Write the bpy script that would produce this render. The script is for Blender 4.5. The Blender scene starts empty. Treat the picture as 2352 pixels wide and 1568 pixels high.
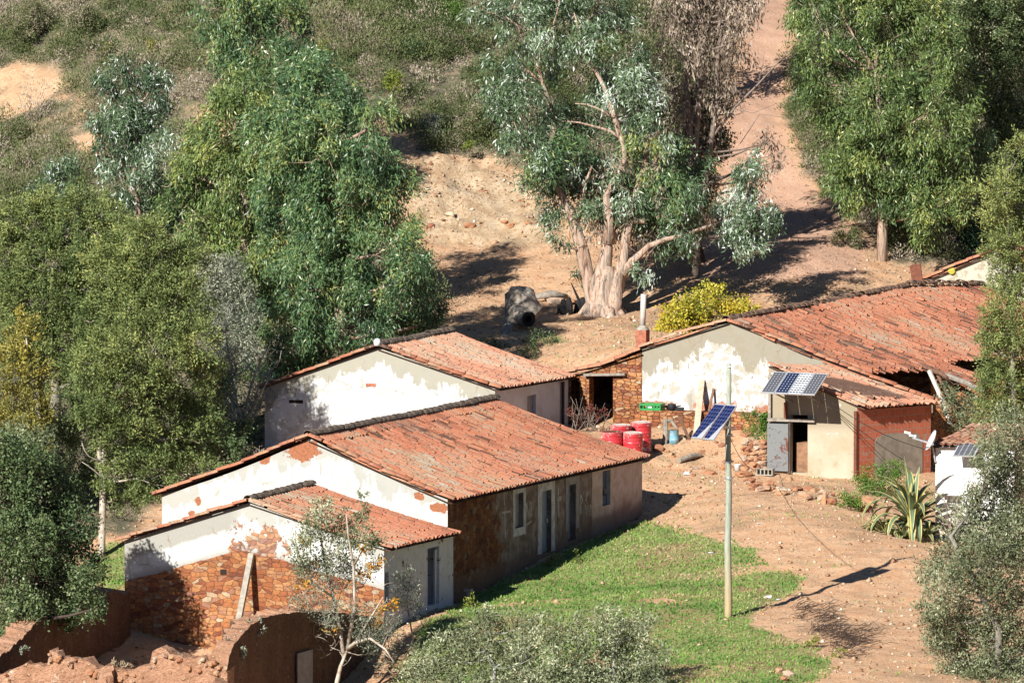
import bpy, math, random
import numpy as np
from mathutils import Vector, Matrix

# ---------------------------------------------------------------- camera, sky, sun, exposure
SC = bpy.context.scene
COL = SC.collection
R = math.radians
CAM_D = 220.0            # metres from the camera to the foot of the solar pole
CAM_Z = 23.34            # camera height above the foot of the pole
PITCH = R(4.2)
FPX = 84.0 * (CAM_D + 10)   # focal length in units of 1/2352 of the frame width
cd = bpy.data.cameras.new('camera'); cam = bpy.data.objects.new('camera', cd); COL.objects.link(cam)
cam.location = (0, -CAM_D, CAM_Z); cam.rotation_euler = (R(90) - PITCH, 0, 0)
cd.sensor_width = 36.0; cd.lens = 36.0 * FPX / 2352.0; cd.clip_start = 1.0; cd.clip_end = 3000.0
SC.camera = cam

SUN_EL, SUN_AZ = R(30.5), R(31)      # azimuth: degrees to the left of straight behind the camera
TOSUN = Vector((-math.sin(SUN_AZ) * math.cos(SUN_EL), -math.cos(SUN_AZ) * math.cos(SUN_EL), math.sin(SUN_EL)))
wd = bpy.data.worlds.new('World'); SC.world = wd; wd.use_nodes = True
wn = wd.node_tree.nodes; wl = wd.node_tree.links
sky = wn.new('ShaderNodeTexSky'); sky.sky_type = 'NISHITA'; sky.sun_disc = False
sky.sun_elevation = SUN_EL; sky.sun_rotation = math.pi + SUN_AZ
sky.air_density = 0.7; sky.dust_density = 0.0; sky.ozone_density = 4.0; sky.altitude = 300
bg = wn['Background']; bg.inputs['Strength'].default_value = 0.05
wl.new(sky.outputs[0], bg.inputs['Color'])
sd = bpy.data.lights.new('sun', 'SUN'); sd.energy = 5.0; sd.angle = R(0.5); sd.color = (1.0, 0.975, 0.93)
so = bpy.data.objects.new('sun', sd); COL.objects.link(so)
so.rotation_euler = (-TOSUN).to_track_quat('-Z', 'Y').to_euler(); so.location = (-40, -80, 80)
SC.view_settings.view_transform = 'Standard'; SC.view_settings.look = 'None'
SC.view_settings.exposure = 0.64; SC.view_settings.gamma = 1.0
SC.render.engine = 'CYCLES'
SC.cycles.max_bounces = 5; SC.cycles.diffuse_bounces = 1; SC.cycles.glossy_bounces = 2
SC.cycles.transmission_bounces = 2; SC.cycles.caustics_reflective = False; SC.cycles.caustics_refractive = False

# ---------------------------------------------------------------- surveying: a bearing (px, py) and a depth give a point
cp, sp = math.cos(PITCH), math.sin(PITCH)
def P(px, py, Y):
    cx = (px - 1176) / FPX; cy = -(py - 784) / FPX
    ry = cp + cy * sp; rz = -sp + cy * cp
    t = (Y + CAM_D) / ry
    return np.array([cx * t, Y, CAM_Z + rz * t])
def scale_at(Y): return FPX / (Y + CAM_D)          # units per metre at that depth
def proj(x, y, z):
    v = y + CAM_D; w = z - CAM_Z
    d = v * cp - w * sp; u = v * sp + w * cp
    return 1176 + FPX * x / d, 784 - FPX * u / d
GA = R(20.0)
E1 = np.array([math.cos(GA), -math.sin(GA), 0.0])    # along the gables, left to right
E2 = np.array([math.sin(GA), math.cos(GA), 0.0])     # along the long fronts, away
E3 = np.array([0, 0, 1.0])
def Yalong(px0, Y0, px, e):
    """depth of bearing px on the plan line through (px0, Y0) with direction e"""
    x0 = P(px0, 784, Y0)[0]; k = (px - 1176) / FPX / cp
    # x0 + t ex = k (Y0 + t ey + D)
    t = (k * (Y0 + CAM_D) - x0) / (e[0] - k * e[1])
    return Y0 + t * e[1]
def nrm(v):
    v = np.asarray(v, float); return v / np.linalg.norm(v)

# ---------------------------------------------------------------- noise for geometry
def vnoise(x, y, seed=0):
    x = np.asarray(x, float); y = np.asarray(y, float)
    tab = np.random.default_rng(seed).random((256, 256))
    xi = np.floor(x).astype(int); yi = np.floor(y).astype(int); fx = x - xi; fy = y - yi
    fx = fx * fx * (3 - 2 * fx); fy = fy * fy * (3 - 2 * fy)
    a = tab[xi & 255, yi & 255]; b = tab[(xi + 1) & 255, yi & 255]; c = tab[xi & 255, (yi + 1) & 255]; d = tab[(xi + 1) & 255, (yi + 1) & 255]
    return (a * (1 - fx) + b * fx) * (1 - fy) + (c * (1 - fx) + d * fx) * fy
def fbm(x, y, seed=0, oct=4, g=.5):
    s = 0; a = 1; t = 0
    for i in range(oct):
        s = s + a * vnoise(np.asarray(x) * 2 ** i, np.asarray(y) * 2 ** i, seed + i); t += a; a *= g
    return s / t * 2 - 1

# ---------------------------------------------------------------- objects, parts, labels
def tag(o, label=None, cat=None, group=None, kind=None):
    if label: o['label'] = label
    if cat: o['category'] = cat
    if group: o['group'] = group
    if kind: o['kind'] = kind
    return o
def thing(name, label, cat, loc=(0, 0, 0), group=None):
    o = bpy.data.objects.new(name, None); COL.objects.link(o); o.location = tuple(float(v) for v in loc)
    o.empty_display_size = .3
    return tag(o, label, cat, group)
def _link(name, me, mat, parent):
    o = bpy.data.objects.new(name, me); COL.objects.link(o)
    if mat is not None: me.materials.append(mat)
    if parent is not None: o.parent = parent
    return o
def origin_of(parent):
    o = np.zeros(3)
    while parent is not None:
        o += np.array(parent.location); parent = parent.parent
    return o
def np_mesh(name, V, F, mat, parent=None, tint=None, uv=None, smooth=False, col=None, own_origin=None):
    """one mesh object out of arrays: V (n,3) in world coordinates, F (m,k)"""
    V = np.asarray(V, float); F = np.asarray(F, int)
    off = origin_of(parent)
    loc = None
    if parent is None and own_origin is not None: loc = np.asarray(own_origin, float); off = loc
    me = bpy.data.meshes.new(name)
    n, (m, k) = len(V), F.shape
    me.vertices.add(n); me.vertices.foreach_set('co', (V - off).astype(np.float32).ravel())
    me.loops.add(m * k); me.loops.foreach_set('vertex_index', F.astype(np.int32).ravel())
    me.polygons.add(m); me.polygons.foreach_set('loop_start', np.arange(0, m * k, k, dtype=np.int32))
    if smooth: me.polygons.foreach_set('use_smooth', np.ones(m, bool))
    if uv is not None:
        l = me.uv_layers.new(name='UVMap'); l.data.foreach_set('uv', np.asarray(uv, np.float32).ravel())
    me.update(calc_edges=True)
    if tint is not None:
        a = me.attributes.new('tint', 'FLOAT', 'FACE'); a.data.foreach_set('value', np.asarray(tint, np.float32))
    if col is not None:
        a = me.attributes.new('zone', 'FLOAT_COLOR', 'POINT'); a.data.foreach_set('color', np.asarray(col, np.float32).ravel())
    o = _link(name, me, mat, parent)
    if loc is not None: o.location = tuple(loc)
    return o
class MB:
    """collects faces (world coordinates) for ONE mesh"""
    def __init__(s): s.v = []; s.f = []; s.uv = []; s.t = []
    def face(s, pts, uv=None, t=.5):
        i = len(s.v); s.v += [tuple(map(float, p)) for p in pts]; s.f.append(tuple(range(i, i + len(pts))))
        s.uv += list(uv) if uv is not None else [(0., 0.)] * len(pts); s.t.append(t)
    def raw(s, V, F, t=.5, uv=None):
        i = len(s.v); s.v += [tuple(map(float, p)) for p in V]
        for f in F:
            s.f.append(tuple(i + k for k in f)); s.t.append(t)
            s.uv += [(float(V[k][0]) + float(V[k][1]) * .7, float(V[k][2])) for k in f] if uv is None else [uv[k] for k in f]
    def box(s, c, a, b, d, t=.5):
        """box round c with half-axis vectors a, b, d"""
        c, a, b, d = (np.asarray(q, float) for q in (c, a, b, d))
        V = [c + i * a + j * b + k * d for i in (-1, 1) for j in (-1, 1) for k in (-1, 1)]
        if np.dot(np.cross(a, b), d) < 0: V = [c + i * a + j * b - k * d for i in (-1, 1) for j in (-1, 1) for k in (-1, 1)]
        la, lb, ld = (np.linalg.norm(q) * 2 for q in (a, b, d))
        for f in ((0, 1, 3, 2), (4, 6, 7, 5), (0, 4, 5, 1), (2, 3, 7, 6), (0, 2, 6, 4), (1, 5, 7, 3)):
            i = len(s.v); s.v += [tuple(map(float, V[q])) for q in f]; s.f.append((i, i + 1, i + 2, i + 3)); s.t.append(t)
            s.uv += [(0, 0), (1, 0), (1, 1), (0, 1)]
    def bar(s, p, q, w, h, up=(0, 0, 1), t=.5):
        p = np.asarray(p, float); q = np.asarray(q, float); d = (q - p) / 2; x = np.cross(d, up)
        if np.linalg.norm(x) < 1e-6: x = np.array([1., 0, 0])
        x = nrm(x); y = nrm(np.cross(x, d)); s.box((p + q) / 2, d, x * w / 2, y * h / 2, t)
    def tube(s, pts, rad, n=7, t=.5, jit=0, seed=0, cap=True):
        pts = [np.asarray(p, float) for p in pts]; rng = np.random.default_rng(seed)
        if np.isscalar(rad): rad = [rad] * len(pts)
        base = len(s.v); ref = np.array([.31, .2, .93])
        for i, p in enumerate(pts):
            d = pts[min(i + 1, len(pts) - 1)] - pts[max(i - 1, 0)]; d = d / (np.linalg.norm(d) + 1e-9)
            x = np.cross(d, ref)
            if np.linalg.norm(x) < .15: x = np.cross(d, (1., 0, 0))
            x = nrm(x); y = np.cross(d, x)
            for k in range(n):
                a = 2 * math.pi * k / n; r = rad[i] * (1 + jit * (rng.random() - .5))
                s.v.append(tuple(p + (x * math.cos(a) + y * math.sin(a)) * r))
        for i in range(len(pts) - 1):
            for k in range(n):
                a = base + i * n + k; b = base + i * n + (k + 1) % n
                s.f.append((a, b, b + n, a + n)); s.t.append(t); s.uv += [(k / n, i), ((k + 1) / n, i), ((k + 1) / n, i + 1), (k / n, i + 1)]
        if cap:
            s.f.append(tuple(base + k for k in range(n))[::-1]); s.t.append(t); s.uv += [(0, 0)] * n
            e = base + (len(pts) - 1) * n
            s.f.append(tuple(e + k for k in range(n))); s.t.append(t); s.uv += [(0, 0)] * n
    def lathe(s, c, prof, n=20, axis=None, t=.5):
        """profile of (radius, height) about an axis"""
        c = np.asarray(c, float); z = nrm(axis) if axis is not None else E3
        x = nrm(np.cross(z, (0.2, 1, .1))); y = np.cross(z, x); base = len(s.v)
        for r, h in prof:
            for k in range(n):
                a = 2 * math.pi * k / n; s.v.append(tuple(c + z * h + (x * math.cos(a) + y * math.sin(a)) * r))
        for i in range(len(prof) - 1):
            for k in range(n):
                a = base + i * n + k; b = base + i * n + (k + 1) % n
                s.f.append((a, b, b + n, a + n)); s.t.append(t); s.uv += [(k / n, i), ((k + 1) / n, i), ((k + 1) / n, i + 1), (k / n, i + 1)]
    def build(s, name, mat, parent=None, smooth=False, own_origin=None):
        off = origin_of(parent); loc = None
        if parent is None and own_origin is not None: loc = np.asarray(own_origin, float); off = loc
        me = bpy.data.meshes.new(name)
        me.from_pydata([tuple(np.array(v) - off) for v in s.v], [], s.f)
        l = me.uv_layers.new(name='UVMap'); l.data.foreach_set('uv', np.array(s.uv, np.float32).ravel())
        a = me.attributes.new('tint', 'FLOAT', 'FACE'); a.data.foreach_set('value', np.array(s.t, np.float32))
        if smooth: me.polygons.foreach_set('use_smooth', np.ones(len(s.f), bool))
        me.update()
        o = _link(name, me, mat, parent)
        if loc is not None: o.location = tuple(loc)
        return o

# ---------------------------------------------------------------- a small language for node materials
NT = None
class K:
    def __init__(s, k): s.k = k
    def __add__(a, b): return mth('ADD', a, b)
    __radd__ = __add__
    def __sub__(a, b): return mth('SUBTRACT', a, b)
    def __rsub__(a, b): return mth('SUBTRACT', b, a)
    def __mul__(a, b): return mth('MULTIPLY', a, b)
    __rmul__ = __mul__
    def __truediv__(a, b): return mth('DIVIDE', a, b)
def put(sock, v):
    if isinstance(v, K): NT.links.new(v.k, sock)
    elif v is not None:
        if isinstance(v, (tuple, list)) and len(v) == 3 and sock.type == 'RGBA': v = (*v, 1)
        sock.default_value = v
def nd(t, **kw):
    n = NT.nodes.new(t)
    for k, v in kw.items(): setattr(n, k, v)
    return n
def mth(op, a, b=None, c=None):
    n = nd('ShaderNodeMath', operation=op); put(n.inputs[0], a)
    if b is not None: put(n.inputs[1], b)
    if c is not None: put(n.inputs[2], c)
    return K(n.outputs[0])
def mx(a, b): return mth('MAXIMUM', a, b)
def mn(a, b): return mth('MINIMUM', a, b)
def fr(a): return mth('FRACT', a)
def ab(a): return mth('ABSOLUTE', a)
def sm(x, a, b):
    n = nd('ShaderNodeMapRange', interpolation_type='SMOOTHSTEP'); put(n.inputs[0], x)
    if a < b: n.inputs[1].default_value = a; n.inputs[2].default_value = b; n.inputs[3].default_value = 0; n.inputs[4].default_value = 1
    else: n.inputs[1].default_value = b; n.inputs[2].default_value = a; n.inputs[3].default_value = 1; n.inputs[4].default_value = 0
    return K(n.outputs[0])
def obj(scale=(1, 1, 1), geo=False):
    if geo: src = nd('ShaderNodeNewGeometry').outputs['Position']
    else: src = nd('ShaderNodeTexCoord').outputs['Object']
    m = nd('ShaderNodeMapping'); NT.links.new(src, m.inputs[0]); m.inputs['Scale'].default_value = scale
    return K(m.outputs[0])
def uvv(scale=(1, 1, 1)):
    src = nd('ShaderNodeTexCoord').outputs['UV']; m = nd('ShaderNodeMapping'); NT.links.new(src, m.inputs[0]); m.inputs['Scale'].default_value = scale
    return K(m.outputs[0])
def xyz(v):
    n = nd('ShaderNodeSeparateXYZ'); put(n.inputs[0], v); return [K(o) for o in n.outputs]
def noise(v, s, d=4, r=.55, dist=0):
    n = nd('ShaderNodeTexNoise'); put(n.inputs['Vector'], v); n.inputs['Scale'].default_value = s; n.inputs['Detail'].default_value = d
    n.inputs['Roughness'].default_value = r; n.inputs['Distortion'].default_value = dist
    return K(n.outputs[0])
def vor(v, s, feat='F1', rnd=1):
    n = nd('ShaderNodeTexVoronoi', feature=feat); put(n.inputs['Vector'], v); n.inputs['Scale'].default_value = s; n.inputs['Randomness'].default_value = rnd
    return K(n.outputs['Distance']), (K(n.outputs['Color']) if 'Color' in n.outputs else None)
def warp(v, s, amt):
    n = nd('ShaderNodeTexNoise'); put(n.inputs['Vector'], v); n.inputs['Scale'].default_value = s; n.inputs['Detail'].default_value = 3
    a = nd('ShaderNodeVectorMath', operation='MULTIPLY_ADD'); NT.links.new(n.outputs['Color'], a.inputs[0]); a.inputs[1].default_value = (amt, amt, amt); put(a.inputs[2], v)
    return K(a.outputs[0])
def mixc(f, a, b):
    n = nd('ShaderNodeMix', data_type='RGBA'); put(n.inputs[0], f); put(n.inputs[6], a); put(n.inputs[7], b)
    return K(n.outputs[2])
def mulc(a, b):
    n = nd('ShaderNodeMix', data_type='RGBA', blend_type='MULTIPLY'); n.inputs[0].default_value = 1; put(n.inputs[6], a); put(n.inputs[7], b)
    return K(n.outputs[2])
def grey(f):
    n = nd('ShaderNodeCombineColor'); put(n.inputs[0], f); put(n.inputs[1], f); put(n.inputs[2], f); return K(n.outputs[0])
def ramp(f, stops):
    n = nd('ShaderNodeValToRGB'); put(n.inputs[0], f); e = n.color_ramp.elements
    while len(e) < len(stops): e.new(.5)
    for q, (p, c) in zip(e, stops): q.position = p; q.color = (*c, 1)
    return K(n.outputs[0])
def attr(name):
    n = nd('ShaderNodeAttribute', attribute_name=name); return K(n.outputs['Fac']), K(n.outputs['Color'])
def rgb(c):
    n = nd('ShaderNodeSeparateColor'); put(n.inputs[0], c); return [K(o) for o in n.outputs]
def mat(name):
    global NT
    m = bpy.data.materials.new(name); m.use_nodes = True; NT = m.node_tree; NT.nodes.clear(); return m
def finish(col, rough=.85, bump=None, bs=.5, bd=.03, metal=0, spec=.25, trans=None):
    o = nd('ShaderNodeOutputMaterial'); b = nd('ShaderNodeBsdfPrincipled')
    put(b.inputs['Base Color'], col); put(b.inputs['Roughness'], rough); put(b.inputs['Metallic'], metal); put(b.inputs['Specular IOR Level'], spec)
    if bump is not None:
        n = nd('ShaderNodeBump'); n.inputs['Strength'].default_value = bs; n.inputs['Distance'].default_value = bd; put(n.inputs['Height'], bump)
        NT.links.new(n.outputs[0], b.inputs['Normal'])
    if trans:
        t = nd('ShaderNodeBsdfTranslucent'); put(t.inputs[0], col); x = nd('ShaderNodeMixShader'); x.inputs[0].default_value = trans
        NT.links.new(b.outputs[0], x.inputs[1]); NT.links.new(t.outputs[0], x.inputs[2]); NT.links.new(x.outputs[0], o.inputs[0])
    else: NT.links.new(b.outputs[0], o.inputs[0])
M = {}
def plain(name, c, rough=.8, var=.25, s=6, metal=0, spec=.25, c2=None):
    m = mat(name); n = noise(obj(), s, 5, .6)
    col = mixc(sm(n, .35, .68), c, c2 if c2 else tuple(v * (1 - var) for v in c)); finish(col, rough, n, .4, .02, metal, spec); M[name] = m; return m
# ---------------------------------------------------------------- materials
def stone_nodes(v, sx=2.2, sy=4.6, seed=0):
    """coursed rubble: blocky cells, colour and height for each stone"""
    w = warp(warp(v, 1.1, .22), 6.0, .05)
    m = nd('ShaderNodeMapping'); put(m.inputs[0], w); m.inputs['Scale'].default_value = (sx, sy, 1); m.inputs['Location'].default_value = (seed * 3.7, seed * 1.3, 0)
    vv = K(m.outputs[0]); out = []
    for ft in ('F1', 'F2'):
        n = nd('ShaderNodeTexVoronoi', feature=ft, distance='CHEBYCHEV', voronoi_dimensions='2D'); put(n.inputs['Vector'], vv); n.inputs['Scale'].default_value = 1; n.inputs['Randomness'].default_value = .9; out.append(n)
    e = K(out[1].outputs['Distance']) - K(out[0].outputs['Distance']); r = rgb(K(out[0].outputs['Color']))
    col = ramp(r[0], [(0, (.20, .07, .04)), (.22, (.36, .13, .055)), (.5, (.46, .195, .075)), (.75, (.50, .26, .115)), (1, (.33, .155, .10))])
    col = mixc(sm(r[1], .91, .96), col, (.48, .36, .23))
    n = noise(v, 11, 5, .65); n0 = noise(v, .6, 4, .6); col = mulc(col, ramp(n, [(.25, (.55, .52, .50)), (.7, (1.15, 1.15, 1.15))])); col = mulc(col, ramp(n0, [(.35, (.78, .74, .72)), (.65, (1.1, 1.1, 1.1))]))
    joint = sm(e + (noise(v, 16, 3) - .5) * .16, .14, .0)
    col = mixc(joint * .8, col, (.12, .058, .034))
    return col, (1 - joint) * .8 + r[2] * .5 + n * .35

def m_stone(name, sx=2.2, sy=4.6, seed=0):
    m = mat(name); c, h = stone_nodes(uvv(), sx, sy, seed); finish(c, .9, h, .9, .07); M[name] = m; return m
def m_plaster(name, white, stain, apex=None, depth=1.0, bare=.70, bare_col=(.36, .13, .06), base_bare=None, stoneline=None, amt=1.0, cool=None, seed=0, grey_band=False, extra=None, patches=()):
    """lime wash over earth plaster: stained under the verge, flaked where the noise is high"""
    m = mat(name); v = uvv(); u, z, _ = xyz(v)
    mp = nd('ShaderNodeMapping'); put(mp.inputs[0], v); mp.inputs['Location'].default_value = (seed * 5.1, seed * 2.3, seed); v2 = K(mp.outputs[0])
    n1 = noise(v2, .9, 6, .62); n2 = noise(v2, 3.2, 6, .65); n3 = noise(v2, 16, 4, .6)
    st = nd('ShaderNodeMapping'); put(st.inputs[0], v2); st.inputs['Scale'].default_value = (3.2, .45, 1); n4 = noise(K(st.outputs[0]), 1.5, 5, .6)
    col = mixc(sm(n2 + (n3 - .5) * .15, .50, .56) * amt, white, stain)
    col = mixc(sm(n4, .56, .68) * (.55 * amt), col, tuple(x * .72 for x in stain))
    if apex:
        u0, zp, sl, sr = apex
        line = mn((u - u0) * sl + zp, (u - u0) * (-sr) + zp)
        under = line - z                                     # distance below the verge
        g = sm(under + (n1 - .5) * 1.9 + (n2 - .5) * 1.0 + (n4 - .5) * 1.5, depth, depth * .84)
        col = mixc(g * .92, col, mixc(n2, tuple(x * .66 for x in stain), tuple(x * .95 for x in stain)))
        if grey_band:
            gb = sm(under + (n2 - .5) * .35, .62, .5) * sm(u, u0 - .2, u0 - .6)
            col = mixc(gb, col, mixc(n3, (.30, .29, .25), (.40, .38, .33)))
    cr, _ = vor(warp(v2, 2.0, .5), .75, 'DISTANCE_TO_EDGE')
    crack = sm(cr, .012, .003) * sm(n1, .45, .56)
    col = mixc(crack * .6, col, (.24, .17, .11))
    hole = sm(n1 * .55 + n2 * .45, bare, bare + .015)
    bc = mixc(sm(n3, .35, .65), bare_col, tuple(x * .7 for x in bare_col))
    h = n2 * .5 + n3 * .2
    for pu, pz, ru, rz in patches:
        du = (u - pu) / ru; dz_ = (z - pz) / rz; hole = mx(hole, sm(mth('SQRT', du * du + dz_ * dz_) + (n2 - .5) * 2.6 + (n1 - .5) * 1.0, .92, .84))
    if base_bare is not None:
        hole = mx(hole, sm(z + (n2 - .5) * 1.0, base_bare + .05, base_bare - .05) * sm(n1, .42, .5))
    col = mixc(hole, col, bc); h = h - hole * .6
    if stoneline:
        u0, zp, sl, sr = stoneline
        line = mn((u - u0) * sl + zp, (u - u0) * (-sr) + zp)
        s = sm(z - line + (n1 - .5) * .25 + (n2 - .5) * .12, .02, -.02)
        # the rubble also shows through round the apex of the old roof scar
        dx = (u - (u0 + .42)) * .7; dz = (z - zp - .16) * 1.1
        rr = mth('SQRT', dx * dx + dz * dz)
        s = mx(s, sm(rr + (n2 - .5) * 2.2 + (n1 - .5) * 1.2, .44, .36) * .9)
        sc, shh = stone_nodes(v, 4.3, 9.0, seed)
        lip = sm(z - line + (n1 - .5) * .25 + (n2 - .5) * .12, .22, .02)
        col = mixc(lip * .85, col, (.36, .35, .31))
        col = mixc(s, col, sc); h = h + shh * s * 1.6 + (1 - s) * .9
    if extra: col, h = extra(u, z, v, n1, n2, n3, col, h)
    finish(col, .92, h, .55, .03); M[name] = m; return m

def build_mats():
    # ground -------------------------------------------------
    m = mat('ground_soil'); o = obj(); f, zc = attr('zone'); zr, zg, zb = rgb(zc)
    a = NT.nodes.new('ShaderNodeAttribute'); a.attribute_name = 'zone'; za = K(a.outputs['Alpha'])
    n1 = noise(o, .35, 6, .6); n2 = noise(o, 1.7, 6, .65); n3 = noise(o, 9, 5, .65); n4 = noise(o, 38, 3, .6)
    soil = mixc(sm(n2, .35, .65), (.58, .325, .175), (.67, .43, .255)); soil = mixc(sm(n3, .56, .72), soil, (.40, .22, .13))
    soil = mixc(sm(n1, .50, .68) * .7, soil, (.36, .235, .14)); soil = mixc(sm(n2 * .5 + n3 * .5, .53, .60) * .5, soil, (.27, .17, .10))
    pale = mixc(sm(n2, .35, .62), (.38, .265, .155), (.52, .40, .265)); pale = mixc(sm(n3, .50, .64), pale, (.33, .205, .11)); pale = mixc(sm(n1, .52, .66) * .7, pale, (.40, .24, .13))
    road = mixc(sm(n2, .3, .7), (.57, .35, .235), (.50, .29, .19)); road = mixc(sm(n3, .56, .70) * .7, road, (.66, .48, .35)); road = mixc(sm(n2 * .5 + n3 * .5, .40, .33) * .7, road, (.38, .25, .18))
    scrub = mixc(sm(n2, .42, .68), (.15, .13, .085), (.33, .235, .155)); scrub = mixc(sm(n3, .44, .60), scrub, (.10, .105, .055))
    green = mixc(sm(n2, .4, .62), (.19, .27, .07), (.27, .28, .10)); green = mixc(sm(n3, .52, .64), green, (.33, .21, .11)); green = mixc(sm(n1, .50, .62) * .8, green, (.34, .22, .115))
    col = mixc(zb, soil, road); col = mixc(zg, col, pale); col = mixc(za, col, scrub); col = mixc(sm(zr + (n3 - .5) * .7 + (n2 - .5) * .5, .38, .55), col, green)
    d, c = vor(o, 7.5); rs = rgb(c)
    peb = sm(d, .30, .24) * sm(rs[0], .72, .76)
    col = mixc(peb * .75, col, ramp(rs[1], [(0, (.30, .15, .08)), (.5, (.58, .40, .25)), (1, (.72, .62, .48))]))
    d2, c2 = vor(o, 21); r2 = rgb(c2)
    col = mixc(sm(d2, .34, .28) * sm(r2[0], .74, .78) * .7, col, ramp(r2[1], [(0, (.26, .14, .08)), (.6, (.60, .44, .29)), (1, (.76, .68, .55))]))
    finish(col, .95, n3 * .5 + n4 * .25 + n2 * .3 + peb * .3, .8, .09); M['ground'] = m
    # roofs --------------------------------------------------
    def tile(name, stops, lichen=.66, wash=.5):
        m = mat(name); t, _ = attr('tint'); o = obj(); n = noise(o, .55, 4, .6); n2 = noise(o, 5.0, 5, .65); n3 = noise(o, 24, 3, .6)
        c = ramp(t, stops)
        c = mixc(sm(n + (n2 - .5) * .35, .50, .66) * wash, c, (.44, .31, .21))
        c = mixc(sm(n2, .53, .66) * .6, c, (.24, .15, .105)); nf = noise(o, 11, 4, .7); c = mixc(sm(nf, .58, .64) * .75, c, (.10, .07, .055))
        c = mixc(sm(n3 * .6 + n2 * .4, .57, .62) * .7, c, (.60, .49, .36))
        li = noise(o, 2.4, 4, .7); c = mixc(sm(li * .6 + n3 * .4, lichen, lichen + .03) * .8, c, (.58, .28, .03))
        finish(mulc(c, (.88, .86, .86)), .9, n3 * .6 + n2 * .4, .35, .015); M[name] = m
    red = [(0, (.13, .065, .042)), (.12, (.36, .135, .075)), (.38, (.53, .195, .105)), (.62, (.56, .25, .14)), (.80, (.47, .28, .17)), (.93, (.42, .30, .20)), (1, (.50, .40, .29))]
    tan = [(0, (.22, .12, .08)), (.12, (.48, .21, .13)), (.45, (.66, .30, .18)), (.72, (.62, .38, .24)), (1, (.54, .43, .31))]
    tile('clay_tile_red', red, .64, .25); tile('clay_tile_worn', tan, .64, .35); tile('clay_tile_mixed', red, .60, .42)
    plain('ridge_tile_dark', (.15, .115, .085), .95, .5, 7, c2=(.05, .04, .034))
    plain('ridge_tile_worn', (.22, .13, .085), .95, .5, 5, c2=(.07, .055, .045))
    # masonry ------------------------------------------------
    m_stone('rubble_masonry', 5.0, 10.5, 2); m_stone('dark_masonry', 5.2, 10, 5)
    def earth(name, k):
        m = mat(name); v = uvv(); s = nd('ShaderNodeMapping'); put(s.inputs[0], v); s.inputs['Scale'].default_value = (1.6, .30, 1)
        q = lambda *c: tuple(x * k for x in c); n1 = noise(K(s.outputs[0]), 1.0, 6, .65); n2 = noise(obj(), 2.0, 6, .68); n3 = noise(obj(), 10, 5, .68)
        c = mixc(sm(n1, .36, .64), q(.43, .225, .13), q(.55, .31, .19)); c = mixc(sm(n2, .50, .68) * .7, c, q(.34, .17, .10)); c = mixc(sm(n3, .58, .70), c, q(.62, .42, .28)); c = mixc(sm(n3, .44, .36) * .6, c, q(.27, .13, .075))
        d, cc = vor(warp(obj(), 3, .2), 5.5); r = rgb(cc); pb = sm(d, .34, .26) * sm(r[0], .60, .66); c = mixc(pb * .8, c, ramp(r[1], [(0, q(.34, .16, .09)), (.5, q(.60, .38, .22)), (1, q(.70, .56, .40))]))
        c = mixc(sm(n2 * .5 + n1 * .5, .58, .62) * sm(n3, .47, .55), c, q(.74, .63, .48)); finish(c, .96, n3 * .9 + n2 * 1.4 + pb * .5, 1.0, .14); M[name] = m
    earth('rammed_earth', 1.0); earth('shaded_rammed_earth', .40)  # second copy: same earth with the side walls' shade put into its colour
    m = mat('hollow_brick'); b = nd('ShaderNodeTexBrick'); put(b.inputs['Vector'], uvv()); b.inputs['Scale'].default_value = 1.0
    b.inputs['Brick Width'].default_value = .24; b.inputs['Row Height'].default_value = .20; b.inputs['Mortar Size'].default_value = .011; b.inputs['Mortar Smooth'].default_value = .3
    b.inputs['Color1'].default_value = (.52, .15, .08, 1); b.inputs['Color2'].default_value = (.43, .115, .06, 1); b.inputs['Mortar'].default_value = (.36, .24, .17, 1); b.inputs['Bias'].default_value = 0
    n = noise(uvv(), 2.6, 5, .6); n3 = noise(uvv(), 14, 4, .6); c = mixc(sm(n, .60, .64) * .8, K(b.outputs['Color']), (.34, .27, .20)); c = mixc(sm(n3, .55, .75) * .4, c, (.22, .07, .04))
    finish(c, .9, K(b.outputs['Fac']) * -.6 + n3 * .2, .5, .02); M['hollow_brick'] = m
    plain('cement', (.33, .28, .215), .95, .3, 3.0, c2=(.215, .18, .14)); plain('concrete', (.40, .36, .29), .9, .3, 9)
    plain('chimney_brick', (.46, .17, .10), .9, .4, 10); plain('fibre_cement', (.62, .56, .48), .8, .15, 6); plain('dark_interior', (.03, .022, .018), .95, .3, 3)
    plain('earth_fill', (.33, .18, .10), .95, .35, 5, c2=(.20, .11, .065))
    m = mat('peeling_limewash'); v = uvv(); n1 = noise(v, 1.2, 6, .65); n2 = noise(v, 5, 5, .6)
    c = mixc(sm(n1, .56, .60), (.60, .60, .60), (.17, .105, .07)); c = mixc(sm(n2, .5, .66) * .4, c, (.42, .38, .34)); finish(c, .9, n1 * .5 + n2 * .3, .5, .03); M['peeling_limewash'] = m
    plain('white_surround', (.58, .57, .55), .9, .25, 5, c2=(.40, .36, .32)); plain('grey_infill', (.33, .31, .30), .85, .25, 4, c2=(.26, .22, .20))
    plain('blue_door', (.26, .30, .35), .7, .15, 4); plain('blue_board', (.07, .12, .18), .7, .3, 5); plain('red_frame', (.20, .035, .03), .7, .2, 6)
    plain('paint_mark', (.50, .48, .46), .9, .3, 14, c2=(.33, .28, .25))
    # wood, metal, plastic -------------------------------------
    plain('grey_wood', (.36, .31, .25), .85, .4, 9); plain('pale_wood', (.55, .43, .31), .8, .25, 8); plain('brown_wood', (.22, .12, .075), .85, .35, 9)
    m = mat('pole_wood'); o = obj((7, 7, .8)); n = noise(o, 3, 5, .65); _, _, z = xyz(obj())
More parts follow.
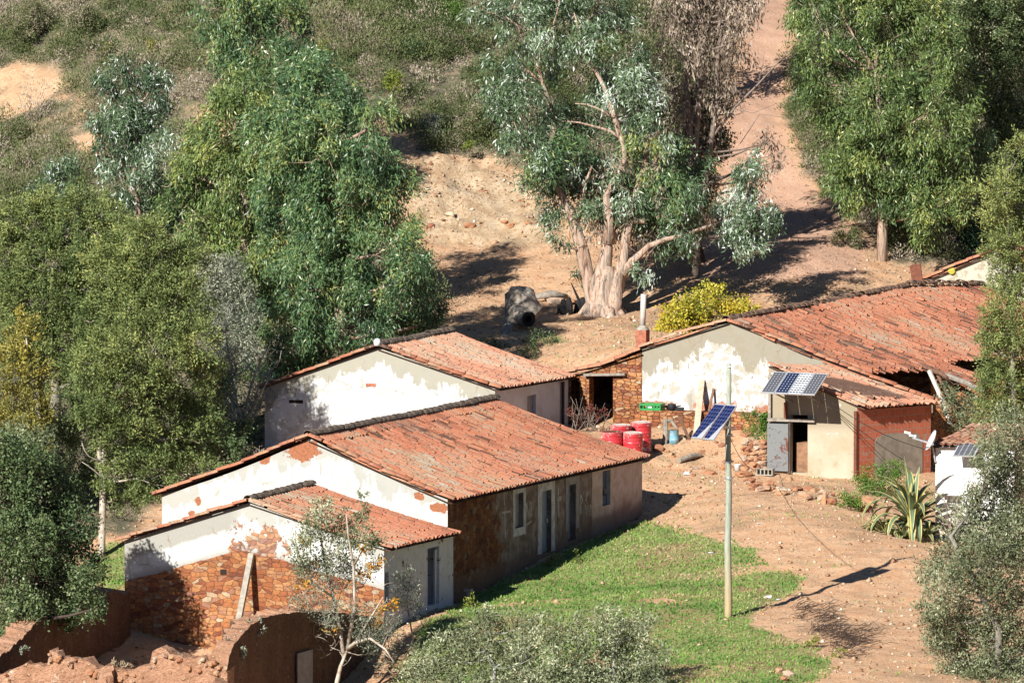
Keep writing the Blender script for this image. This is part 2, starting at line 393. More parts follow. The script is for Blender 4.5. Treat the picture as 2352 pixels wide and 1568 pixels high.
    c = mixc(sm(n, .35, .7), (.40, .42, .33), (.26, .28, .215)); c = mixc(sm(z, 2.3, .0), c, mixc(n, (.52, .41, .23), (.36, .27, .14))); c = mixc(sm(n, .64, .72), c, (.16, .14, .10))
    finish(c, .8, n, .4, .02); M['pole_wood'] = m
    plain('dead_wood', (.40, .345, .28), .9, .45, 5, c2=(.17, .135, .105)); plain('bleached_wood', (.66, .60, .51), .85, .25, 8); plain('charcoal', (.018, .017, .017), .8, .4, 8)
    plain('galvanised', (.52, .53, .54), .45, .15, 8, .6, .5); plain('aluminium', (.70, .71, .73), .4, .08, 8, .5, .5); plain('white_enamel', (.80, .80, .79), .4, .06, 6, 0, .5)
    m = mat('rusty_sheet'); o = obj(); n = noise(o, 3, 6, .7, 1); n2 = noise(o, 14, 4, .6)
    c = mixc(sm(n, .55, .62), (.20, .205, .20), (.15, .055, .035)); c = mixc(sm(n2, .58, .68) * sm(n, .4, .55), c, (.04, .03, .03)); finish(c, .6, n2, .3, .01, .2); M['rusty_sheet'] = m
    plain('rust', (.20, .075, .045), .85, .35, 8)
    m = mat('red_paint'); o = obj(); n = noise(o, 2.6, 5, .6); n2 = noise(o, 9, 5, .7, .5); _, _, z = xyz(o); w = mth('SINE', z * 62)
    c = mixc(sm(n, .4, .7), (.55, .035, .045), (.66, .07, .075)); c = mixc(sm(z + (n - .5) * .8, .70, .95) * .45, c, (.74, .38, .36)); c = mixc(sm(n2 * .6 + n * .4, .555, .58), c, (.76, .62, .60)); finish(c, .42, w * .5 + n2 * .2, .5, .012, 0, .5); M['red_paint'] = m
    plain('barrel_lid', (.60, .46, .36), .7, .3, 6, c2=(.66, .60, .54)); plain('blue_paint', (.10, .34, .45), .5, .3, 7, 0, .5, c2=(.34, .46, .50)); plain('green_plastic', (.03, .26, .06), .45, .15, 6, 0, .5)
    plain('black_plastic', (.02, .02, .022), .6, .2, 6); plain('white_plastic', (.75, .75, .76), .6, .1, 8); plain('cyan_plastic', (.08, .42, .60), .5, .1, 8); plain('cable_black', (.025, .022, .02), .7, .1, 8)
    def cells(name, dark, light, nx, ny, kind):
        m = mat(name); u, v, _ = xyz(uvv()); fu = fr(u * nx); fv = fr(v * ny); a = ab(fu - .5); b = ab(fv - .5)
        if kind == 'diamond':
            line = sm(a + b, .80, .86); c = mixc(line, dark, light)
            c = mixc(mx(sm(a, .475, .49), sm(b, .475, .49)) * .5, c, light)
        elif kind == 'bars':
            c = mixc(sm(b, .22, .26), dark, light); c = mixc(sm(a, .40, .44), c, light); c = mixc(sm(noise(uvv(), 7, 3), .6, .66), c, (.55, .45, .34))
        else:
            c = mixc(mx(sm(a, .465, .485), sm(b, .46, .485)), dark, light)
        e = mx(sm(ab(u - .5), .475, .482), sm(ab(v - .5), .487, .491)); c = mixc(e, c, light)
        finish(c, .22, None, 0, 0, 0, .5); M[name] = m
    cells('cells_grey', (.095, .095, .105), (.62, .64, .66), 4, 9, 'diamond'); cells('cells_navy', (.012, .02, .06), (.66, .70, .75), 4, 9, 'diamond')
    cells('cells_bars', (.02, .028, .05), (.74, .76, .76), 4, 9, 'bars'); cells('cells_blue', (.010, .016, .07), (.16, .19, .30), 4, 9, 'grid')
    # bark -----------------------------------------------------
    m = mat('peeling_bark'); o = obj((5, 5, .55)); n = noise(o, 1.3, 6, .65, .6); n2 = noise(obj((9, 9, 1)), 1.5, 5, .65)
    c = ramp(n, [(.34, (.11, .07, .05)), (.43, (.36, .225, .155)), (.50, (.52, .385, .29)), (.56, (.36, .28, .215)), (.64, (.17, .125, .095))]); c = mixc(sm(n2, .60, .70), c, (.09, .06, .045)); finish(c, .9, n2 + n * .6, .9, .05); M['peeling_bark'] = m
    plain('pale_bark', (.55, .50, .41), .85, .3, 5, c2=(.34, .25, .18)); plain('grey_bark', (.30, .27, .22), .9, .4, 6); plain('dark_bark', (.10, .07, .055), .9, .4, 6); plain('lichen_bark', (.42, .43, .36), .9, .45, 9, c2=(.20, .19, .16)); plain('twig', (.26, .20, .16), .9, .3, 8)
    # leaves -----------------------------------------------------
    def leaf(name, stops, rough=.5, tr=.13, spec=.45, gain=None):
        m = mat(name); t, _ = attr('tint'); k = (1.0, 1.0, 1.0) if gain is None else gain
        finish(ramp(t, [(p, tuple(min(.8, x * y) for x, y in zip(c, k))) for p, c in stops]), rough, None, 0, 0, 0, spec, tr); M[name] = m
    leaf('leaf_gum', [(0, (.032, .062, .030)), (.35, (.065, .115, .052)), (.62, (.105, .165, .070)), (.82, (.19, .22, .075)), (.95, (.27, .25, .08)), (1, (.55, .53, .42))], .4, gain=(1.36, 1.46, 1.32))
    leaf('leaf_gum_yellow', [(0, (.050, .080, .028)), (.35, (.105, .145, .048)), (.65, (.17, .205, .065)), (.9, (.29, .26, .06)), (1, (.52, .49, .32))], .42, gain=(1.36, 1.46, 1.32))
    leaf('leaf_gum_silver', [(0, (.040, .068, .036)), (.45, (.095, .135, .07)), (.72, (.18, .23, .14)), (.88, (.36, .42, .34)), (1, (.66, .68, .58))], .38, gain=(1.36, 1.46, 1.32))
    leaf('leaf_wattle', [(0, (.055, .080, .026)), (.4, (.125, .155, .055)), (.75, (.20, .225, .08)), (1, (.32, .31, .10))], .6, gain=(1.36, 1.40, 1.30), spec=.22)
    leaf('leaf_wattle_yellow', [(0, (.11, .12, .03)), (.5, (.25, .23, .05)), (1, (.46, .37, .06))], .6)
    leaf('leaf_oak', [(0, (.035, .058, .026)), (.45, (.08, .115, .048)), (.8, (.15, .18, .085)), (1, (.32, .34, .20))], .42, gain=(1.36, 1.40, 1.30), spec=.22)
    leaf('leaf_olive', [(0, (.075, .090, .045)), (.4, (.16, .175, .10)), (.75, (.27, .28, .175)), (1, (.46, .45, .33))], .5, gain=(1.36, 1.40, 1.30), spec=.22)
    leaf('leaf_grey', [(0, (.08, .09, .065)), (.5, (.19, .20, .15)), (1, (.36, .36, .28))], .6, gain=(1.36, 1.40, 1.30), spec=.22)
    leaf('leaf_dead', [(0, (.10, .075, .05)), (.4, (.26, .195, .14)), (.8, (.48, .39, .29)), (1, (.64, .54, .42))], .7)
    leaf('leaf_lime', [(0, (.08, .12, .018)), (.5, (.19, .24, .03)), (1, (.36, .35, .045))], .55)
    leaf('leaf_scrub', [(0, (.060, .080, .028)), (.25, (.115, .135, .05)), (.5, (.175, .175, .08)), (.66, (.23, .18, .125)), (.85, (.30, .235, .18)), (1, (.44, .36, .28))], .7, .15, .1, gain=(1.18, 1.24, 1.22))
    leaf('leaf_quince', [(0, (.16, .19, .03)), (.30, (.36, .35, .045)), (.8, (.62, .50, .04)), (1, (.66, .40, .04))], .5)
    leaf('leaf_autumn', [(0, (.30, .12, .02)), (.5, (.60, .30, .03)), (1, (.70, .48, .07))], .5)
    leaf('leaf_maroon', [(0, (.12, .03, .025)), (1, (.30, .09, .06))], .6)
    leaf('leaf_fresh', [(0, (.05, .13, .015)), (.5, (.11, .23, .03)), (1, (.20, .31, .05))], .5)
    leaf('grass_blade', [(0, (.09, .19, .035)), (.45, (.19, .33, .07)), (.75, (.29, .37, .10)), (.9, (.40, .37, .16)), (1, (.48, .37, .21))], .6, .25, .2)
    leaf('straw', [(0, (.26, .19, .11)), (1, (.52, .42, .27))], .8)
    leaf('gravel_stone', [(0, (.24, .12, .065)), (.4, (.44, .26, .15)), (.75, (.56, .42, .28)), (1, (.76, .68, .57))], .9, 0, .1)
    # agave: margins yellow, middle green
    m = mat('agave_leaf'); u, v, _ = xyz(uvv()); n = noise(uvv((6, 2, 1)), 3, 3); e = sm(ab(u - .5), .30, .36)
    c = mixc(e, mixc(n, (.10, .17, .10), (.17, .235, .13)), (.60, .50, .16)); c = mixc(sm(ab(u - .5), .05, .03) * .35, c, (.35, .38, .16)); finish(c, .45, None, 0, 0, 0, .4, .1); M['agave_leaf'] = m
    # loose stones
    m = mat('field_stone'); oi = nd('ShaderNodeObjectInfo'); r = K(oi.outputs['Random']); n = noise(obj(), 5, 5, .6)
    c = ramp(r, [(0, (.34, .15, .09)), (.3, (.50, .25, .13)), (.6, (.56, .34, .20)), (.85, (.46, .31, .22)), (1, (.68, .53, .39))]); c = mulc(c, ramp(n, [(.3, (.65, .62, .6)), (.7, (1.1, 1.08, 1.05))])); finish(c, .92, n, .6, .03); M['field_stone'] = m
build_mats()
# ---------------------------------------------------------------- the ground
GP = [  # bearing and depth of points where the ground is seen (or must lie)
 (1672,1415,0),(1400,1400,.5),(1250,1568,-9),(1500,1568,-9.5),(1800,1568,-10),(2100,1568,-10),(2340,1568,-9),
 (1000,1430,-.2),(1040,1392,4.5),(1270,1275,12),(1470,1195,19.2),(1560,1240,13),(1990,1345,4.8),(2100,1290,7.5),(1900,1200,13),(1750,1290,8.5),
 (1550,1170,18.5),(1700,1135,19),(1969,1103,23.5),(1780,1092,24),(2080,1240,12.5),(2149,1240,14),(2300,1240,14.5),(2340,1400,2),(1500,1470,-3),
 (1560,1105,23),(1640,1060,26),(1530,1020,26.8),(1450,1052,26),(1380,1010,26.5),(1640,990,28.2),(1740,1000,27.6),(1300,1005,26.5),
 (1405,978,31),(1300,850,36.5),(1450,800,37),(1600,790,36),(1380,722,46),(1200,770,41.5),(1050,790,41),(1500,735,44),(1300,700,48),(1100,700,47),
 (1050,660,50),(1250,625,51.5),(1050,545,56),(1250,555,55.5),(1450,640,51),(1050,360,60),(1180,380,60),(900,360,59.5),
 (1000,0,72.5),(1300,0,73),(1250,180,66.5),(800,0,72),(950,180,66),(700,150,66),
 (1700,650,50),(1900,640,50.5),(1800,560,54),(2025,600,54),(1830,400,62),(1760,430,61.5),(1790,200,71),(1800,0,80.5),(1600,200,69),(1550,0,76),(1450,400,60.5),(1450,560,55.5),
 (2100,560,56),(2250,560,57),(2340,400,62),(2340,0,78),(2100,0,78),(2000,200,70),
 (60,0,80),(300,0,76),(60,180,73),(100,270,70),(210,240,69),(200,340,66),(60,400,63),(330,480,56),(130,480,58),(500,300,64),(600,700,45),(790,830,40.5),(700,850,38),(600,1000,29.5),
 (450,1100,22),(350,1180,18),(232,1312,13),(270,1240,15),(60,1150,18),(300,1365,4),(-150,1560,-4),
 (450,1497,1.2),(350,1503,0),(150,1700,-10),(500,1700,-11),(700,1640,-7),(850,1570,-3.2),(905,1500,-1.5),(760,1720,-12),(1000,1600,-10),(880,1640,-9)]
ANCH = [(-10.6,-5,-1.9),(-9.6,-1.5,-1.7),(-12.6,-5,-1.5),(-11.6,-1.5,-1.0),(-8,-5,-1.8),(-6,-2,-1.3),(-9.0,.6,-1.3),(-10.6,1.0,-.9),(11.5,35,2.3),(14.7,36,1.9),(13,41,2.6),(15,46,3.4),(17,50,4.2),(9.5,31.5,2.2),(18,40,2.2),(20,46,3.2),(12.5,30,1.7),(-45,-20,-3),(-45,20,0),(-45,60,9),(-45,100,24),(45,-20,0),(45,20,2.0),(45,60,8),(45,100,24),(-15,110,28),(5,110,27),(22,110,26),(-20,-24,-4),(0,-24,-2.6),(22,-24,-2.2),(-13,33,2.6),(-20,40,4.5),(-22,20,1.2),(26,10,1.2)]
gp = np.array([P(*q) for q in GP] + [np.array(a, float) for a in ANCH])
def _tps(r2): return np.where(r2 > 1e-9, r2 * np.log(r2 + 1e-12), 0) * .5
def _fit():
    n = len(gp); X = gp[:, :2] / 10; d2 = ((X[:, None] - X[None]) ** 2).sum(-1)
    A = np.zeros((n + 3, n + 3)); A[:n, :n] = _tps(d2) + np.eye(n) * .015; A[:n, n] = 1; A[:n, n + 1:] = X; A[n, :n] = 1; A[n + 1:, :n] = X.T
    return X, np.linalg.solve(A, np.concatenate([gp[:, 2], [0, 0, 0]]))
_X, _W = _fit()
def ground_raw(x, y):
    x = np.asarray(x, float); y = np.asarray(y, float); sh = x.shape; q = np.stack([x.ravel(), y.ravel()], 1) / 10
    out = np.empty(len(q))
    for i in range(0, len(q), 20000):
        s = q[i:i + 20000]; d2 = ((s[:, None] - _X[None]) ** 2).sum(-1)
        out[i:i + 20000] = _tps(d2) @ _W[:-3] + _W[-3] + s @ _W[-2:]
    return out.reshape(sh)
LX0, LX1, LY0, LY1 = -46., 46., -26., 112.
_gx = np.arange(LX0, LX1 + .1, 1.); _gy = np.arange(LY0, LY1 + .1, 1.)
_gz = ground_raw(*np.meshgrid(_gx, _gy, indexing='ij'))
def ground_smooth(x, y):
    x = np.asarray(x, float); y = np.asarray(y, float)
    xc = np.clip(x, LX0, LX1 - 1e-6); yc = np.clip(y, LY0, LY1 - 1e-6)
    i = np.minimum((xc - LX0).astype(int), len(_gx) - 2); j = np.minimum((yc - LY0).astype(int), len(_gy) - 2); fx = xc - LX0 - i; fy = yc - LY0 - j
    # cubic blend of the 1 m lattice
    def row(jj):
        a = _gz[np.maximum(i - 1, 0), jj]; b = _gz[i, jj]; c = _gz[i + 1, jj]; d = _gz[np.minimum(i + 2, len(_gx) - 1), jj]
        return b + .5 * fx * (c - a + fx * (2 * a - 5 * b + 4 * c - d + fx * (3 * (b - c) + d - a)))
    a, b, c, d = row(np.maximum(j - 1, 0)), row(j), row(j + 1), row(np.minimum(j + 2, len(_gy) - 1))
    z = b + .5 * fy * (c - a + fy * (2 * a - 5 * b + 4 * c - d + fy * (3 * (b - c) + d - a)))
    far = np.maximum(y - LY1, 0); near = np.maximum(LY0 - y, 0); side = np.maximum(np.abs(x) - LX1, 0)
    z = z + 45 * (1 - np.exp(-far / 110)) + 12 * np.sin(x / 90 + 1) * (1 - np.exp(-(far + side) / 80)) + side * .03
    z = z - np.where(near > 0, 14 * (1 - np.exp(-near / 40)), 0) + np.where(near > 90, 30 * (1 - np.exp(-np.maximum(near - 90, 0) / 70)), 0)
    return z
def poly_in(px, py, poly):
    ins = np.zeros(px.shape, bool); n = len(poly)
    for k in range(n):
        x1, y1 = poly[k]; x2, y2 = poly[(k + 1) % n]
        if y1 == y2: continue
        c = ((y1 > py) != (y2 > py)) & (px < (x2 - x1) * (py - y1) / (y2 - y1) + x1); ins ^= c
    return ins
Z_GRASS = [[(985,1432),(1040,1388),(1250,1285),(1470,1196),(1530,1215),(1640,1235),(1720,1260),(1790,1290),(1840,1335),(1800,1375),(1720,1400),(1740,1440),(1850,1490),(1910,1520),(1880,1560),(1800,1572),(1700,1620),(900,1640),(880,1560),(960,1500)],
           [(225,1250),(300,1240),(300,1372),(225,1372)],[(1200,755),(1290,760),(1290,800),(1210,800)]]
Z_PALE = [[(930,350),(1130,370),(1260,420),(1300,560),(1180,575),(1000,560),(940,500),(900,420)]]
Z_ROAD = [[(1835,-80),(1800,100),(1790,250),(1805,350),(1850,420),(1990,560),(1960,640),(1500,640),(1640,520),(1660,400),(1660,300),(1700,150),(1745,-80)],
          ]
Z_SCAR = [[(-80,165),(70,150),(190,205),(240,300),(260,400),(190,360),(120,330),(40,300),(-80,290)],[(430,250),(520,260),(540,330),(470,350)],[(860,230),(960,320),(960,420),(870,400),(820,300)]]
Z_SCRUB = [[(-900,-900),(1690,-900),(1660,150),(1600,380),(1450,420),(1290,430),(1130,360),(900,350),(860,420),(560,520),(0,640),(-900,700)],
           [(-900,420),(560,420),(960,560),(1020,740),(860,800),(620,900),(610,1060),(380,1130),(300,1230),(180,1240),(100,1500),(-900,1500)],
           [(1850,-900),(4000,-900),(4000,620),(2060,610),(1990,520),(1850,400),(1800,250),(1830,60)]]
def build_ground():
    xs = np.concatenate([np.linspace(-900, -60, 16), np.arange(-46, -22, 1.), np.arange(-22, 24, .16), np.arange(24, 46.5, 1.), np.linspace(60, 900, 16)])
    ys = np.concatenate([np.linspace(-420, -30, 40), np.arange(-24, -14, .5), np.arange(-14, 92, .18), np.arange(92, 113, .6), np.linspace(116, 1200, 60)])
    X, Y = np.meshgrid(xs, ys, indexing='ij'); Z = ground_smooth(X, Y)
    px, py = proj(X, Y, Z)
    jx = fbm(X * .6, Y * .6, 11, 4) * 26; jy = fbm(X * .6, Y * .6, 21, 4) * 14
    def zone(polys, blur=0):
        w = np.zeros(X.shape)
        for p in polys: w = np.maximum(w, poly_in(px + jx, py + jy, p).astype(float))
        for _ in range(3 + blur):
            q = np.pad(w, 1, mode='edge'); w = (q[:-2, 1:-1] + q[2:, 1:-1] + q[1:-1, :-2] + q[1:-1, 2:] + 2 * w) / 6
        return w
    g, pa, ro, s, scar = zone(Z_GRASS, 22), zone(Z_PALE, 5), zone(Z_ROAD), zone(Z_SCRUB), zone(Z_SCAR)
    pa = np.maximum(pa, 0); s = s * (1 - scar * np.clip(.62 + 2.2 * fbm(X * .9, Y * .9, 66, 4), 0, 1)); pa = np.clip(pa + scar * np.clip(1.6 * fbm(X * 1.2, Y * 1.2, 67, 3), 0, .8), 0, 1)
    inwin = (Y < 92) & (Y > -14)
    s = np.where(inwin, np.maximum(s - ro - pa * (Y > 54), 0), 1.0 * (Y >= 92) + .6 * (Y <= -14))
    g = g * (.80 + .85 * fbm(X * .40, Y * .40, 31, 4))
    rough = .06 * fbm(X * 1.3, Y * 1.3, 41, 4) + .045 * fbm(X * 4, Y * 4, 51, 3)
    bank = pa + .8 * (s > .5)
    Z = Z + rough * (1 + 2.0 * np.clip(pa, 0, 1) + 1.2 * s) + .22 * fbm(X * .5, Y * .9, 61, 3) * np.clip(bank, 0, 1) + .22 * fbm(X * 1.1, Y * 1.6, 63, 4) * np.clip(pa * 1.5, 0, 1)
    nx, ny = X.shape; idx = np.arange(nx * ny).reshape(nx, ny)
    F = np.stack([idx[:-1, :-1], idx[1:, :-1], idx[1:, 1:], idx[:-1, 1:]], -1).reshape(-1, 4)
    o = np_mesh('ground', np.stack([X, Y, Z], -1).reshape(-1, 3), F, M['ground'], smooth=True, col=np.stack([g, pa, ro, s], -1).reshape(-1, 4))
    tag(o, 'orange earth and hillside under the farmstead', kind='structure')
    return (xs, ys, Z, g, pa, ro, s)
GR = build_ground()
def gz(x, y, k=2):
    xs, ys = GR[0], GR[1]; A = GR[k]; x = np.asarray(x, float); y = np.asarray(y, float)
    i = np.clip(np.searchsorted(xs, x) - 1, 0, len(xs) - 2); j = np.clip(np.searchsorted(ys, y) - 1, 0, len(ys) - 2)
    fx = np.clip((x - xs[i]) / (xs[i + 1] - xs[i]), 0, 1); fy = np.clip((y - ys[j]) / (ys[j + 1] - ys[j]), 0, 1)
    return (A[i, j] * (1 - fx) + A[i + 1, j] * fx) * (1 - fy) + (A[i, j + 1] * (1 - fx) + A[i + 1, j + 1] * fx) * fy
_Ys = np.arange(-13, 110, .25)
def hit(px, py):
    """the ground point seen at that bearing"""
    pts = np.array([P(px, py, y) for y in _Ys]); d = pts[:, 2] - gz(pts[:, 0], pts[:, 1])
    k = np.where(d < 0)[0]
    if len(k) == 0: return pts[-1]
    k = k[0]
    if k == 0: q = pts[0]
    else:
        a = d[k - 1] / (d[k - 1] - d[k]); q = pts[k - 1] * (1 - a) + pts[k] * a
    return np.array([q[0], q[1], float(gz(q[0], q[1]))])
def foot(px, Y, py=1000):
    q = P(px, py, Y); return np.array([q[0], Y, float(gz(q[0], Y))])
# ---------------------------------------------------------------- tiled roofs
ARC = np.linspace(0, math.pi, 6)
def tile_batch(base, U, V, N, w, h, ln, lift_lo, lift_hi, rim=True, flip=False):
    """half-round clay tiles: base (n,3) upper ends, V down the slope; returns verts, faces"""
    n = len(base); ca, sa = np.cos(ARC), np.sin(ARC)
    sg = -1.0 if flip else 1.0
    def ring(at, ww, hh, lift):
        return at[:, None] + U[:, None] * (ca[None, :, None] * ww[:, None, None]) + N[:, None] * ((sa[None, :] * hh[:, None] * sg + lift[:, None])[..., None])
    up = ring(base, w * .95, h * .92, lift_hi); lo_at = base + V * ln[:, None]; lo = ring(lo_at, w, h, lift_lo)
    parts = [up, lo]; k = 12
    if rim: parts.append(ring(lo_at, w * .86, h * .80, lift_lo)); k = 18
    Vv = np.concatenate(parts, 1).reshape(-1, 3); b = (np.arange(n) * k)[:, None, None]
    f = [[i, i + 1, i + 7, i + 6] for i in range(5)]
    if rim: f += [[i + 6, i + 7, i + 13, i + 12] for i in range(5)]
    return Vv, (b + np.array(f)[None]).reshape(-1, 4), len(f)
def tile_roof(name, parent, mt, RN, RF, EN, EF, pitch=.225, row=.37, seed=0, jit=1.0, miss=0.0, sag=.05, tend=None, under=True, warmth=0.0):
    rng = np.random.default_rng(seed); RN, RF, EN, EF = (np.asarray(q, float) for q in (RN, RF, EN, EF))
    nc = max(2, int(round(np.linalg.norm(RF - RN) / pitch))); nr = max(2, int(round(np.linalg.norm(EN - RN) / row)))
    u0 = nrm(RF - RN); N0 = nrm(np.cross(u0, EN - RN)); N0 = N0 if N0[2] > 0 else -N0
    sgx = fbm(np.arange(nc) * .13, np.zeros(nc), seed + 5, 3)
    def pos(s, t):
        p = (RN * (1 - t)[:, None] + EN * t[:, None]) * (1 - s)[:, None] + (RF * (1 - t)[:, None] + EF * t[:, None]) * s[:, None]
        d = -sag * 4 * t * (1 - t) + .022 * fbm(s * nc * .08, t * nr * .2, seed + 7, 2) * jit
        return p + N0 * d[:, None]
    Vs, Fs, Ts = [], [], []; off = 0
    for kind in (0, 1):
        ci, ri = np.meshgrid(np.arange(nc if kind == 0 else nc - 1), np.arange(nr), indexing='ij'); ci = ci.ravel(); ri = ri.ravel()
        s = (ci + (.5 if kind == 0 else 1.0)) / nc; n = len(s)
        t = ri / nr; ok = np.ones(n, bool)
        colr = rng.uniform(-.5, .5, nc + 1); t = np.clip(t + colr[ci] / nr * .9, 0, 1 - .35 / nr); t = np.where(ri == nr - 1, 1 - 1 / nr + rng.normal(0, .02, n) / nr, t); t = np.where(ri == 0, 0, t)
        if tend is not None: ok &= (t + .6 / nr) < np.array([tend(q) for q in s])
        if miss: ok &= rng.random(n) > miss
        s, t, ci = s[ok], t[ok], ci[ok]; n = len(s)
        b = pos(s, t); q = pos(s, np.minimum(t + 1.0 / nr, 1.02)); V = q - b; ln = np.linalg.norm(V, axis=1); V = V / ln[:, None]
        yaw = rng.normal(0, .022 * jit, n); U = np.repeat(u0[None], n, 0); V2 = V + U * yaw[:, None]
        N = np.repeat(N0[None], n, 0); wdt = pitch * .375
        if kind == 0:
            kick = (rng.random(n) < .03 * jit) * rng.random(n) * .028 * jit
            Vv, F, k = tile_batch(b + U * rng.normal(0, .009 * jit, n)[:, None], U, V2, N, np.full(n, wdt) * rng.uniform(.94, 1.06, n), np.full(n, .066), ln * 1.12 + rng.normal(0, .012 * jit, n), .008 + rng.normal(0, .002 * jit, n) + kick, np.full(n, .0), rim=False)
        else:
            Vv, F, k = tile_batch(b, U, V2, N, np.full(n, pitch * .42), np.full(n, .045), ln * 1.16, np.full(n, .045), np.full(n, .03), rim=False, flip=True)
        tint = np.clip(.50 + .62 * fbm(s * nc * .09, t * nr * .16, seed + 9, 4) + .35 * (s - .5) * warmth + rng.normal(0, .13, n) + (rng.random(n) < .05) * .3 - (rng.random(n) < .05) * .4, 0, 1)
        if kind: tint = tint * .35
        Vs.append(Vv); Fs.append(F + off); Ts.append(np.repeat(tint, k)); off += len(Vv)
    if under:
        ns, nt = nc + 1, nr + 1
        if tend is None:
            q = [RN, RF, EF, EN]; Vs.append(np.array(q) - N0 * (.03 + sag)); Fs.append(np.array([[0, 1, 2, 3]]) + off); Ts.append(np.array([0.]))
        else:
            for i in range(nc):
                te = min(1., tend((i + .5) / nc)) - .03; s = np.array([i / nc, (i + 1) / nc, (i + 1) / nc, i / nc]); t = np.array([0, 0, te, te])
                Vs.append(pos(s, t) - N0 * .05); Fs.append(np.array([[0, 1, 2, 3]]) + off); Ts.append(np.array([0.])); off += 4
    return np_mesh(name, np.concatenate(Vs), np.concatenate(Fs), mt, parent, tint=np.concatenate(Ts))
def cap_line(name, parent, mt, pts, w=.12, h=.11, ln=.42, seed=0, lift=.03, jit=1.0):
    """overlapping half-round tiles laid along a line (ridge or verge)"""
    rng = np.random.default_rng(seed); pts = [np.asarray(p, float) for p in pts]; B, Vd = [], []
    for a, b in zip(pts[:-1], pts[1:]):
        L = np.linalg.norm(b - a); n = max(1, int(round(L / ln)))
        for i in range(n): B.append(a + (b - a) * i / n); Vd.append((b - a) / n)
    B = np.array(B); Vd = np.array(Vd); n = len(B); l = np.linalg.norm(Vd, axis=1); V = Vd / l[:, None]
    U = np.cross(V, E3); U /= np.linalg.norm(U, axis=1)[:, None]; N = np.cross(U, V); N *= np.sign(N[:, 2])[:, None]
    B = B + U * rng.normal(0, .012 * jit, n)[:, None] + N * rng.normal(0, .008 * jit, n)[:, None]
    Vv, F, k = tile_batch(B, U, V + U * rng.normal(0, .03 * jit, n)[:, None], N, np.full(n, w), np.full(n, h), l * 1.13, np.full(n, lift), np.full(n, lift - .022))
    return np_mesh(name, Vv, F, mt, parent, tint=np.repeat(np.clip(rng.normal(.5, .2, n), 0, 1), k))
# ---------------------------------------------------------------- walls
class Plane:
    """an upright wall plane: u metres along, z height"""
    def __init__(s, A, B):
        s.A = np.asarray(A, float); d = np.asarray(B, float) - s.A; d[2] = 0; s.L = np.linalg.norm(d); s.d = d / s.L
        s.n = np.array([s.d[1], -s.d[0], 0.])             # outward: to the right of the direction of travel
    def at(s, u, z, out=0): p = s.A + s.d * u + s.n * out; return np.array([p[0], p[1], z])
    def pix(s, px, py, out=0):
        o = np.array([0, -CAM_D, CAM_Z]); r = P(px, py, 0) - o; a = s.A + s.n * out
        t = s.n.dot(a - o) / s.n.dot(r); q = o + r * t
        return float((q - s.A).dot(s.d)), float(q[2])
def holed_wall(mb, pl, top, bot, holes, depth=.28, us=()):
    """wall face with real openings and their reveals; top(u), bot(u)"""
    U = sorted(set([0., pl.L] + list(us) + [h[0] for h in holes] + [h[1] for h in holes])); U = [u for u in U if -1e-6 <= u <= pl.L + 1e-6]
    for a, b in zip(U[:-1], U[1:]):
        Zs = sorted(set([z for h in holes if h[0] <= (a + b) / 2 <= h[1] for z in (h[2], h[3])]))
        lo = [bot(a), bot(b)]
        for z in Zs + [None]:
            hi = [z, z] if z is not None else [top(a), top(b)]
            m = ((lo[0] + lo[1]) / 2 + (hi[0] + hi[1]) / 2) / 2
            if not any(h[0] <= (a + b) / 2 <= h[1] and h[2] < m < h[3] for h in holes):
                mb.face([pl.at(a, lo[0]), pl.at(b, lo[1]), pl.at(b, hi[1]), pl.at(a, hi[0])], [(a, lo[0]), (b, lo[1]), (b, hi[1]), (a, hi[0])])
            lo = hi
    for a, b, c, d in holes:
        for (p, q) in (((a, c), (a, d)), ((a, d), (b, d)), ((b, d), (b, c)), ((b, c), (a, c))):
            mb.face([pl.at(*p), pl.at(*q), pl.at(*q, -depth), pl.at(*p, -depth)], [p, q, (q[0] + .2, q[1]), (p[0] + .2, p[1])])
def panel(mb, pl, a, b, c, d, out, th=.03, t=.5):
    m = pl.at((a + b) / 2, (c + d) / 2, out - th / 2); mb.box(m, pl.d * (b - a) / 2, pl.n * th / 2, E3 * (d - c) / 2, t)
def surround(mb, pl, outer, inner, out=.012, down=True):
    """flat plaster band round an opening, as proud boxes butted end to end"""
    a, b, c, d = outer; e, f, g, h = inner
    panel(mb, pl, a, e, c, d, out, .02); panel(mb, pl, f, b, c, d, out, .02); panel(mb, pl, e, f, h, d, out, .02)
    if g - c > .05: panel(mb, pl, e, f, c, g, out, .02)
def gable_face(mb, pl, prof, zb, holes=()):
    """pentagonal wall face from a profile of (u, z); tall slices so the shading stays even"""
    for (a, za), (b, zz) in zip(prof[:-1], prof[1:]):
        n = max(1, int((b - a) / 1.0))
        for i in range(n):
            u0, u1 = a + (b - a) * i / n, a + (b - a) * (i + 1) / n; z0, z1 = za + (zz - za) * i / n, za + (zz - za) * (i + 1) / n
            mb.face([pl.at(u0, zb), pl.at(u1, zb), pl.at(u1, z1), pl.at(u0, z0)], [(u0, zb), (u1, zb), (u1, z1), (u0, z0)])
def shell(mb, A, B, C, A2, B2, C2, zb, front=False):
    """the hidden sides of a gabled house: back gable, left wall, optional right wall, and the wall tops"""
    dn = lambda p: np.array([p[0], p[1], zb])
    mb.face([A2, dn(A2), dn(A), A]); mb.face([dn(A2), A2, B2, C2, dn(C2)][::-1])
    if front: mb.face([dn(C), C, C2, dn(C2)][::-1])

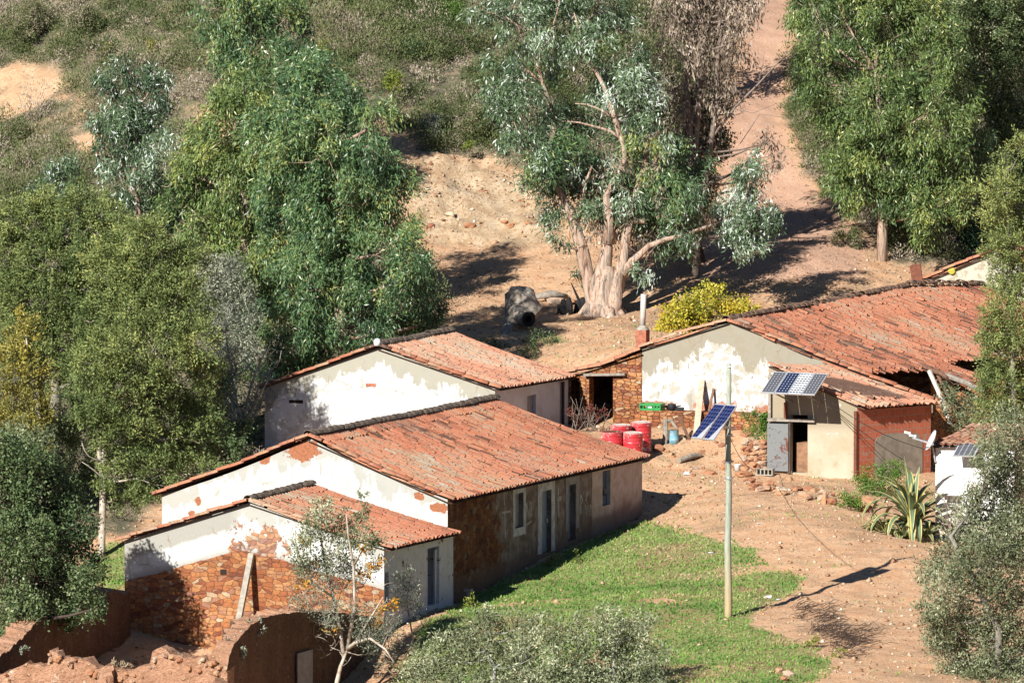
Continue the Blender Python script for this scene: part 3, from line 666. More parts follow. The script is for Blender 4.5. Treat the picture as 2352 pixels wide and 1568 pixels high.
def house_frame(l, pk, r, fe, fr, Yr):
    """near left eave, near peak, near right eave, far right eave, far peak, as bearings; Yr depth of the near right corner"""
    Yl = Yalong(r[0], Yr, l[0], E1); Yp = Yalong(r[0], Yr, pk[0], E1); Yf = Yalong(r[0], Yr, fe[0], E2); Yq = Yalong(pk[0], Yp, fr[0], E2)
    A, B, C = P(*l, Yl), P(*pk, Yp), P(*r, Yr); C2, B2 = P(*fe, Yf), P(*fr, Yq)
    return A, B, C, A + (C2 - C), B2, C2
def roof_pair(root, mt, A, B, C, A2, B2, C2, seed, over=.18, verge=.10, ridge='ridge_tile_dark', sag=.07, vm=None, **kw):
    e = nrm(C2 - C) * verge; rr = nrm(B2 - B) * verge; dl = nrm(A - B) * over; dr = nrm(C - B) * over; up = E3 * .03
    tile_roof('roof', root, mt, B - rr + up, B2 + rr + up, C - e + dr + up, C2 + e + dr + up, seed=seed, sag=sag, **kw)
    tile_roof('roof', root, mt, B - rr + up, B2 + rr + up, A - e + dl + up, A2 + e + dl + up, seed=seed + 1, sag=.02)
    cap_line('ridge', root, M[ridge], [B2 + rr + E3 * .07, (B + B2) / 2 + E3 * .03, B - rr + E3 * .07], .135, .12, .40, seed + 2)
    for q in (A + dl, C + dr):
        lo = q - e * .8 + E3 * .035; hi = B - rr * .8 + E3 * .055; md = (lo + hi) / 2 - E3 * sag * .55
        cap_line('verge', root, vm or mt, [hi, md, lo], .085, .085, .40, seed + 3, .03)
# ---------------------------------------------------------------- the long house in the middle
def long_house():
    A, B, C, A2, B2, C2 = HL = house_frame((372, 1134), (712, 1004), (1028, 1144), (1475, 1044), (1138, 920), 4.5)
    root = thing('farmhouse', 'long low whitewashed farmhouse in the middle, its shaded front with doors facing the grass', 'house', (A + C) / 2 * (1, 1, 0))
    zb = -2.0; G = Plane(A, C); F = Plane(C, C2)
    pk = float((B - A).dot(G.d)); sl = (B[2] - A[2]) / pk; sr = (B[2] - C[2]) / (G.L - pk)
    mg = m_plaster('lime_wash_long_house', (.64, .635, .59), (.50, .485, .42), (pk, B[2], sl, sr), .45, .645, (.40, .155, .075), seed=1, amt=.8, patches=[(G.pix(x, y)[0], G.pix(x, y)[1], w, h) for x, y, w, h in ((692, 1040, .48, .22), (705, 1022, .30, .2), (610, 1050, .16, .22), (962, 1140, .16, .10), (1005, 1165, .30, .16), (990, 1130, .22, .10), (456, 1152, .10, .14), (440, 1178, .10, .08), (560, 1185, .12, .12), (520, 1195, .25, .06))])
    mb = MB(); sag = lambda u, a, b, za, zz: za + (zz - za) * (u - a) / (b - a) - .10 * 4 * (u - a) * (b - u) / (b - a) ** 2 - .03
    prof = [(u, sag(u, 0, pk, A[2], B[2])) for u in np.linspace(0, pk, 7)] + [(u, sag(u, pk, G.L, B[2], C[2])) for u in np.linspace(pk, G.L, 7)[1:]]
    gable_face(mb, G, prof, zb); shell(mb, A, B, C, A2, B2, C2, zb)
    mb.build('gable_wall', mg, root)
    # the shaded front
    fu = lambda px, py=1150: F.pix(px, py)[0]; fz = lambda px, py: F.pix(px, py)[1]
    u1, u2 = fu(1148), fu(1360)
    m = mat('front_of_long_house'); v = uvv(); u, z, _ = xyz(v); n1 = noise(v, .8, 6, .6); n2 = noise(v, 2.6, 6, .65)
    st = nd('ShaderNodeMapping'); put(st.inputs[0], v); st.inputs['Scale'].default_value = (3.5, .35, 1); n4 = noise(K(st.outputs[0]), 1.6, 5, .6); n3 = noise(v, 11, 4, .6)
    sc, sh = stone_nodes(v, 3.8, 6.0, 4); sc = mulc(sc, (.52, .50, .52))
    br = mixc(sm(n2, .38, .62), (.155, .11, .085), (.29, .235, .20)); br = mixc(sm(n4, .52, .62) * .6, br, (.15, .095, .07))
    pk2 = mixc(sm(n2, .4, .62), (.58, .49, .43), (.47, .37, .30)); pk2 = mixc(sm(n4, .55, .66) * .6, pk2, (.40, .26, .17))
    foot_line = u * .062 - .25
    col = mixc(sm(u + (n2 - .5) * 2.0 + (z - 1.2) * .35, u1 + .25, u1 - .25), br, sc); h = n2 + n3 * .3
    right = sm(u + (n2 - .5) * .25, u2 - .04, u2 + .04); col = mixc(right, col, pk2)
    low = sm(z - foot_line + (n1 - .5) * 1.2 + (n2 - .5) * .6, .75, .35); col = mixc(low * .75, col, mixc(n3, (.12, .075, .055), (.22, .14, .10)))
    finish(col, .93, h + sh * .6 * sm(u, u1 + .3, u1), .7, .05); M['front_of_long_house'] = m
    def box(x0, x1, yt, yb, xm=None):
        a = fu(x0, yt); b = fu(x1, yt); return [a, b, fz((x0 + x1) / 2, yb), fz((x0 + x1) / 2, yt)]
    win = box(1183, 1202, 1132, 1211); door = box(1244, 1266, 1126, 1268); door2 = box(1305, 1322, 1112, 1240); win2 = box(1384, 1402, 1080, 1160)
    mb = MB(); holed_wall(mb, F, lambda u: C[2] + (C2[2] - C[2]) * u / F.L, lambda u: -1.2, [win, door, door2, win2], .22, us=[F.L * i / 10 for i in range(1, 10)])
    mb.build('front_wall', m, root)
    def fill(nm, o, mt, lab=None, inset=-.13):
        q = MB(); panel(q, F, o[0], o[1], o[2], o[3], inset, .05); w = q.build(nm, M[mt], root)
        if lab: w['label'] = lab
        return w
    fill('window_infill', win, 'grey_infill', 'bricked up window plastered grey'); dr = fill('door', door, 'blue_door', 'closed pale blue door in a white surround')
    ux = door[1] - .12; mb = MB(); mb.box(F.at(ux, (door[2] + door[3]) / 2, -.09), F.d * .02, F.n * .03, E3 * .06); hd = mb.build('handle', M['galvanised'], dr)
    d2 = fill('door', [door2[0] + .22, door2[1], door2[2], door2[3]], 'blue_door', 'weathered grey blue door standing ajar', -.16)
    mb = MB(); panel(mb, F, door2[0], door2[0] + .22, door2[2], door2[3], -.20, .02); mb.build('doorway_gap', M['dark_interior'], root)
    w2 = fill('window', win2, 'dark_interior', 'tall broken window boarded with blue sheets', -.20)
    mb = MB(); a, b, c, d = win2; panel(mb, F, a + .05, b, c + (d - c) * .45, d - .05, -.12, .03); mb.build('board', M['blue_board'], w2)
    mb = MB(); panel(mb, F, a + .22, b, c, c + (d - c) * .28, -.10, .03); mb.build('board', M['blue_board'], w2)
    mb = MB(); s = box(1178, 1207, 1104, 1229); surround(mb, F, [s[0], s[1], s[2], s[3]], win); mb.build('window_surround', M['white_surround'], root)
    mb = MB(); s = box(1235, 1274, 1100, 1268); surround(mb, F, [s[0], s[1], door[2], min(s[3], C[2] + (C2[2] - C[2]) * .5 - .02)], door); mb.build('door_surround', M['white_surround'], root)
    mb = MB(); s = box(1299, 1330, 1090, 1215); surround(mb, F, [s[0], s[1], s[2], s[3]], [door2[0], door2[1], s[2], door2[3]]); mb.build('door_surround', M['grey_infill'], root)
    # daubed white marks between the openings (brush strokes), one part for each mark
    rng = random.Random(4)
    for group in ([[(1157, 1117), (1158, 1160)]], [[(1153, 1177), (1171, 1174)], [(1159, 1176), (1160, 1235)]], [[(1209, 1154), (1206, 1205)], [(1209, 1154), (1215, 1190), (1217, 1150)], [(1220, 1152), (1219, 1185)], [(1209, 1205), (1220, 1196)]],
                  [[(1282, 1120), (1283, 1188)], [(1278, 1146), (1290, 1141)], [(1280, 1150), (1288, 1146)]], [[(1333, 1135), (1334, 1180)], [(1334, 1136), (1338, 1148), (1334, 1158)]], [[(1344, 1160), (1347, 1185), (1350, 1160), (1353, 1184), (1356, 1158)], [(1348, 1140), (1351, 1128)], [(1347, 1128), (1346, 1150)]]):
        mb = MB()
        for pts in group:
            V = []; Fc = []
            for k, p in enumerate(pts):
                c = F.pix(*p); q = F.pix(*pts[min(k + 1, len(pts) - 1)]); o = F.pix(*pts[max(k - 1, 0)]); x = np.array([q[0] - o[0], q[1] - o[1]]); x /= np.linalg.norm(x); nn = np.array([-x[1], x[0]]) * rng.uniform(.022, .045)
                V += [F.at(c[0] - nn[0], c[1] - nn[1], .006), F.at(c[0] + nn[0], c[1] + nn[1], .006)]
                if k: Fc.append((2 * k - 2, 2 * k, 2 * k + 1, 2 * k - 1))
            mb.raw(V, Fc)
        mb.build('paint_mark', M['paint_mark'], root)
    roof_pair(root, M['clay_tile_mixed'], A, B, C, A2, B2, C2, 10, pitch=.205, row=.42, jit=1.1, sag=.09, vm=M['clay_tile_red'])
    # loose stones weighing down the eave
    for px, py in ((1225, 1078), (1240, 1068), (1262, 1072), (1330, 1038), (1345, 1040), (1180, 1096)):
        pass
    return HL, G, F
LH, LH_G, LH_F = long_house()

# ---------------------------------------------------------------- the small house built against its near gable
def lean_house():
    A, B, C, A2, B2, C2 = house_frame((286, 1240), (572, 1153), (882, 1256), (1041, 1219), (718, 1116), Yalong(1036, 4.35, 882, E2))
    root = thing('outhouse', 'small low tiled outhouse built against the near gable, white above bare orange rubble stone', 'house', (A + C) / 2 * (1, 1, 0))
    G = Plane(A, C); F = Plane(C, C2); pk = float((B - A).dot(G.d)); sl = (B[2] - A[2]) / pk; sr = (B[2] - C[2]) / (G.L - pk)
    s0 = G.pix(292, 1332); s1 = G.pix(560, 1262); s2 = G.pix(868, 1350)
    m = m_plaster('lime_wash_outhouse', (.66, .655, .61), (.50, .485, .42), (pk, B[2], sl, sr), .30, .70, (.40, .155, .075), stoneline=(s1[0], s1[1], (s1[1] - s0[1]) / (s1[0] - s0[0]), (s1[1] - s2[1]) / (s2[0] - s1[0])), seed=3, grey_band=True, amt=.7)
    mb = MB(); gable_face(mb, G, [(0, A[2] - .02), (pk, B[2] - .02), (G.L, C[2] - .02)], -2.6)
    zb = -2.6; dn = lambda p: np.array([p[0], p[1], zb]); mb.face([A2, dn(A2), dn(A), A]); mb.build('gable_wall', m, root)
    v0 = G.pix(510, 1313)
    mb = MB(); panel(mb, G, v0[0] - .05, v0[0] + .13, v0[1] - .07, v0[1] + .07, .006, .02); mb.build('putlog_hole', M['dark_interior'], root)
    mf = mat('front_of_outhouse'); v = uvv(); n1 = noise(v, 1.3, 6, .62); n2 = noise(v, 4, 6, .65); st = nd('ShaderNodeMapping'); put(st.inputs[0], v); st.inputs['Scale'].default_value = (3.5, .35, 1); n4 = noise(K(st.outputs[0]), 1.6, 5, .6)
    c = mixc(sm(n2, .45, .66) * .4, (.66, .65, .64), (.48, .44, .40)); c = mixc(sm(n4, .56, .68) * .35, c, (.42, .34, .28)); c = mixc(sm(n1 * .6 + n2 * .4, .575, .59), c, (.15, .09, .065)); finish(c, .93, n2 + n1, .6, .04)
    a = F.pix(982, 1300)[0]; b = F.pix(1009, 1300)[0]; zt = F.pix(996, 1256)[1]; zl = F.pix(996, 1388)[1]
    e = F.pix(879, 1340)[0]; g = F.pix(893, 1340)[0]; w0 = F.pix(886, 1390)[1]; w1 = F.pix(886, 1314)[1]
    e = max(e, .05)
    mb = MB(); holed_wall(mb, F, lambda u: C[2] + (C2[2] - C[2]) * u / F.L - .02, lambda u: -2.2, [(a, b, zl, zt), (e, g, w0, w1)], .42); mb.build('front_wall', mf, root)
    mb = MB(); panel(mb, F, b - .16, b - .01, zl, zt - .1, -.06, .05); d = mb.build('door', M['peeling_limewash'], root); d['label'] = 'peeling half open door'
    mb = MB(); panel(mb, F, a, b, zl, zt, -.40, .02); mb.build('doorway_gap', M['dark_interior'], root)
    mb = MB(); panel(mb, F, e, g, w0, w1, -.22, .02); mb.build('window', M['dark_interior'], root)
    dl = nrm(A - B) * .14; dr = nrm(C - B) * .2; up = E3 * .03; e2 = nrm(C2 - C) * .09
    tile_roof('roof', root, M['clay_tile_red'], B - e2 + up, B2 + up, C - e2 + dr + up, C2 + dr + up, seed=31, pitch=.205, row=.40, jit=1.3, sag=.05)
    tile_roof('roof', root, M['clay_tile_red'], B - e2 + up, B2 + up, A - e2 + dl + up, A2 + dl + up, seed=33)
    cap_line('ridge', root, M['ridge_tile_dark'], [B2 + E3 * .06, B + E3 * .06], .13, .11, .40, 34)
    cap_line('verge', root, M['clay_tile_red'], [B - e2 + E3 * .05, (A + B) / 2 - e2 + E3 * .02, A + dl - e2 + E3 * .04], .085, .08, .40, 35)
    cap_line('verge', root, M['clay_tile_worn'], [B + E3 * .05, C + dr + E3 * .03], .075, .07, .40, 36)
    return G, F
OH_G, OH_F = lean_house()

# ---------------------------------------------------------------- the house behind
def back_house():
    A, B, C, A2, B2, C2 = house_frame((608, 889), (870, 797), (1137, 889), (1305, 861), (1035, 764), 24.6)
    root = thing('farmhouse', 'small whitewashed house behind the long one, its left corner in tree shade', 'house', (A + C) / 2 * (1, 1, 0))
    G = Plane(A, C); F = Plane(C, C2); pk = float((B - A).dot(G.d)); sl = (B[2] - A[2]) / pk; sr = (B[2] - C[2]) / (G.L - pk)
    m = m_plaster('lime_wash_back_house', (.68, .675, .65), (.44, .405, .315), (pk, B[2], sl, sr), .50, .80, seed=7, amt=.55)
    mb = MB(); gable_face(mb, G, [(0, A[2] - .02), (pk, B[2] - .02), (G.L, C[2] - .02)], -.5); shell(mb, A, B, C, A2, B2, C2, -.5); mb.build('gable_wall', m, root)
    v0 = G.pix(680, 922); v1 = G.pix(852, 884)
    for nm, v, w in (('wall_slot', v0, .22), ('wall_scar', v1, .16)):
        mb = MB(); panel(mb, G, v[0] - w, v[0] + w, v[1] - .05, v[1] + .05, .006, .02); mb.build(nm, M['dark_interior'] if nm == 'wall_slot' else M['chimney_brick'], root)
    mf = mat('front_of_back_house'); v = uvv(); n1 = noise(v, 1.2, 6, .6); n2 = noise(v, 5, 6, .6); finish(mixc(sm(n1, .4, .62), (.70, .66, .65), (.60, .54, .51)), .92, n2, .3, .02)
    a = F.pix(1211, 920)[0]; b = F.pix(1231, 920)[0]; zt = F.pix(1221, 907)[1]; zl = F.pix(1221, 957)[1]
    mb = MB(); holed_wall(mb, F, lambda u: C[2] + (C2[2] - C[2]) * u / F.L - .02, lambda u: .6, [(a, b, zl, zt)], .24); mb.build('front_wall', mf, root)
    mb = MB(); panel(mb, F, a + .22, b, zl, zt, -.10, .04); w = mb.build('window_shutter', M['grey_infill'], root); mb = MB(); panel(mb, F, a, a + .22, zl, zt, -.09, .05); mb.build('frame', M['red_frame'], w)
    mb = MB(); u = F.pix(1288, 900)[0]; mb.tube([F.at(u, 1.2, .07), F.at(u, C2[2] - .15, .07)], .05, 8); mb.build('drain_pipe', M['dark_bark'], root)
    roof_pair(root, M['clay_tile_worn'], A, B, C, A2, B2, C2, 50, pitch=.205, row=.41, sag=.06, vm=M['clay_tile_red'])
    mb = MB(); q = B - E2 * .12 + E3 * .05; mb.lathe(q, [(.001, .0), (.10, 0), (.11, .12), (.07, .2), (.001, .22)], 10); mb.build('ridge_end', M['white_enamel'], root, True)
back_house()

# ---------------------------------------------------------------- the big house on the right, half fallen in
BY = 30.0
def bY(px): return Yalong(1475, BY, px, E1)
def big_house():
    pr = [(1475, 801), (1560, 770), (1672, 740), (1790, 782), (1900, 829), (2000, 868), (2142, 922)]
    pts = [P(x, y, bY(x)) for x, y in pr]; A, B, C = pts[0], pts[2], pts[-1]
    root = thing('farmhouse', 'big whitewashed house on the right, its sagging red roof fallen in', 'house', (A + C) / 2 * (1, 1, 0))
    G = Plane(A, C); prof = [(float((q - A).dot(G.d)), q[2]) for q in pts]; pk = prof[2][0]
    base = G.pix(1600, 942)[1]
    m = m_plaster('lime_wash_big_house', (.70, .695, .67), (.34, .30, .215), (pk, B[2] + .1, .30, .40), 1.0, .715, (.46, .20, .12), base + .22, seed=11, amt=.75)
    mb = MB(); gable_face(mb, G, prof, base); mb.build('gable_wall', m, root)
    mb = MB(); FP = Plane(G.at(-.02, 0, .60), G.at(3.9, 0, .60)); n = 14
    for i in range(n):
        a, b = FP.L * i / n, FP.L * (i + 1) / n; mb.face([FP.at(a, .5), FP.at(b, .5), FP.at(b, base), FP.at(a, base)], [(a, .5), (b, .5), (b, base), (a, base)])
        mb.face([FP.at(a, base), FP.at(b, base), FP.at(b, base, -.64), FP.at(a, base, -.64)], [(a, base), (b, base), (b, base + .2), (a, base + .2)])
    mb.build('foundation', M['rubble_masonry'], root)
    # ridge in two runs, the far one sunken
    RN = P(1674, 736, bY(1674)); yr = bY(1672); R1 = P(2092, 658, Yalong(1672, yr, 2092, E2)); R2 = P(2300, 655, R1[1] + 7.5)
    EN = P(2148, 918, bY(2148)); dn = EN - RN; L = pts
    def tend(s):
        a = s * 418
        if a < 9: return 1.0
        if a < 34: return .63 + .02 * math.sin(a)
        if a < 118: return .635 + (a - 34) * .0011 + .012 * math.sin(a * 1.3)
        if a < 168: return .965 - (a - 118) * .0022
        if a < 275: return .685 + .012 * math.sin(a * .7) + (a - 168) * .0004
        return .80
    v = E2 * .10
    tile_roof('roof', root, M['clay_tile_red'], RN - v, R1, RN - v + dn, R1 + dn, pitch=.215, row=.40, seed=70, jit=2.0, miss=.010, sag=.14, tend=tend)
    tile_roof('roof', root, M['clay_tile_red'], R1, R2, R1 + dn, R2 + dn, pitch=.215, row=.40, seed=71, jit=2.0, miss=.01, sag=.14, tend=lambda s: .82)
    dl = A + nrm(A - B) * .15 - B
    tile_roof('roof', root, M['clay_tile_red'], RN - v, R1, RN - v + dl, R1 + dl, pitch=.25, row=.4, seed=72)
    cap_line('ridge', root, M['ridge_tile_worn'], [R2 + E3 * .03, R1 + E3 * .06, (RN * .45 + R1 * .55) - E3 * .02, (RN * .8 + R1 * .2) + E3 * .03, RN - v + E3 * .05], .13, .11, .38, 73, jit=2.2)
    cap_line('verge', root, M['clay_tile_worn'], [p + E3 * .045 - E2 * .06 for p in pts[:3]][::-1], .09, .08, .4, 74)
    cap_line('verge', root, M['clay_tile_red'], [p + E3 * .05 - E2 * .06 for p in pts[2:]], .10, .09, .4, 75, jit=1.6)
    # left wall, back and broken inner walls
    mb = MB(); dn0 = lambda p, z=.5: np.array([p[0], p[1], z]); A2 = A + (R1 - RN); mb.face([A2, dn0(A2), dn0(A), A]); lw = -E3 * .45; mb.face([dn0(A2), A2 + lw, R1 + lw, R1 + dn * .97 + lw, dn0(R1 + dn * .97)]); mb.build('rear_wall', m, root)
    def inner(px0, px1, yt, Y, mt, nm, ragged=.25, seed=0, zbot=.6, dirv=None, tops=None):
        a = P(px0, yt, Y); b = a + (dirv if dirv is not None else E1 * 1.0) * ((px1 - px0) / scale_at(Y)) / (dirv[0] if dirv is not None else E1[0]); pl = Plane(a, b); mb = MB(); n = 12
        zs = [a[2] - ragged * (fbm(i * .55, seed, seed, 3) + .3) for i in range(n + 1)]
        if tops: zs = list(np.interp(np.linspace(0, 1, n + 1), [q[0] for q in tops], [a[2] - q[1] for q in tops]))
        for i in range(n):
            u0, u1 = pl.L * i / n, pl.L * (i + 1) / n
            mb.face([pl.at(u0, zbot), pl.at(u1, zbot), pl.at(u1, zs[i + 1]), pl.at(u0, zs[i])], [(u0, zbot), (u1, zbot), (u1, zs[i + 1]), (u0, zs[i])])
            mb.face([pl.at(u0, zs[i]), pl.at(u1, zs[i + 1]), pl.at(u1, zs[i + 1], -.45), pl.at(u0, zs[i], -.45)], [(u0, zs[i]), (u1, zs[i + 1]), (u1, zs[i + 1] + .4), (u0, zs[i] + .4)])
        for u, z, k in ((0, zs[0], 0), (pl.L, zs[-1], 1)): mb.face([pl.at(u, zbot), pl.at(u, z), pl.at(u, z, -.45), pl.at(u, zbot, -.45)], [(u, zbot), (u, z), (u + .4, z), (u + .4, zbot)])
        return mb.build(nm, mt, root)
    inner(1985, 2136, 838, 33.5, M['dark_masonry'], 'inner_wall', .1, 3)
    inner(2150, 2330, 868, 31.5, M['rubble_masonry'], 'inner_wall', .35, 9)
    # eave wall stub beyond the gable corner
    E = Plane(C - E2 * .0, C + E2 * 3.2); mb = MB(); n = 8
    for i in range(n):
        u0, u1 = E.L * i / n, E.L * (i + 1) / n; z0 = C[2] - .12 - u0 * .40 + .15 * fbm(i * .8, 1, 2, 2); z1 = C[2] - .12 - u1 * .40 + .15 * fbm((i + 1) * .8, 1, 2, 2)
        mb.face([E.at(u0, .4), E.at(u1, .4), E.at(u1, z1), E.at(u0, z0)], [(u0, .4), (u1, .4), (u1, z1), (u0, z0)]); mb.face([E.at(u0, z0), E.at(u1, z1), E.at(u1, z1, -.4), E.at(u0, z0, -.4)], [(u0, z0), (u1, z1), (u1, z1 + .4), (u0, z0 + .4)])
    mb.build('broken_eave_wall', M['rubble_masonry'], root)
    # exposed timbers
    for p, q, w, mt in ((P(2134, 852, 31.0), P(2192, 1005, 29.6), .13, 'bleached_wood'), (P(2154, 862, 31.2), P(2212, 1000, 29.2), .10, 'brown_wood'), (P(2172, 862, 30.9), P(2262, 902, 29.0), .17, 'grey_wood'), (P(2136, 850, 31.4), P(2176, 868, 30.6), .15, 'brown_wood')):
        mb = MB(); mb.tube([p, (p + q) / 2 + np.array([.05, 0, .03]), q], [w * .5, w * .46, w * .4], 7, jit=.2); mb.build('rafter', M[mt], root)
    # chimney at the left corner
    c = P(1476, 778, BY + .55); mb = MB(); mb.box(c + E3 * -.15, E1 * .165, E2 * .165, E3 * .42); ch = mb.build('chimney', M['chimney_brick'], root)
    mb = MB(); mb.lathe(c + E3 * .27, [(.19, 0), (.18, .05), (.10, .13), (.09, .14)], 12); mb.build('chimney_cap', M['concrete'], ch, True)
    mb = MB(); mb.tube([c + E3 * .38, c + E3 * 1.34 + E1 * .03], .085, 12); mb.build('flue_pipe', M['fibre_cement'], ch, True)
    return G
BG = big_house()

# ---------------------------------------------------------------- the roofless stone shed between the houses
def stone_shed():
    a = P(1302, 862, bY(1302)); b = P(1474, 806, bY(1474)); pl = Plane(a, b)
    root = thing('stone_shed', 'ruined rubble stone shed with a black doorway, between the two white gables', 'shed', (a + b) / 2 * (1, 1, 0))
    d0 = pl.pix(1353, 864); d1 = pl.pix(1408, 984); g0 = pl.pix(1310, 868); g1 = pl.pix(1336, 990)
    top = lambda u: a[2] + (b[2] - a[2]) * (u / pl.L) - .09 * math.sin(math.pi * u / pl.L)
    mb = MB(); zt = d0[1]
    gap = [(g0[0] + .0, g0[0] + .12, 2.9, g0[1] - .05), (g0[0] + .12, g0[0] + .24, 1.2, g0[1]), (g0[0] + .24, g1[0] - .06, 1.2, g0[1] - .1), (g1[0] - .06, g1[0] + .02, 1.2, g0[1] - .75)]
    holed_wall(mb, pl, top, lambda u: 1.0, [(d0[0], d1[0], 1.2, zt)] + gap, .42, us=[pl.L * i / 12 for i in range(1, 12)])
    for i in range(10):
        u0, u1 = pl.L * i / 10, pl.L * (i + 1) / 10; mb.face([pl.at(u0, top(u0)), pl.at(u1, top(u1)), pl.at(u1, top(u1), -.42), pl.at(u0, top(u0), -.42)], [(u0, 0), (u1, 0), (u1, .4), (u0, .4)])
    mb.build('wall', M['rubble_masonry'], root)
    back = E2 * 3.6; mb = MB(); A, Bb = a - E3 * 0, b
    bl, br = a + back, b + back; z0 = lambda p: np.array([p[0], p[1], .8])
    mb.face([z0(bl), z0(br), br, bl]); mb.face([z0(a), z0(bl), bl, a]); mb.face([z0(br), z0(b), b, br]); mb.build('rear_wall', M['dark_masonry'], root)
    tile_roof('roof', root, M['clay_tile_red'], b - E2 * .1 + E3 * .05, br + E3 * .05, a - E2 * .1 + E3 * .05 - E1 * .1, bl + E3 * .05 - E1 * .1, pitch=.24, row=.38, seed=90, sag=.12)
    md = (a + b) / 2 - E3 * .10
    cap_line('verge', root, M['clay_tile_red'], [b - E2 * .05 + E3 * .05, md - E2 * .05 + E3 * .05, a - E2 * .05 + E3 * .05 - E1 * .1], .11, .10, .40, 91, jit=1.5)
    mb = MB(); l0 = pl.at(d0[0] - .12, zt + .05, .02); l1 = pl.at(d1[0] + .42, zt + .10, .02); mb.bar(l0, l1, .3, .07); mb.build('lintel', M['grey_wood'], root)
stone_shed()

# ---------------------------------------------------------------- the rendered shed with the solar array
SHY = 23.5
def brick_shed():
    c0 = P(1969, 1099, SHY); yl = Yalong(1969, SHY, 1765, E1)
    F = Plane(P(1765, 900, yl), P(1969, 931, SHY)); ang = R(42); eb = np.array([math.cos(ang), math.sin(ang), 0]); yb = Yalong(1969, SHY, 2138, eb)
    Bw = Plane(P(1969, 931, SHY), P(2138, 921, yb))
    root = thing('brick_shed', 'cement rendered shed with a red hollow brick side and a sheet metal door', 'shed', c0)
    zv0 = P(1770, 838, yl)[2]; zv1 = P(1969, 931, SHY)[2]; zb = .8
    m = mat('cement_render'); v = uvv(); u, z, _ = xyz(v); n1 = noise(v, 1.0, 6, .6); n2 = noise(v, 3.5, 6, .65); n3 = noise(v, 14, 4, .6)
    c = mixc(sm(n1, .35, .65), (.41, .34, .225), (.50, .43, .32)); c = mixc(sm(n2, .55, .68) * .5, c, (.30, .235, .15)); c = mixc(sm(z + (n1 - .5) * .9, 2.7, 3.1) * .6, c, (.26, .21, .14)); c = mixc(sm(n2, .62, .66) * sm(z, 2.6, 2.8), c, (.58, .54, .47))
    finish(c, .92, n2 + n3 * .4, .35, .02)
    d0 = F.pix(1816, 952); d1 = F.pix(1855, 1086)
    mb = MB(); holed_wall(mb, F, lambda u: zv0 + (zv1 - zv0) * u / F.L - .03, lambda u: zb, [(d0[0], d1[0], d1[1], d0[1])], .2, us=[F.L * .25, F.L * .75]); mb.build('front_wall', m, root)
    mb = MB(); st = F.pix(1835, 1018)[1]; mb.box(F.at((d0[0] + d1[0]) / 2 + .06, (d1[1] + st) / 2, -.5), F.d * (d1[0] - d0[0]) * .46, F.n * .25, E3 * (st - d1[1]) / 2); mb.build('inner_block', M['earth_fill'], root)
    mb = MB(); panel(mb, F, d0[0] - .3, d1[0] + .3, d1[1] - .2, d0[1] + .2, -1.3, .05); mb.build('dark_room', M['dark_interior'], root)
    zt = Bw.A[2]; z2 = P(2138, 921, yb)[2]; n = 8
    mb = MB()
    for i in range(n):
        a, b = Bw.L * i / n, Bw.L * (i + 1) / n; ta, tb = (zt + (z2 - zt) * q / Bw.L - .04 for q in (a, b)); mb.face([Bw.at(a, zb), Bw.at(b, zb), Bw.at(b, tb), Bw.at(a, ta)], [(a, zb), (b, zb), (b, tb), (a, ta)])
    mb.build('brick_wall', M['hollow_brick'], root)
    # grey render patch with rounded shoulders, a slab 1.5 cm proud
    p0 = Bw.pix(2008, 1092); p1 = Bw.pix(2118, 1090); t0 = Bw.pix(2012, 1006)[1]; t1 = Bw.pix(2060, 993)[1]; mb = MB()
    pro = [(p0[0], t0 - .12), (p0[0] + .12, t0 + .02), (p0[0] + .5, t1), (p0[0] + .95, t1 - .01), (p1[0] - .2, t1 - .07), (p1[0], t1 - .3)]
    for (a, za), (b, zz) in zip(pro[:-1], pro[1:]): mb.face([Bw.at(a, zb, .015), Bw.at(b, zb, .015), Bw.at(b, zz, .015), Bw.at(a, za, .015)]); mb.face([Bw.at(a, za, .015), Bw.at(b, zz, .015), Bw.at(b, zz, 0), Bw.at(a, za, 0)])
    mb.build('cement_patch', M['cement'], root)
    # side and back, roof
    BL = P(1903, 842, 28.0); BR = P(2140, 921, yb + 1.2)
    T0 = np.array([*F.at(0, 0)[:2], zv0]); T1 = Bw.A.copy(); T2 = Bw.at(Bw.L, z2)
    mb = MB(); g = lambda p: np.array([p[0], p[1], zb]); mb.face([g(BL), g(T0), T0 - E3 * .04, BL - E3 * .04]); mb.build('side_wall', M['rubble_masonry'], root); mb = MB(); mb.face([g(T2), g(BR), BR - E3 * .04, T2 - E3 * .04]); mb.build('rear_wall', M['rubble_masonry'], root)
    ov = nrm(T1 - T0) * .22; fr_ = F.n * .07
    tile_roof('roof', root, M['clay_tile_worn'], T0 + fr_ + E3 * .03, BL + E3 * .03, T1 + ov + fr_ + E3 * .03, T2 + ov * .9 + E3 * .03 + Bw.d * .15, pitch=.215, row=.40, seed=110, jit=1.8, sag=.03)
    cap_line('verge', root, M['clay_tile_worn'], [T0 + F.n * .03 + E3 * .05, T1 + ov + F.n * .03 + E3 * .05], .075, .07, .38, 111, jit=1.2)
    # door, posts and lintel beam
    q0 = F.pix(1762, 972, .16); q1 = F.pix(1810, 1082, .16); mb = MB(); panel(mb, F, q0[0], q1[0], q1[1], q0[1], .16, .025); dr = mb.build('door', M['rusty_sheet'], root); dr['label'] = 'open rusty grey sheet metal door'
    mb = MB(); panel(mb, F, q1[0] - .03, q1[0] + .06, q1[1] - .08, q0[1] + .02, .13, .06); mb.build('door_post', M['dark_bark'], dr)
    mb = MB(); a = F.pix(1763, 963, .10); b = F.pix(1871, 966, .10); mb.bar(F.at(a[0], a[1], .09), F.at(b[0], b[1], .09), .09, .09); mb.build('lintel', M['grey_wood'], root)
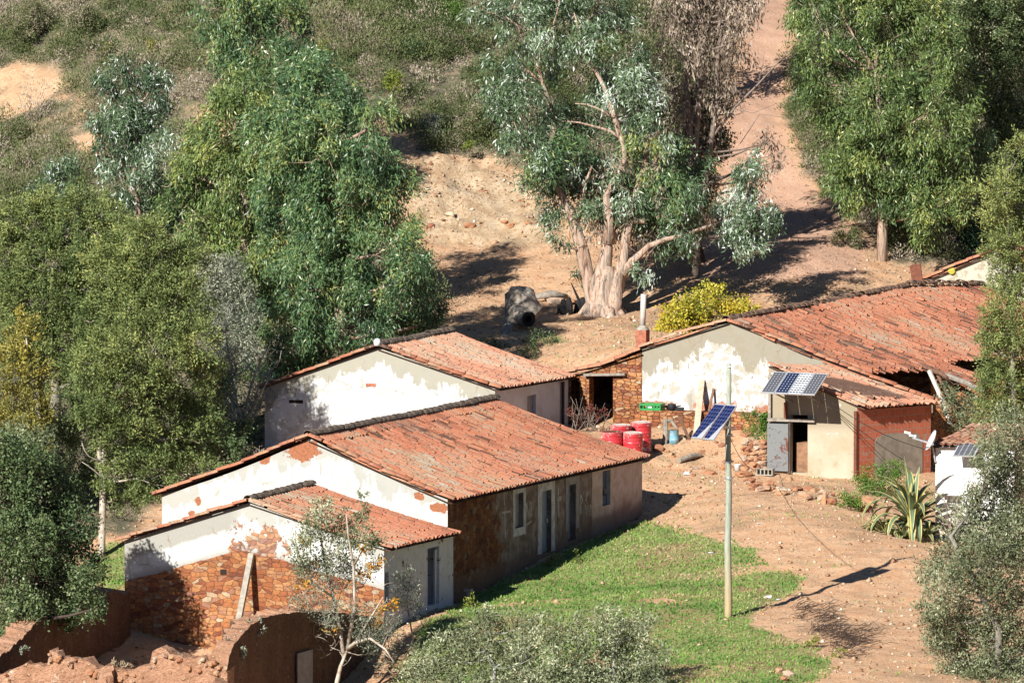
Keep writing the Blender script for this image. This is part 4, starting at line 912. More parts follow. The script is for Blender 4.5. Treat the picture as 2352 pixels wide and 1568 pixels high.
    for x, y0, y1, mt, o in ((1768, 860, 968, 'grey_wood', .08), (1804, 924, 962, 'rust', .05), (1965, 944, 1100, 'rust', .06)):
        a = F.pix(x, y0, o); b = F.pix(x, y1, o); mb = MB(); mb.bar(F.at(a[0], a[1], o), F.at(a[0], b[1], o), .085, .07, F.n); mb.build('post', M[mt], root)
    return F, Bw
SF, SB = brick_shed()

# ---------------------------------------------------------------- the far house and the white hut
def far_house():
    Y = 52.0; e1 = E1; pts = [P(x, y, Yalong(2282, Y, x, E1)) for x, y in ((2112, 650), (2200, 612), (2282, 580), (2360, 600))]; A, B, C = pts[0], pts[2], pts[3] + E1 * .6 - E3 * .25
    root = thing('farmhouse', 'grey plastered house gable with orange lichen at its peak beyond the big roof', 'house', (A + C) / 2 * (1, 1, 0)); G = Plane(A, C)
    pk = float((B - A).dot(G.d)); m = m_plaster('plaster_far_house', (.50, .46, .36), (.36, .31, .22), None, 1, .8, seed=15)
    mb = MB(); gable_face(mb, G, [(0, A[2]), (float((pts[1] - A).dot(G.d)), pts[1][2]), (pk, B[2]), (G.L, C[2])], 3.0); L = E2 * 6; shell(mb, A, B, C, A + L, B + L, C + L, 3.0, True); mb.build('gable_wall', m, root)
    tile_roof('roof', root, M['clay_tile_red'], B + E3 * .03 - E2 * .1, B + L + E3 * .03, C + E3 * .03 - E2 * .1, C + L + E3 * .03, seed=130); tile_roof('roof', root, M['clay_tile_red'], B + E3 * .03 - E2 * .1, B + L + E3 * .03, A + E3 * .03 - E2 * .1, A + L + E3 * .03, seed=131)
    cap_line('verge', root, M['clay_tile_red'], [B - E2 * .06 + E3 * .05, pts[1] - E2 * .06 + E3 * .05, A - E2 * .06 + E3 * .05], .10, .09, .42, 132); cap_line('verge', root, M['leaf_autumn'], [B - E2 * .06 + E3 * .06, C - E2 * .06 + E3 * .05], .10, .09, .42, 133)
    w = G.pix(2187, 621); mb = MB(); mb.lathe(G.at(w[0], w[1], .0), [(.001, .1), (.12, .09), (.14, .0)], 10, G.n); mb.build('drain_spout', M['leaf_quince'], root)
far_house()
def white_hut():
    Y = 14.0; a = P(2149, 1024, Y); b = P(2330, 1026, Y - 1.2); F = Plane(a, b)
    root = thing('white_hut', 'tall narrow whitewashed hut half hidden by the olive on the right', 'hut', a * (1, 1, 0))
    m = m_plaster('lime_wash_hut', (.84, .83, .80), (.66, .58, .45), None, 1, .74, seed=19, base_bare=1.2, bare_col=(.58, .48, .36), amt=.6)
    mb = MB(); gable_face(mb, F, [(0, a[2]), (F.L, b[2])], -.3); d = -F.n * 2.4; a2, b2 = a + d, b + d; g = lambda p: np.array([p[0], p[1], -.3])
    mb.face([g(a2), g(a), a, a2], [(0, 0), (2.4, 0), (2.4, 3), (0, 3)]); mb.face([g(b), g(b2), b2, b]); mb.face([g(b2), g(a2), a2, b2]); mb.build('wall', m, root)
    r = E3 * .42
    tile_roof('roof', root, M['clay_tile_worn'], a2 + r - F.d * .1, b2 + r, a + F.n * .15 + E3 * .04 - F.d * .1, b + F.n * .15 + E3 * .04, pitch=.22, row=.36, seed=150, jit=1.8)
    s = F.pix(2180, 1142); mb = MB(); mb.box(F.at(s[0] + .15, s[1], .08), F.d * .22, F.n * .08, E3 * .06); mb.build('stone_bracket', M['dark_bark'], root)
    return F
HF = white_hut()
# ---------------------------------------------------------------- plants
def leaf_mesh(pos, d, w, ln, wd, rng, fold=0.0):
    """one diamond leaf face per position: d leaf direction, w across"""
    n = len(pos); ln = ln * rng.uniform(.5, 1.3, n); wd = wd * rng.uniform(.75, 1.2, n)
    mid = pos + d * (ln * .45)[:, None]; a = w * (wd * .5)[:, None]
    V = np.stack([pos, mid + a, pos + d * ln[:, None], mid - a], 1)
    return V.reshape(-1, 3), np.arange(n * 4).reshape(n, 4)
def unit(v): return v / (np.linalg.norm(v, axis=-1, keepdims=True) + 1e-9)
LEAF = {  # (denser crowns where the leaves are small) length, width, layers, droop, clump radius, leaves per clump
 'gum': (.19, .042, 3.9, .75, .33, 190), 'wattle': (.10, .042, 5.2, 0, .22, 50), 'oak': (.095, .055, 4.6, 0, .22, 46), 'olive': (.105, .036, 3.8, 0, .22, 38), 'shrub': (.07, .035, 2.4, 0, .15, 34), 'sparse': (.08, .032, .9, 0, .22, 16), 'dead': (.20, .055, 2.2, 1.3, .28, 22), 'spray': (.085, .036, 3.6, 0, .18, 30)}
def leaves(blobs, kind, rng, lai=1.0, tint=.0, hi=0.0, squash=1.0):
    """blobs (x, y, z, r): leaves in many small clumps, mostly near each blob's surface, with gaps between clumps"""
    L, W, LAI, droop, rc, per = LEAF[kind]; V, F, T = [], [], []; off = 0
    for bx in blobs:
        c = np.array(bx[:3]); r = bx[3]; rz = bx[4] if len(bx) > 4 else r * squash
        nl = int(LAI * lai * math.pi * r * rz / (.5 * L * W)); nc = max(3, int(nl / per)); k = max(4, int(nl / nc))
        u = unit(rng.normal(size=(nc, 3))); rad = np.where(rng.random(nc) < .8, rng.uniform(.70, 1.14, nc), rng.random(nc) ** .5 * .8)
        cc = c + u * rad[:, None] * np.array([r, r, rz]); bt = rng.normal(0, .12) + tint; ct = rng.normal(0, .15, nc) + bt
        out = unit(u + rng.normal(0, .35, (nc, 3)))
        pos = np.repeat(cc, k, 0); n = len(pos); o = np.repeat(out, k, 0); rr = min(rc, r * .6)
        sp = rng.normal(size=(n, 3)) * rr * .52
        if droop:
            sp[:, 2] *= 1.2; d = unit(rng.normal(0, .5, (n, 3)) + o * .35 + np.array([0, 0, -1.0]) * droop)
        elif kind in ('spray', 'wattle'):
            a = rng.uniform(-.5, 1.0, n) * rr * 1.1; sp = sp * .6 + o * a[:, None]; d = unit(rng.normal(0, .6, (n, 3)) + o * .9 + np.array([0, 0, .25]))
        else: d = unit(rng.normal(0, .75, (n, 3)) + o * .5 + np.array([0, 0, .25]))
        w = unit(np.cross(d, unit(rng.normal(0, .8, (n, 3)) + np.array([.0, .0, .9 if not droop else .2]))))
        v, f = leaf_mesh(pos + sp, d, w, L, W, rng); V.append(v); F.append(f + off); off += len(v)
        t = np.repeat(ct, k) + rng.normal(.42, .16, n); t = np.where(rng.random(n) < hi, rng.uniform(.92, 1.0, n), np.minimum(t, .93)); T.append(np.clip(t, 0, 1))
    return np.concatenate(V), np.concatenate(F), np.concatenate(T)
def px_blobs(lst, Y, rng, dz=.5, rs=1.0):
    """(px, py, radius) seen at depth Y, spread in depth by dz metres"""
    out = []
    for b in lst:
        y = Y + rng.uniform(-1, 1) * dz + (b[3] if len(b) > 3 else 0); c = P(b[0], b[1], y); out.append((c[0], c[1], c[2], b[2] * rs / scale_at(y)))
    return out
def limb(mb, p, q, r0, r1, rng, n=4, bend=.12, sides=6):
    p, q = np.asarray(p, float), np.asarray(q, float); L = np.linalg.norm(q - p); o = rng.normal(0, bend * L, 3)
    pts = [p + (q - p) * t + o * math.sin(math.pi * t) * .5 + np.array([0, 0, -.10 * L * math.sin(math.pi * t)]) for t in np.linspace(0, 1, n)]
    mb.tube(pts, list(np.linspace(r0, r1, n)), sides, jit=.15, seed=int(rng.integers(1e6))); return pts
def tree(name, label, cat, base, blobs, kind, lm, bark, trunk=None, r0=.16, seed=0, lai=1.0, hi=0.0, tint=0.0, twigs=True, group=None, squash=1.0, extra=None, top_frac=.75, lr=None, limbs=()):
    """a tree or shrub: trunk with limbs to every leaf mass, and a crown of leaves"""
    rng = np.random.default_rng(seed); base = np.asarray(base, float); o = thing(name, label, cat, base, group)
    mb = MB(); B = np.array([b[:3] for b in blobs])
    if trunk is None:
        cen = B.mean(0); top = B[:, 2].max(); h = (top - base[2])
        tp = base + (cen - base) * np.array([1, 1, 0]); tp[2] = base[2] + h * top_frac
        trunk = [base - E3 * .3, base + (tp - base) * .35 + rng.normal(0, .04 * h, 3), base + (tp - base) * .7 + rng.normal(0, .05 * h, 3), tp]
    else: trunk = [np.asarray(t, float) for t in trunk]
    lr = lr or r0
    nt = len(trunk); mb.tube(trunk, list(np.linspace(r0, r0 * .3, nt)), 9, jit=.18, seed=seed)
    tr = np.array(trunk)
    dense = np.concatenate([tr[i] + (tr[i + 1] - tr[i]) * np.linspace(0, 1, 8)[:, None] for i in range(nt - 1)])
    for lp, rs in limbs:
        lp = [np.asarray(q, float) for q in lp]; mb.tube(lp, list(np.interp(np.linspace(0, 1, len(lp)), np.linspace(0, 1, len(rs)), rs)), 10, jit=.28, seed=len(lp)); la = np.array(lp); dense = np.concatenate([dense] + [la[i] + (la[i + 1] - la[i]) * np.linspace(0, 1, 6)[:, None] for i in range(len(la) - 1)])
    for b in blobs:
        c = np.array(b[:3]); cand = dense[dense[:, 2] < c[2] - .1 * b[3]]; cand = cand if len(cand) else dense[:3]
        k = np.argmin(((cand - c - np.array([0, 0, -.3])) ** 2).sum(1)); pts = limb(mb, cand[k], c, lr * .32, lr * .10, rng, 4, .10, 5)
        if twigs:
            for _ in range(4): limb(mb, pts[int(rng.integers(2, 4))], c + unit(rng.normal(size=3)) * b[3] * .9, lr * .10, lr * .03, rng, 3, .12, 4)
    if extra: extra(mb, rng)
    mb.build('trunk', M[bark], o, True)
    V, F, T = leaves(blobs, kind, rng, lai, tint, hi, squash); np_mesh('crown', V, F, M[lm], o, tint=T)
    return o

def build_trees():
    rg = np.random.default_rng(99)
    PB = lambda l, Y, dz=.5, rs=1.0: px_blobs(l, Y, rg, dz, rs)
    # --- gum trees, left
    tree('gum_tree', 'tall gum tree cut by the top edge of the photo, left of centre', 'tree', foot(600, 53), PB([(520,15,60),(580,45,70),(640,35,55),(515,105,52),(600,115,62),(560,180,52),(665,120,42),(500,180,42),(540,-50,60),(620,-40,60),(690,60,35),(590,235,40)], 53, .9), 'gum', 'leaf_gum', 'peeling_bark', r0=.18, seed=1, hi=.03)
    tree('gum_tree', 'gum tree with white blossom tips beside the bare orange hillside scar', 'tree', foot(322, 52), PB([(300,168,45),(252,200,36),(350,195,36),(270,255,55),(338,262,55),(300,325,66),(240,305,36),(362,345,42),(290,395,52),(330,425,42),(300,455,32),(245,355,32)], 52, .7), 'gum', 'leaf_gum_silver', 'peeling_bark', r0=.17, seed=2, hi=.10, tint=-.12)
    tree('gum_tree', 'small gum sapling with white blossom tips, lowest on the left slope', 'tree', foot(140, 47), PB([(130,390,32),(108,430,40),(158,435,40),(132,475,42),(90,470,28),(175,475,28)], 47, .4), 'gum', 'leaf_gum_silver', 'peeling_bark', r0=.08, seed=3, hi=.10, tint=-.1)
    tree('gum_tree', 'yellowish gum tree pressed against the left side of the dark gum', 'tree', foot(585, 43), PB([(560,225,60),(530,295,70),(605,265,62),(570,375,84),(520,425,62),(600,480,84),(540,530,74),(600,600,84),(560,650,62),(620,700,64),(480,335,50),(450,405,52),(425,470,52),(480,560,60),(430,340,40),(400,420,40),(450,520,50),(640,380,50),(650,560,50),(640,770,50)], 43, 1.0), 'gum', 'leaf_gum_yellow', 'peeling_bark', r0=.22, seed=4, hi=.02, tint=-.06)
    tree('gum_tree', 'broad dark green gum tree behind the small white house', 'tree', foot(775, 35), PB([(730,205,68),(690,260,80),(782,262,62),(650,335,90),(750,350,100),(846,335,62,-1.5),(690,445,100),(800,455,110),(888,440,62,-1.8),(720,565,110),(840,565,110),(915,545,58,-1.2),(948,622,58,-1.2),(880,655,90),(960,705,58),(790,660,70),(690,655,80),(830,765,60),(935,745,50),(735,765,60),(995,742,25),(685,745,50),(870,270,38,-1.5),(900,370,40,-2)], 35, 1.2), 'gum', 'leaf_gum', 'peeling_bark', trunk=[foot(785, 35) - E3 * .3, P(782, 720, 34.6), P(770, 640, 34.7), P(780, 520, 35), P(760, 330, 35)], r0=.24, seed=5, hi=.035, lai=1.1)
    tree('gum_tree', 'gum crown rising behind the dark gum, seen above its shoulders', 'tree', foot(770, 44.5), PB([(720,185,66),(785,235,66),(700,300,80),(805,325,76),(845,365,56),(740,405,80),(690,200,50),(830,420,70),(760,500,80)], 44.5, 1.0), 'gum', 'leaf_gum', 'peeling_bark', r0=.2, seed=59, hi=.03)
    # --- the old gum in the middle
    LB = lambda l, *r, y=46.: ([P(q[0], q[1], y + (q[2] if len(q) > 2 else 0)) for q in l], r)
    boughs = [LB([(1368,740),(1362,690),(1350,640),(1338,580),(1325,530),(1310,485),(1293,452),(1275,420),(1262,393),(1262,340),(1273,296),(1268,260),(1259,226),(1245,188),(1231,139),(1203,101)], .30, .22, .17, .11, .085, .075, .06, .03),
        LB([(1400,740,-.1),(1408,690,-.2),(1420,645,-.1),(1430,600),(1440,540),(1448,500),(1458,450),(1480,380),(1492,300),(1500,220)], .34, .25, .16, .10, .07, .03),
        LB([(1396,560),(1400,510),(1394,449),(1404,430),(1412,414),(1426,390),(1436,365),(1433,334),(1422,306),(1412,270),(1401,240),(1387,198),(1363,153),(1345,120),(1330,80),(1320,30)], .24, .12, .10, .09, .085, .07, .05, .03),
        LB([(1424,640),(1455,600,-.2),(1490,565,-.3),(1530,550,-.3),(1570,540,-.3),(1640,515,-.3),(1700,480,-.3)], .17, .09, .06, .03), LB([(1640,515,-.3),(1690,490,-.4),(1715,450,-.4),(1725,390,-.4)], .05, .04, .02), LB([(1690,490,-.4),(1705,530,-.4),(1695,570,-.4)], .03, .015), LB([(1448,505),(1470,505,-.2),(1482,508,-.3)], .14, .10),
        LB([(1422,318),(1403,302),(1384,296),(1355,288),(1332,282),(1300,279),(1283,278)], .05, .02), LB([(1401,268),(1385,255),(1367,247),(1345,240),(1321,238)], .045, .018), LB([(1245,190),(1220,170),(1195,150),(1170,160)], .05, .02), LB([(1262,393),(1240,360),(1215,330)], .06, .02),
        LB([(1310,485),(1280,470),(1250,440)], .05, .02), LB([(1325,530),(1330,480),(1345,420),(1360,380)], .08, .03), LB([(1203,101),(1190,60),(1150,30)], .03, .015), LB([(1320,100),(1345,60),(1370,20),(1380,-40)], .04, .02), LB([(1231,139),(1260,90),(1280,30),(1290,-40)], .04, .02)]
    def roots(mb, r):
        mb.tube([P(1384, 738, 46), P(1384, 720, 46), P(1385, 690, 46), P(1386, 650, 46), P(1392, 610, 46)], [.86, .66, .50, .42, .30], 17, jit=.28, seed=4)
        for k in range(9): a = k / 9 * 6.28 + .2; mb.tube([P(1384, 712, 46) + np.array([math.cos(a) * .42, math.sin(a) * .4, .1]), P(1384, 732, 46) + np.array([math.cos(a) * .95, math.sin(a) * .8, -.12])], [.20, .06], 7, jit=.4, seed=k)
        for k in range(70): p = P(r.uniform(1300, 1560), r.uniform(330, 560), 46 + r.uniform(-.7, .7)); limb(mb, p, p + unit(r.normal(size=3) + np.array([0, 0, .2])) * r.uniform(.3, .9), .014, .005, r, 4, .2, 4)
    og = tree('gum_tree', 'old gum tree with a thick peeling split trunk in the middle of the yard', 'tree', foot(1382, 46), PB([(1135,30,44),(1195,58,60),(1280,30,56),(1350,50,52),(1220,-30,70),(1320,-30,70),(1100,20,30),(1155,172,54),(1205,200,44),(1180,280,56),(1232,332,66),(1262,250,36),(1290,385,52),(1130,255,36),(1320,108,46),(1440,185,50),(1475,150,38),(1490,215,52),(1470,270,46),(1515,300,40),(1235,425,46),(1282,482,38),(1292,560,24),(1330,640,18),(1485,620,24),
        (1545,460,56),(1570,520,42),(1505,545,42),(1600,430,36),(1560,585,26),(1270,150,32),(1380,90,30),(1405,20,46),(1345,430,40),(1400,480,34),(1440,430,36),(1470,480,44),(1350,500,36),(1320,400,36),(1400,330,60,2.5),(1500,400,60,2.5),(1330,330,50,2.2),(1560,430,60,2.5),(1450,250,60,2.5),(1280,300,50,2),(1600,500,40,2),(1380,180,60,2.5)], 46, 1.1), 'gum', 'leaf_gum_silver', 'peeling_bark', trunk=[P(1382, 750, 46), P(1378, 690, 46), P(1382, 640, 46), P(1392, 580, 46), P(1398, 520, 46)], r0=.44, lr=.10, seed=6, hi=.06, lai=.80, tint=-.02, extra=roots, limbs=boughs)
    V, F, T = leaves(PB([(1300,380,60),(1480,420,60),(1540,440,56),(1590,470,46),(1530,520,50),(1440,400,60),(1350,400,60),(1240,380,50),(1610,400,40),(1560,380,56),(1480,350,50),(1420,470,40),(1260,450,40)], 46.5, 1.6), 'gum', np.random.default_rng(78), .62, 0, .03); np_mesh('lower_crown', V, F, M['leaf_gum'], og, tint=T)
    V, F, T = leaves(PB([(1380,450,50),(1440,500,46),(1330,440,36),(1500,420,40),(1420,380,36),(1360,540,30),(1480,560,30)], 46, .6), 'dead', np.random.default_rng(77), .35); np_mesh('dead_leaves', V, F, M['leaf_dead'], og, tint=T)
    V, F, T = leaves(PB([(1722,395,36),(1738,440,44),(1712,485,50),(1755,500,38),(1700,540,46),(1690,575,28),(1660,500,34),(1745,550,24),(1728,360,20)], 45.6, .5), 'gum', np.random.default_rng(79), 1.0, .06, .14); np_mesh('hanging_bough', V, F, M['leaf_gum_silver'], og, tint=T)
    def dry(mb, r):
        for k in range(26): p = P(1560 + r.uniform(-60, 110), r.uniform(0, 380), 51.5 + r.uniform(-.8, .8)); limb(mb, p, p + np.array([r.uniform(-.8, 1.1), r.uniform(-.4, .4), r.uniform(-.5, .6)]), .022, .008, r, 4, .15, 4)
        T = lambda l, a, b: mb.tube([P(x, y, 51) for x, y in l], list(np.linspace(a, b, len(l))), 6, jit=.2, seed=len(l))
        T([(1585,560),(1580,460),(1588,350),(1578,200),(1590,80),(1600,-40)], .16, .06); T([(1605,560),(1620,420),(1640,280),(1650,120),(1670,-20)], .12, .04)
        T([(1610,430),(1680,400),(1720,370),(1770,300)], .06, .012); T([(1625,330),(1690,245),(1740,195),(1800,130),(1815,115)], .05, .010); T([(1740,195),(1752,150),(1755,120)], .02, .007); T([(1610,390),(1650,360),(1690,355),(1715,345)], .055, .02)
        T([(1720,370),(1760,360),(1790,372)], .02, .006); T([(1700,330),(1745,262),(1800,270)], .018, .005); T([(1690,250),(1730,260),(1790,235)], .016, .005)
    tree('dead_tree', 'dead gum hung with dry brown leaves, beside the top of the track', 'tree', foot(1595, 51), PB([(1540,30,48),(1600,40,60),(1660,40,48),(1560,120,56),(1625,130,60),(1685,100,36),(1540,210,44),(1600,225,60),(1655,220,40),(1560,305,50),(1620,310,46),(1545,385,44),(1600,395,50),(1560,460,36),(1700,30,34),(1460,470,50),(1400,430,50),(1440,530,34),(1380,500,36),(1570,-30,60),(1650,-30,50),(1730,20,20),(1740,390,30),(1760,330,26),(1785,370,22),(1730,420,22)], 51, .8), 'dead', 'leaf_dead', 'twig', trunk=[foot(1598, 51) - E3 * .2, P(1598, 560, 51), P(1595, 380, 51), P(1610, 150, 51), P(1610, -30, 51)], r0=.17, seed=8, lai=.8, extra=dry)
    tree('dead_tree', 'dead leafy thicket higher up the slope, shading the left edge of the track', 'tree', foot(1650, 69, 250), PB([(1640,20,50),(1690,40,44),(1720,0,36),(1650,100,50),(1690,120,40),(1640,180,44),(1670,190,34),(1700,-30,50),(1610,60,40),(1660,240,30)], 68.5, .8), 'dead', 'leaf_dead', 'dark_bark', r0=.12, seed=58, lai=.8, tint=-.12, twigs=True)
    tree('holly_shrub', 'dark green shrub in the shade under the dead gum', 'shrub', foot(1620, 52.5), PB([(1590,270,40),(1620,330,50),(1570,360,46),(1640,250,36),(1600,430,46),(1560,500,40),(1650,320,26),(1540,560,26)], 52.5, .6), 'oak', 'leaf_oak', 'dark_bark', r0=.08, seed=9, tint=-.15)
    # --- right
    tree('gum_tree', 'tall gum tree with a slim bare trunk, right of the track', 'tree', foot(2025, 54), PB([(1868,25,50),(1950,35,72),(2040,35,82),(2120,55,72),(1880,110,48),(1960,130,72),(2050,140,84),(2140,150,72),(1868,190,46),(1950,230,82),(2040,250,84),(2130,265,82),(2195,230,58),(1922,330,60),(2000,345,82),(2100,375,90),(2185,350,68),(1962,405,56),(2050,430,56),(2140,480,78),(2195,455,48),(1965,445,36),(1900,-40,70),(2000,-50,80),(2100,-50,80),(2000,430,46),(1935,400,40)], 54, 1.2), 'gum', 'leaf_gum_yellow', 'peeling_bark', trunk=[foot(2025, 54) - E3 * .3, P(2026, 540, 54), P(2030, 460, 54), P(2028, 380, 54), P(2020, 280, 54), P(2012, 160, 54)], r0=.19, seed=10, hi=.03, tint=-.14, lai=1.1)
    tree('gum_tree', 'gum tree in deep shade with low boughs behind the slim trunk', 'tree', foot(2170, 57), PB([(2100,555,60),(2170,560,64),(2235,420,52),(2230,520,50),(2120,620,40),(2190,620,40),(2240,340,50),(2250,590,40)], 57, .8), 'gum', 'leaf_gum', 'dark_bark', r0=.2, seed=11, hi=.02, tint=-.12)
    tree('oak_tree', 'round holm oak filling the top right corner', 'tree', foot(2290, 62), PB([(2205,50,70),(2290,35,74),(2335,115,62),(2250,140,72),(2312,215,72),(2345,300,62),(2262,285,62),(2300,350,56),(2230,215,50),(2360,30,60),(2250,-40,80),(2340,-40,70),(2180,140,50),(2350,390,60),(2180,20,60)], 62, 1.4), 'oak', 'leaf_oak', 'grey_bark', r0=.3, seed=12, tint=.06, hi=.03)
    tree('wattle_tree', 'feathery olive green wattle at the right edge, in front of the big roof', 'tree', foot(2320, 25), PB([(2308,362,20),(2296,395,26),(2330,410,30),(2300,438,38),(2338,470,46),(2288,490,36),(2300,530,40),(2338,560,46),(2290,575,32),(2322,620,46),(2345,660,40),(2308,675,34),(2280,720,26),(2300,752,40),(2338,750,46),(2270,765,24),(2285,800,34),(2330,830,50),(2282,850,34),(2262,875,22),(2300,900,50),(2340,930,46),(2280,945,36),(2345,330,24)], 25, .7), 'spray', 'leaf_wattle', 'grey_bark', trunk=[foot(2330, 25) - E3 * .3, P(2332, 1000, 25), P(2325, 800, 25), P(2318, 600, 25), P(2312, 400, 25)], r0=.10, seed=13, lai=1.35, tint=.12)
    tree('olive_tree', 'large grey green olive in the right foreground beside the white hut', 'tree', foot(2290, -8.5, 1560), PB([(2310,1000,60),(2290,1100,52),(2342,1150,60),(2240,1195,46),(2300,1222,72),(2185,1275,46),(2250,1302,72),(2332,1322,72),(2172,1362,56),(2262,1402,74),(2342,1425,62),(2160,1440,40),(2182,1450,48),(2262,1492,62),(2332,1512,62),(2240,1150,30),(2270,1050,34),(2340,1060,50),(2130,1310,26),(2200,1520,50),(2270,1570,60),(2345,1590,50),(2150,1480,30),(2130,1400,24),(2240,1560,50),(2340,1230,60)], -8.5, .8), 'olive', 'leaf_olive', 'grey_bark', r0=.13, seed=14, lai=1.0, tint=-.05)
    def bare(mb, r):
        for k in range(26): p = P(2175 + r.uniform(0, 60), 1250, 6); limb(mb, p, P(2150 + r.uniform(-5, 110), r.uniform(1060, 1200), 6 + r.uniform(-.6, .6)), .02, .005, r, 5, .10, 4)
    tree('bare_shrub', 'thin leafless shrub scratched across the white hut wall', 'shrub', foot(2190, 6, 1500), PB([(2170,1180,26),(2200,1150,24),(2230,1120,20),(2150,1130,20)], 6, .3), 'sparse', 'leaf_grey', 'twig', r0=.05, seed=15, lai=.5, extra=bare)
    tree('olive_shrub', 'grey green bush against the broken eave of the big house', 'shrub', foot(2225, 26.5), PB([(2175,905,20),(2200,930,34),(2235,950,40),(2190,965,26),(2270,985,36),(2225,1000,30),(2165,880,12)], 26.5, .4), 'olive', 'leaf_olive', 'twig', r0=.05, seed=16, lai=.8, tint=-.18)
    # --- left foreground and middle
    tree('wattle_tree', 'tall feathery wattle tree standing on a pale forked trunk, left', 'tree', foot(232, 14), PB([(300,560,56),(255,620,66),(345,620,70),(420,600,50),(300,700,88),(400,700,80),(230,722,58),(440,782,56),(330,802,90),(235,822,60),(415,882,78),(300,902,88),(212,920,56),(462,950,42),(380,985,78),(280,1000,62),(440,1050,56),(350,1085,58),(250,1085,36),(300,1130,38),(490,985,30),(480,860,34),(340,535,40),(205,850,36),(470,1090,34)], 14, 1.3), 'wattle', 'leaf_wattle', 'pale_bark', trunk=[foot(232, 14) - E3 * .4, P(234, 1230, 14), P(236, 1130, 14), P(240, 1040, 14), P(255, 900, 14.2), P(300, 700, 14.3), P(330, 560, 14.3)], r0=.12, seed=17, lai=1.0, extra=lambda mb, r: (mb.tube([P(236, 1110, 14), P(228, 1040, 14), P(226, 975, 13.8)], [.08, .07, .05], 8, jit=.1), [limb(mb, P(238, 1100 - 20 * k, 14), P(238 + (60 if k % 2 else -50), 1060 - 22 * k, 13.6), .03, .008, r, 5, .16, 5) for k in range(5)]))
    tree('wattle_tree', 'broad feathery green wattle at the left edge above the yellow sapling', 'tree', foot(120, 21), PB([(60,520,60),(150,512,60),(222,530,46),(30,600,70),(122,602,70),(202,600,50),(60,692,70),(150,690,62),(30,782,60),(130,782,52),(182,665,48),(100,852,52),(190,850,52),(10,520,50),(190,760,46),(-20,680,60),(180,475,40),(235,490,34),(100,470,36),(270,590,60),(310,555,50),(290,645,60),(345,605,52),(370,660,50),(330,700,50),(400,710,44)], 21, 1.2), 'wattle', 'leaf_wattle', 'grey_bark', r0=.2, seed=18, lai=1.15, tint=.02)
    tree('wattle_tree', 'slender yellow green wattle sapling at the left edge', 'tree', foot(92, 15.5), PB([(50,782,40),(30,852,46),(82,862,34),(60,932,50),(18,962,40),(102,952,28),(60,1002,40),(30,1060,34),(90,1050,30),(55,740,22)], 15.5, .5), 'wattle', 'leaf_wattle_yellow', 'pale_bark', trunk=[foot(95, 15.5) - E3 * .2, P(95, 1060, 15.5), P(92, 960, 15.5), P(70, 850, 15.5), P(58, 760, 15.5)], r0=.06, seed=19, lai=1.0, tint=.12)
    tree('oak_tree', 'dark holm oak in the left foreground overhanging the ruined earth wall', 'tree', foot(60, -3.5, 1500), PB([(60,1080,58),(30,1162,72),(112,1150,70),(162,1212,58),(60,1252,80),(152,1292,78),(195,1335,44),(90,1352,80),(40,1402,60),(150,1385,54),(205,1400,30),(-20,1080,60),(-30,1250,80),(20,1040,50),(110,1090,40),(225,1395,18),(30,1450,40)], -3.5, 1.3), 'oak', 'leaf_oak', 'dark_bark', r0=.22, seed=20, lai=1.15)
    tree('oak_tree', 'pale grey oak crown between the dark holm oak and the yellow sapling', 'tree', foot(30, 5, 1300), PB([(40,1010,40),(90,1030,40),(10,1050,40),(130,1075,36),(60,1060,40)], 5, .6), 'oak', 'leaf_olive', 'grey_bark', r0=.1, seed=21, tint=-.15)
    tree('wattle_shrub', 'low wattle thicket under the forked trunk, in deep shade', 'shrub', foot(170, 18.5), PB([(150,950,52),(160,1060,50),(90,1010,44),(200,1000,44),(130,1110,40),(200,1110,34),(60,1120,36)], 18.5, .8), 'wattle', 'leaf_oak', 'dark_bark', r0=.07, seed=22)
    tree('oak_shrub', 'green thicket between the wattle and the back house corner', 'shrub', foot(520, 25), PB([(520,1010,38),(490,940,40),(560,985,22),(470,1010,44),(430,1080,44),(540,1040,26),(380,1100,44),(500,880,34)], 25, .8), 'oak', 'leaf_oak', 'dark_bark', r0=.08, seed=23, tint=.05)
    tree('olive_tree', 'grey green olive crown behind the lichen covered bare tree', 'tree', foot(520, 32), PB([(500,640,46),(545,690,44),(492,722,46),(530,620,32),(560,740,34),(510,790,40),(480,670,36),(560,800,34)], 32, .6), 'olive', 'leaf_grey', 'grey_bark', r0=.12, seed=24, lai=1.1)
    def lichen(mb, r):
        root = P(560, 980, 27)
        for k in range(10):
            a = r.uniform(0, 6.28); tip = P(545 + math.cos(a) * r.uniform(30, 85), 850 - abs(math.sin(a)) * r.uniform(20, 120) + r.uniform(0, 60), 27 + r.uniform(-.8, .8)); pts = limb(mb, root, tip, .06, .018, r, 6, .12, 6)
            for q in range(9): s = pts[int(r.integers(2, 6))]; e = limb(mb, s, s + unit(r.normal(size=3)) * r.uniform(.35, .8) + np.array([.1, 0, .1]), .02, .008, r, 4, .2, 4); [limb(mb, e[2], e[2] + unit(r.normal(size=3)) * r.uniform(.2, .45), .010, .005, r, 3, .2, 3) for _ in range(3)]
    tree('bare_tree', 'bare grey lichen covered tree left of the back house', 'tree', foot(562, 27), PB([(520,790,34),(560,850,34),(500,870,26),(590,900,26),(545,930,26)], 27, .5), 'sparse', 'leaf_grey', 'lichen_bark', r0=.09, seed=25, lai=.9, extra=lichen)
    tree('gum_shrub', 'dark leafy understorey behind the back house roof, below the big gum', 'shrub', foot(700, 36), PB([(620,800,50),(680,800,50),(740,800,44),(800,790,40),(610,860,34),(660,840,34),(590,740,40),(870,770,26)], 36, .6), 'gum', 'leaf_gum', 'dark_bark', r0=.1, seed=26, tint=-.12)
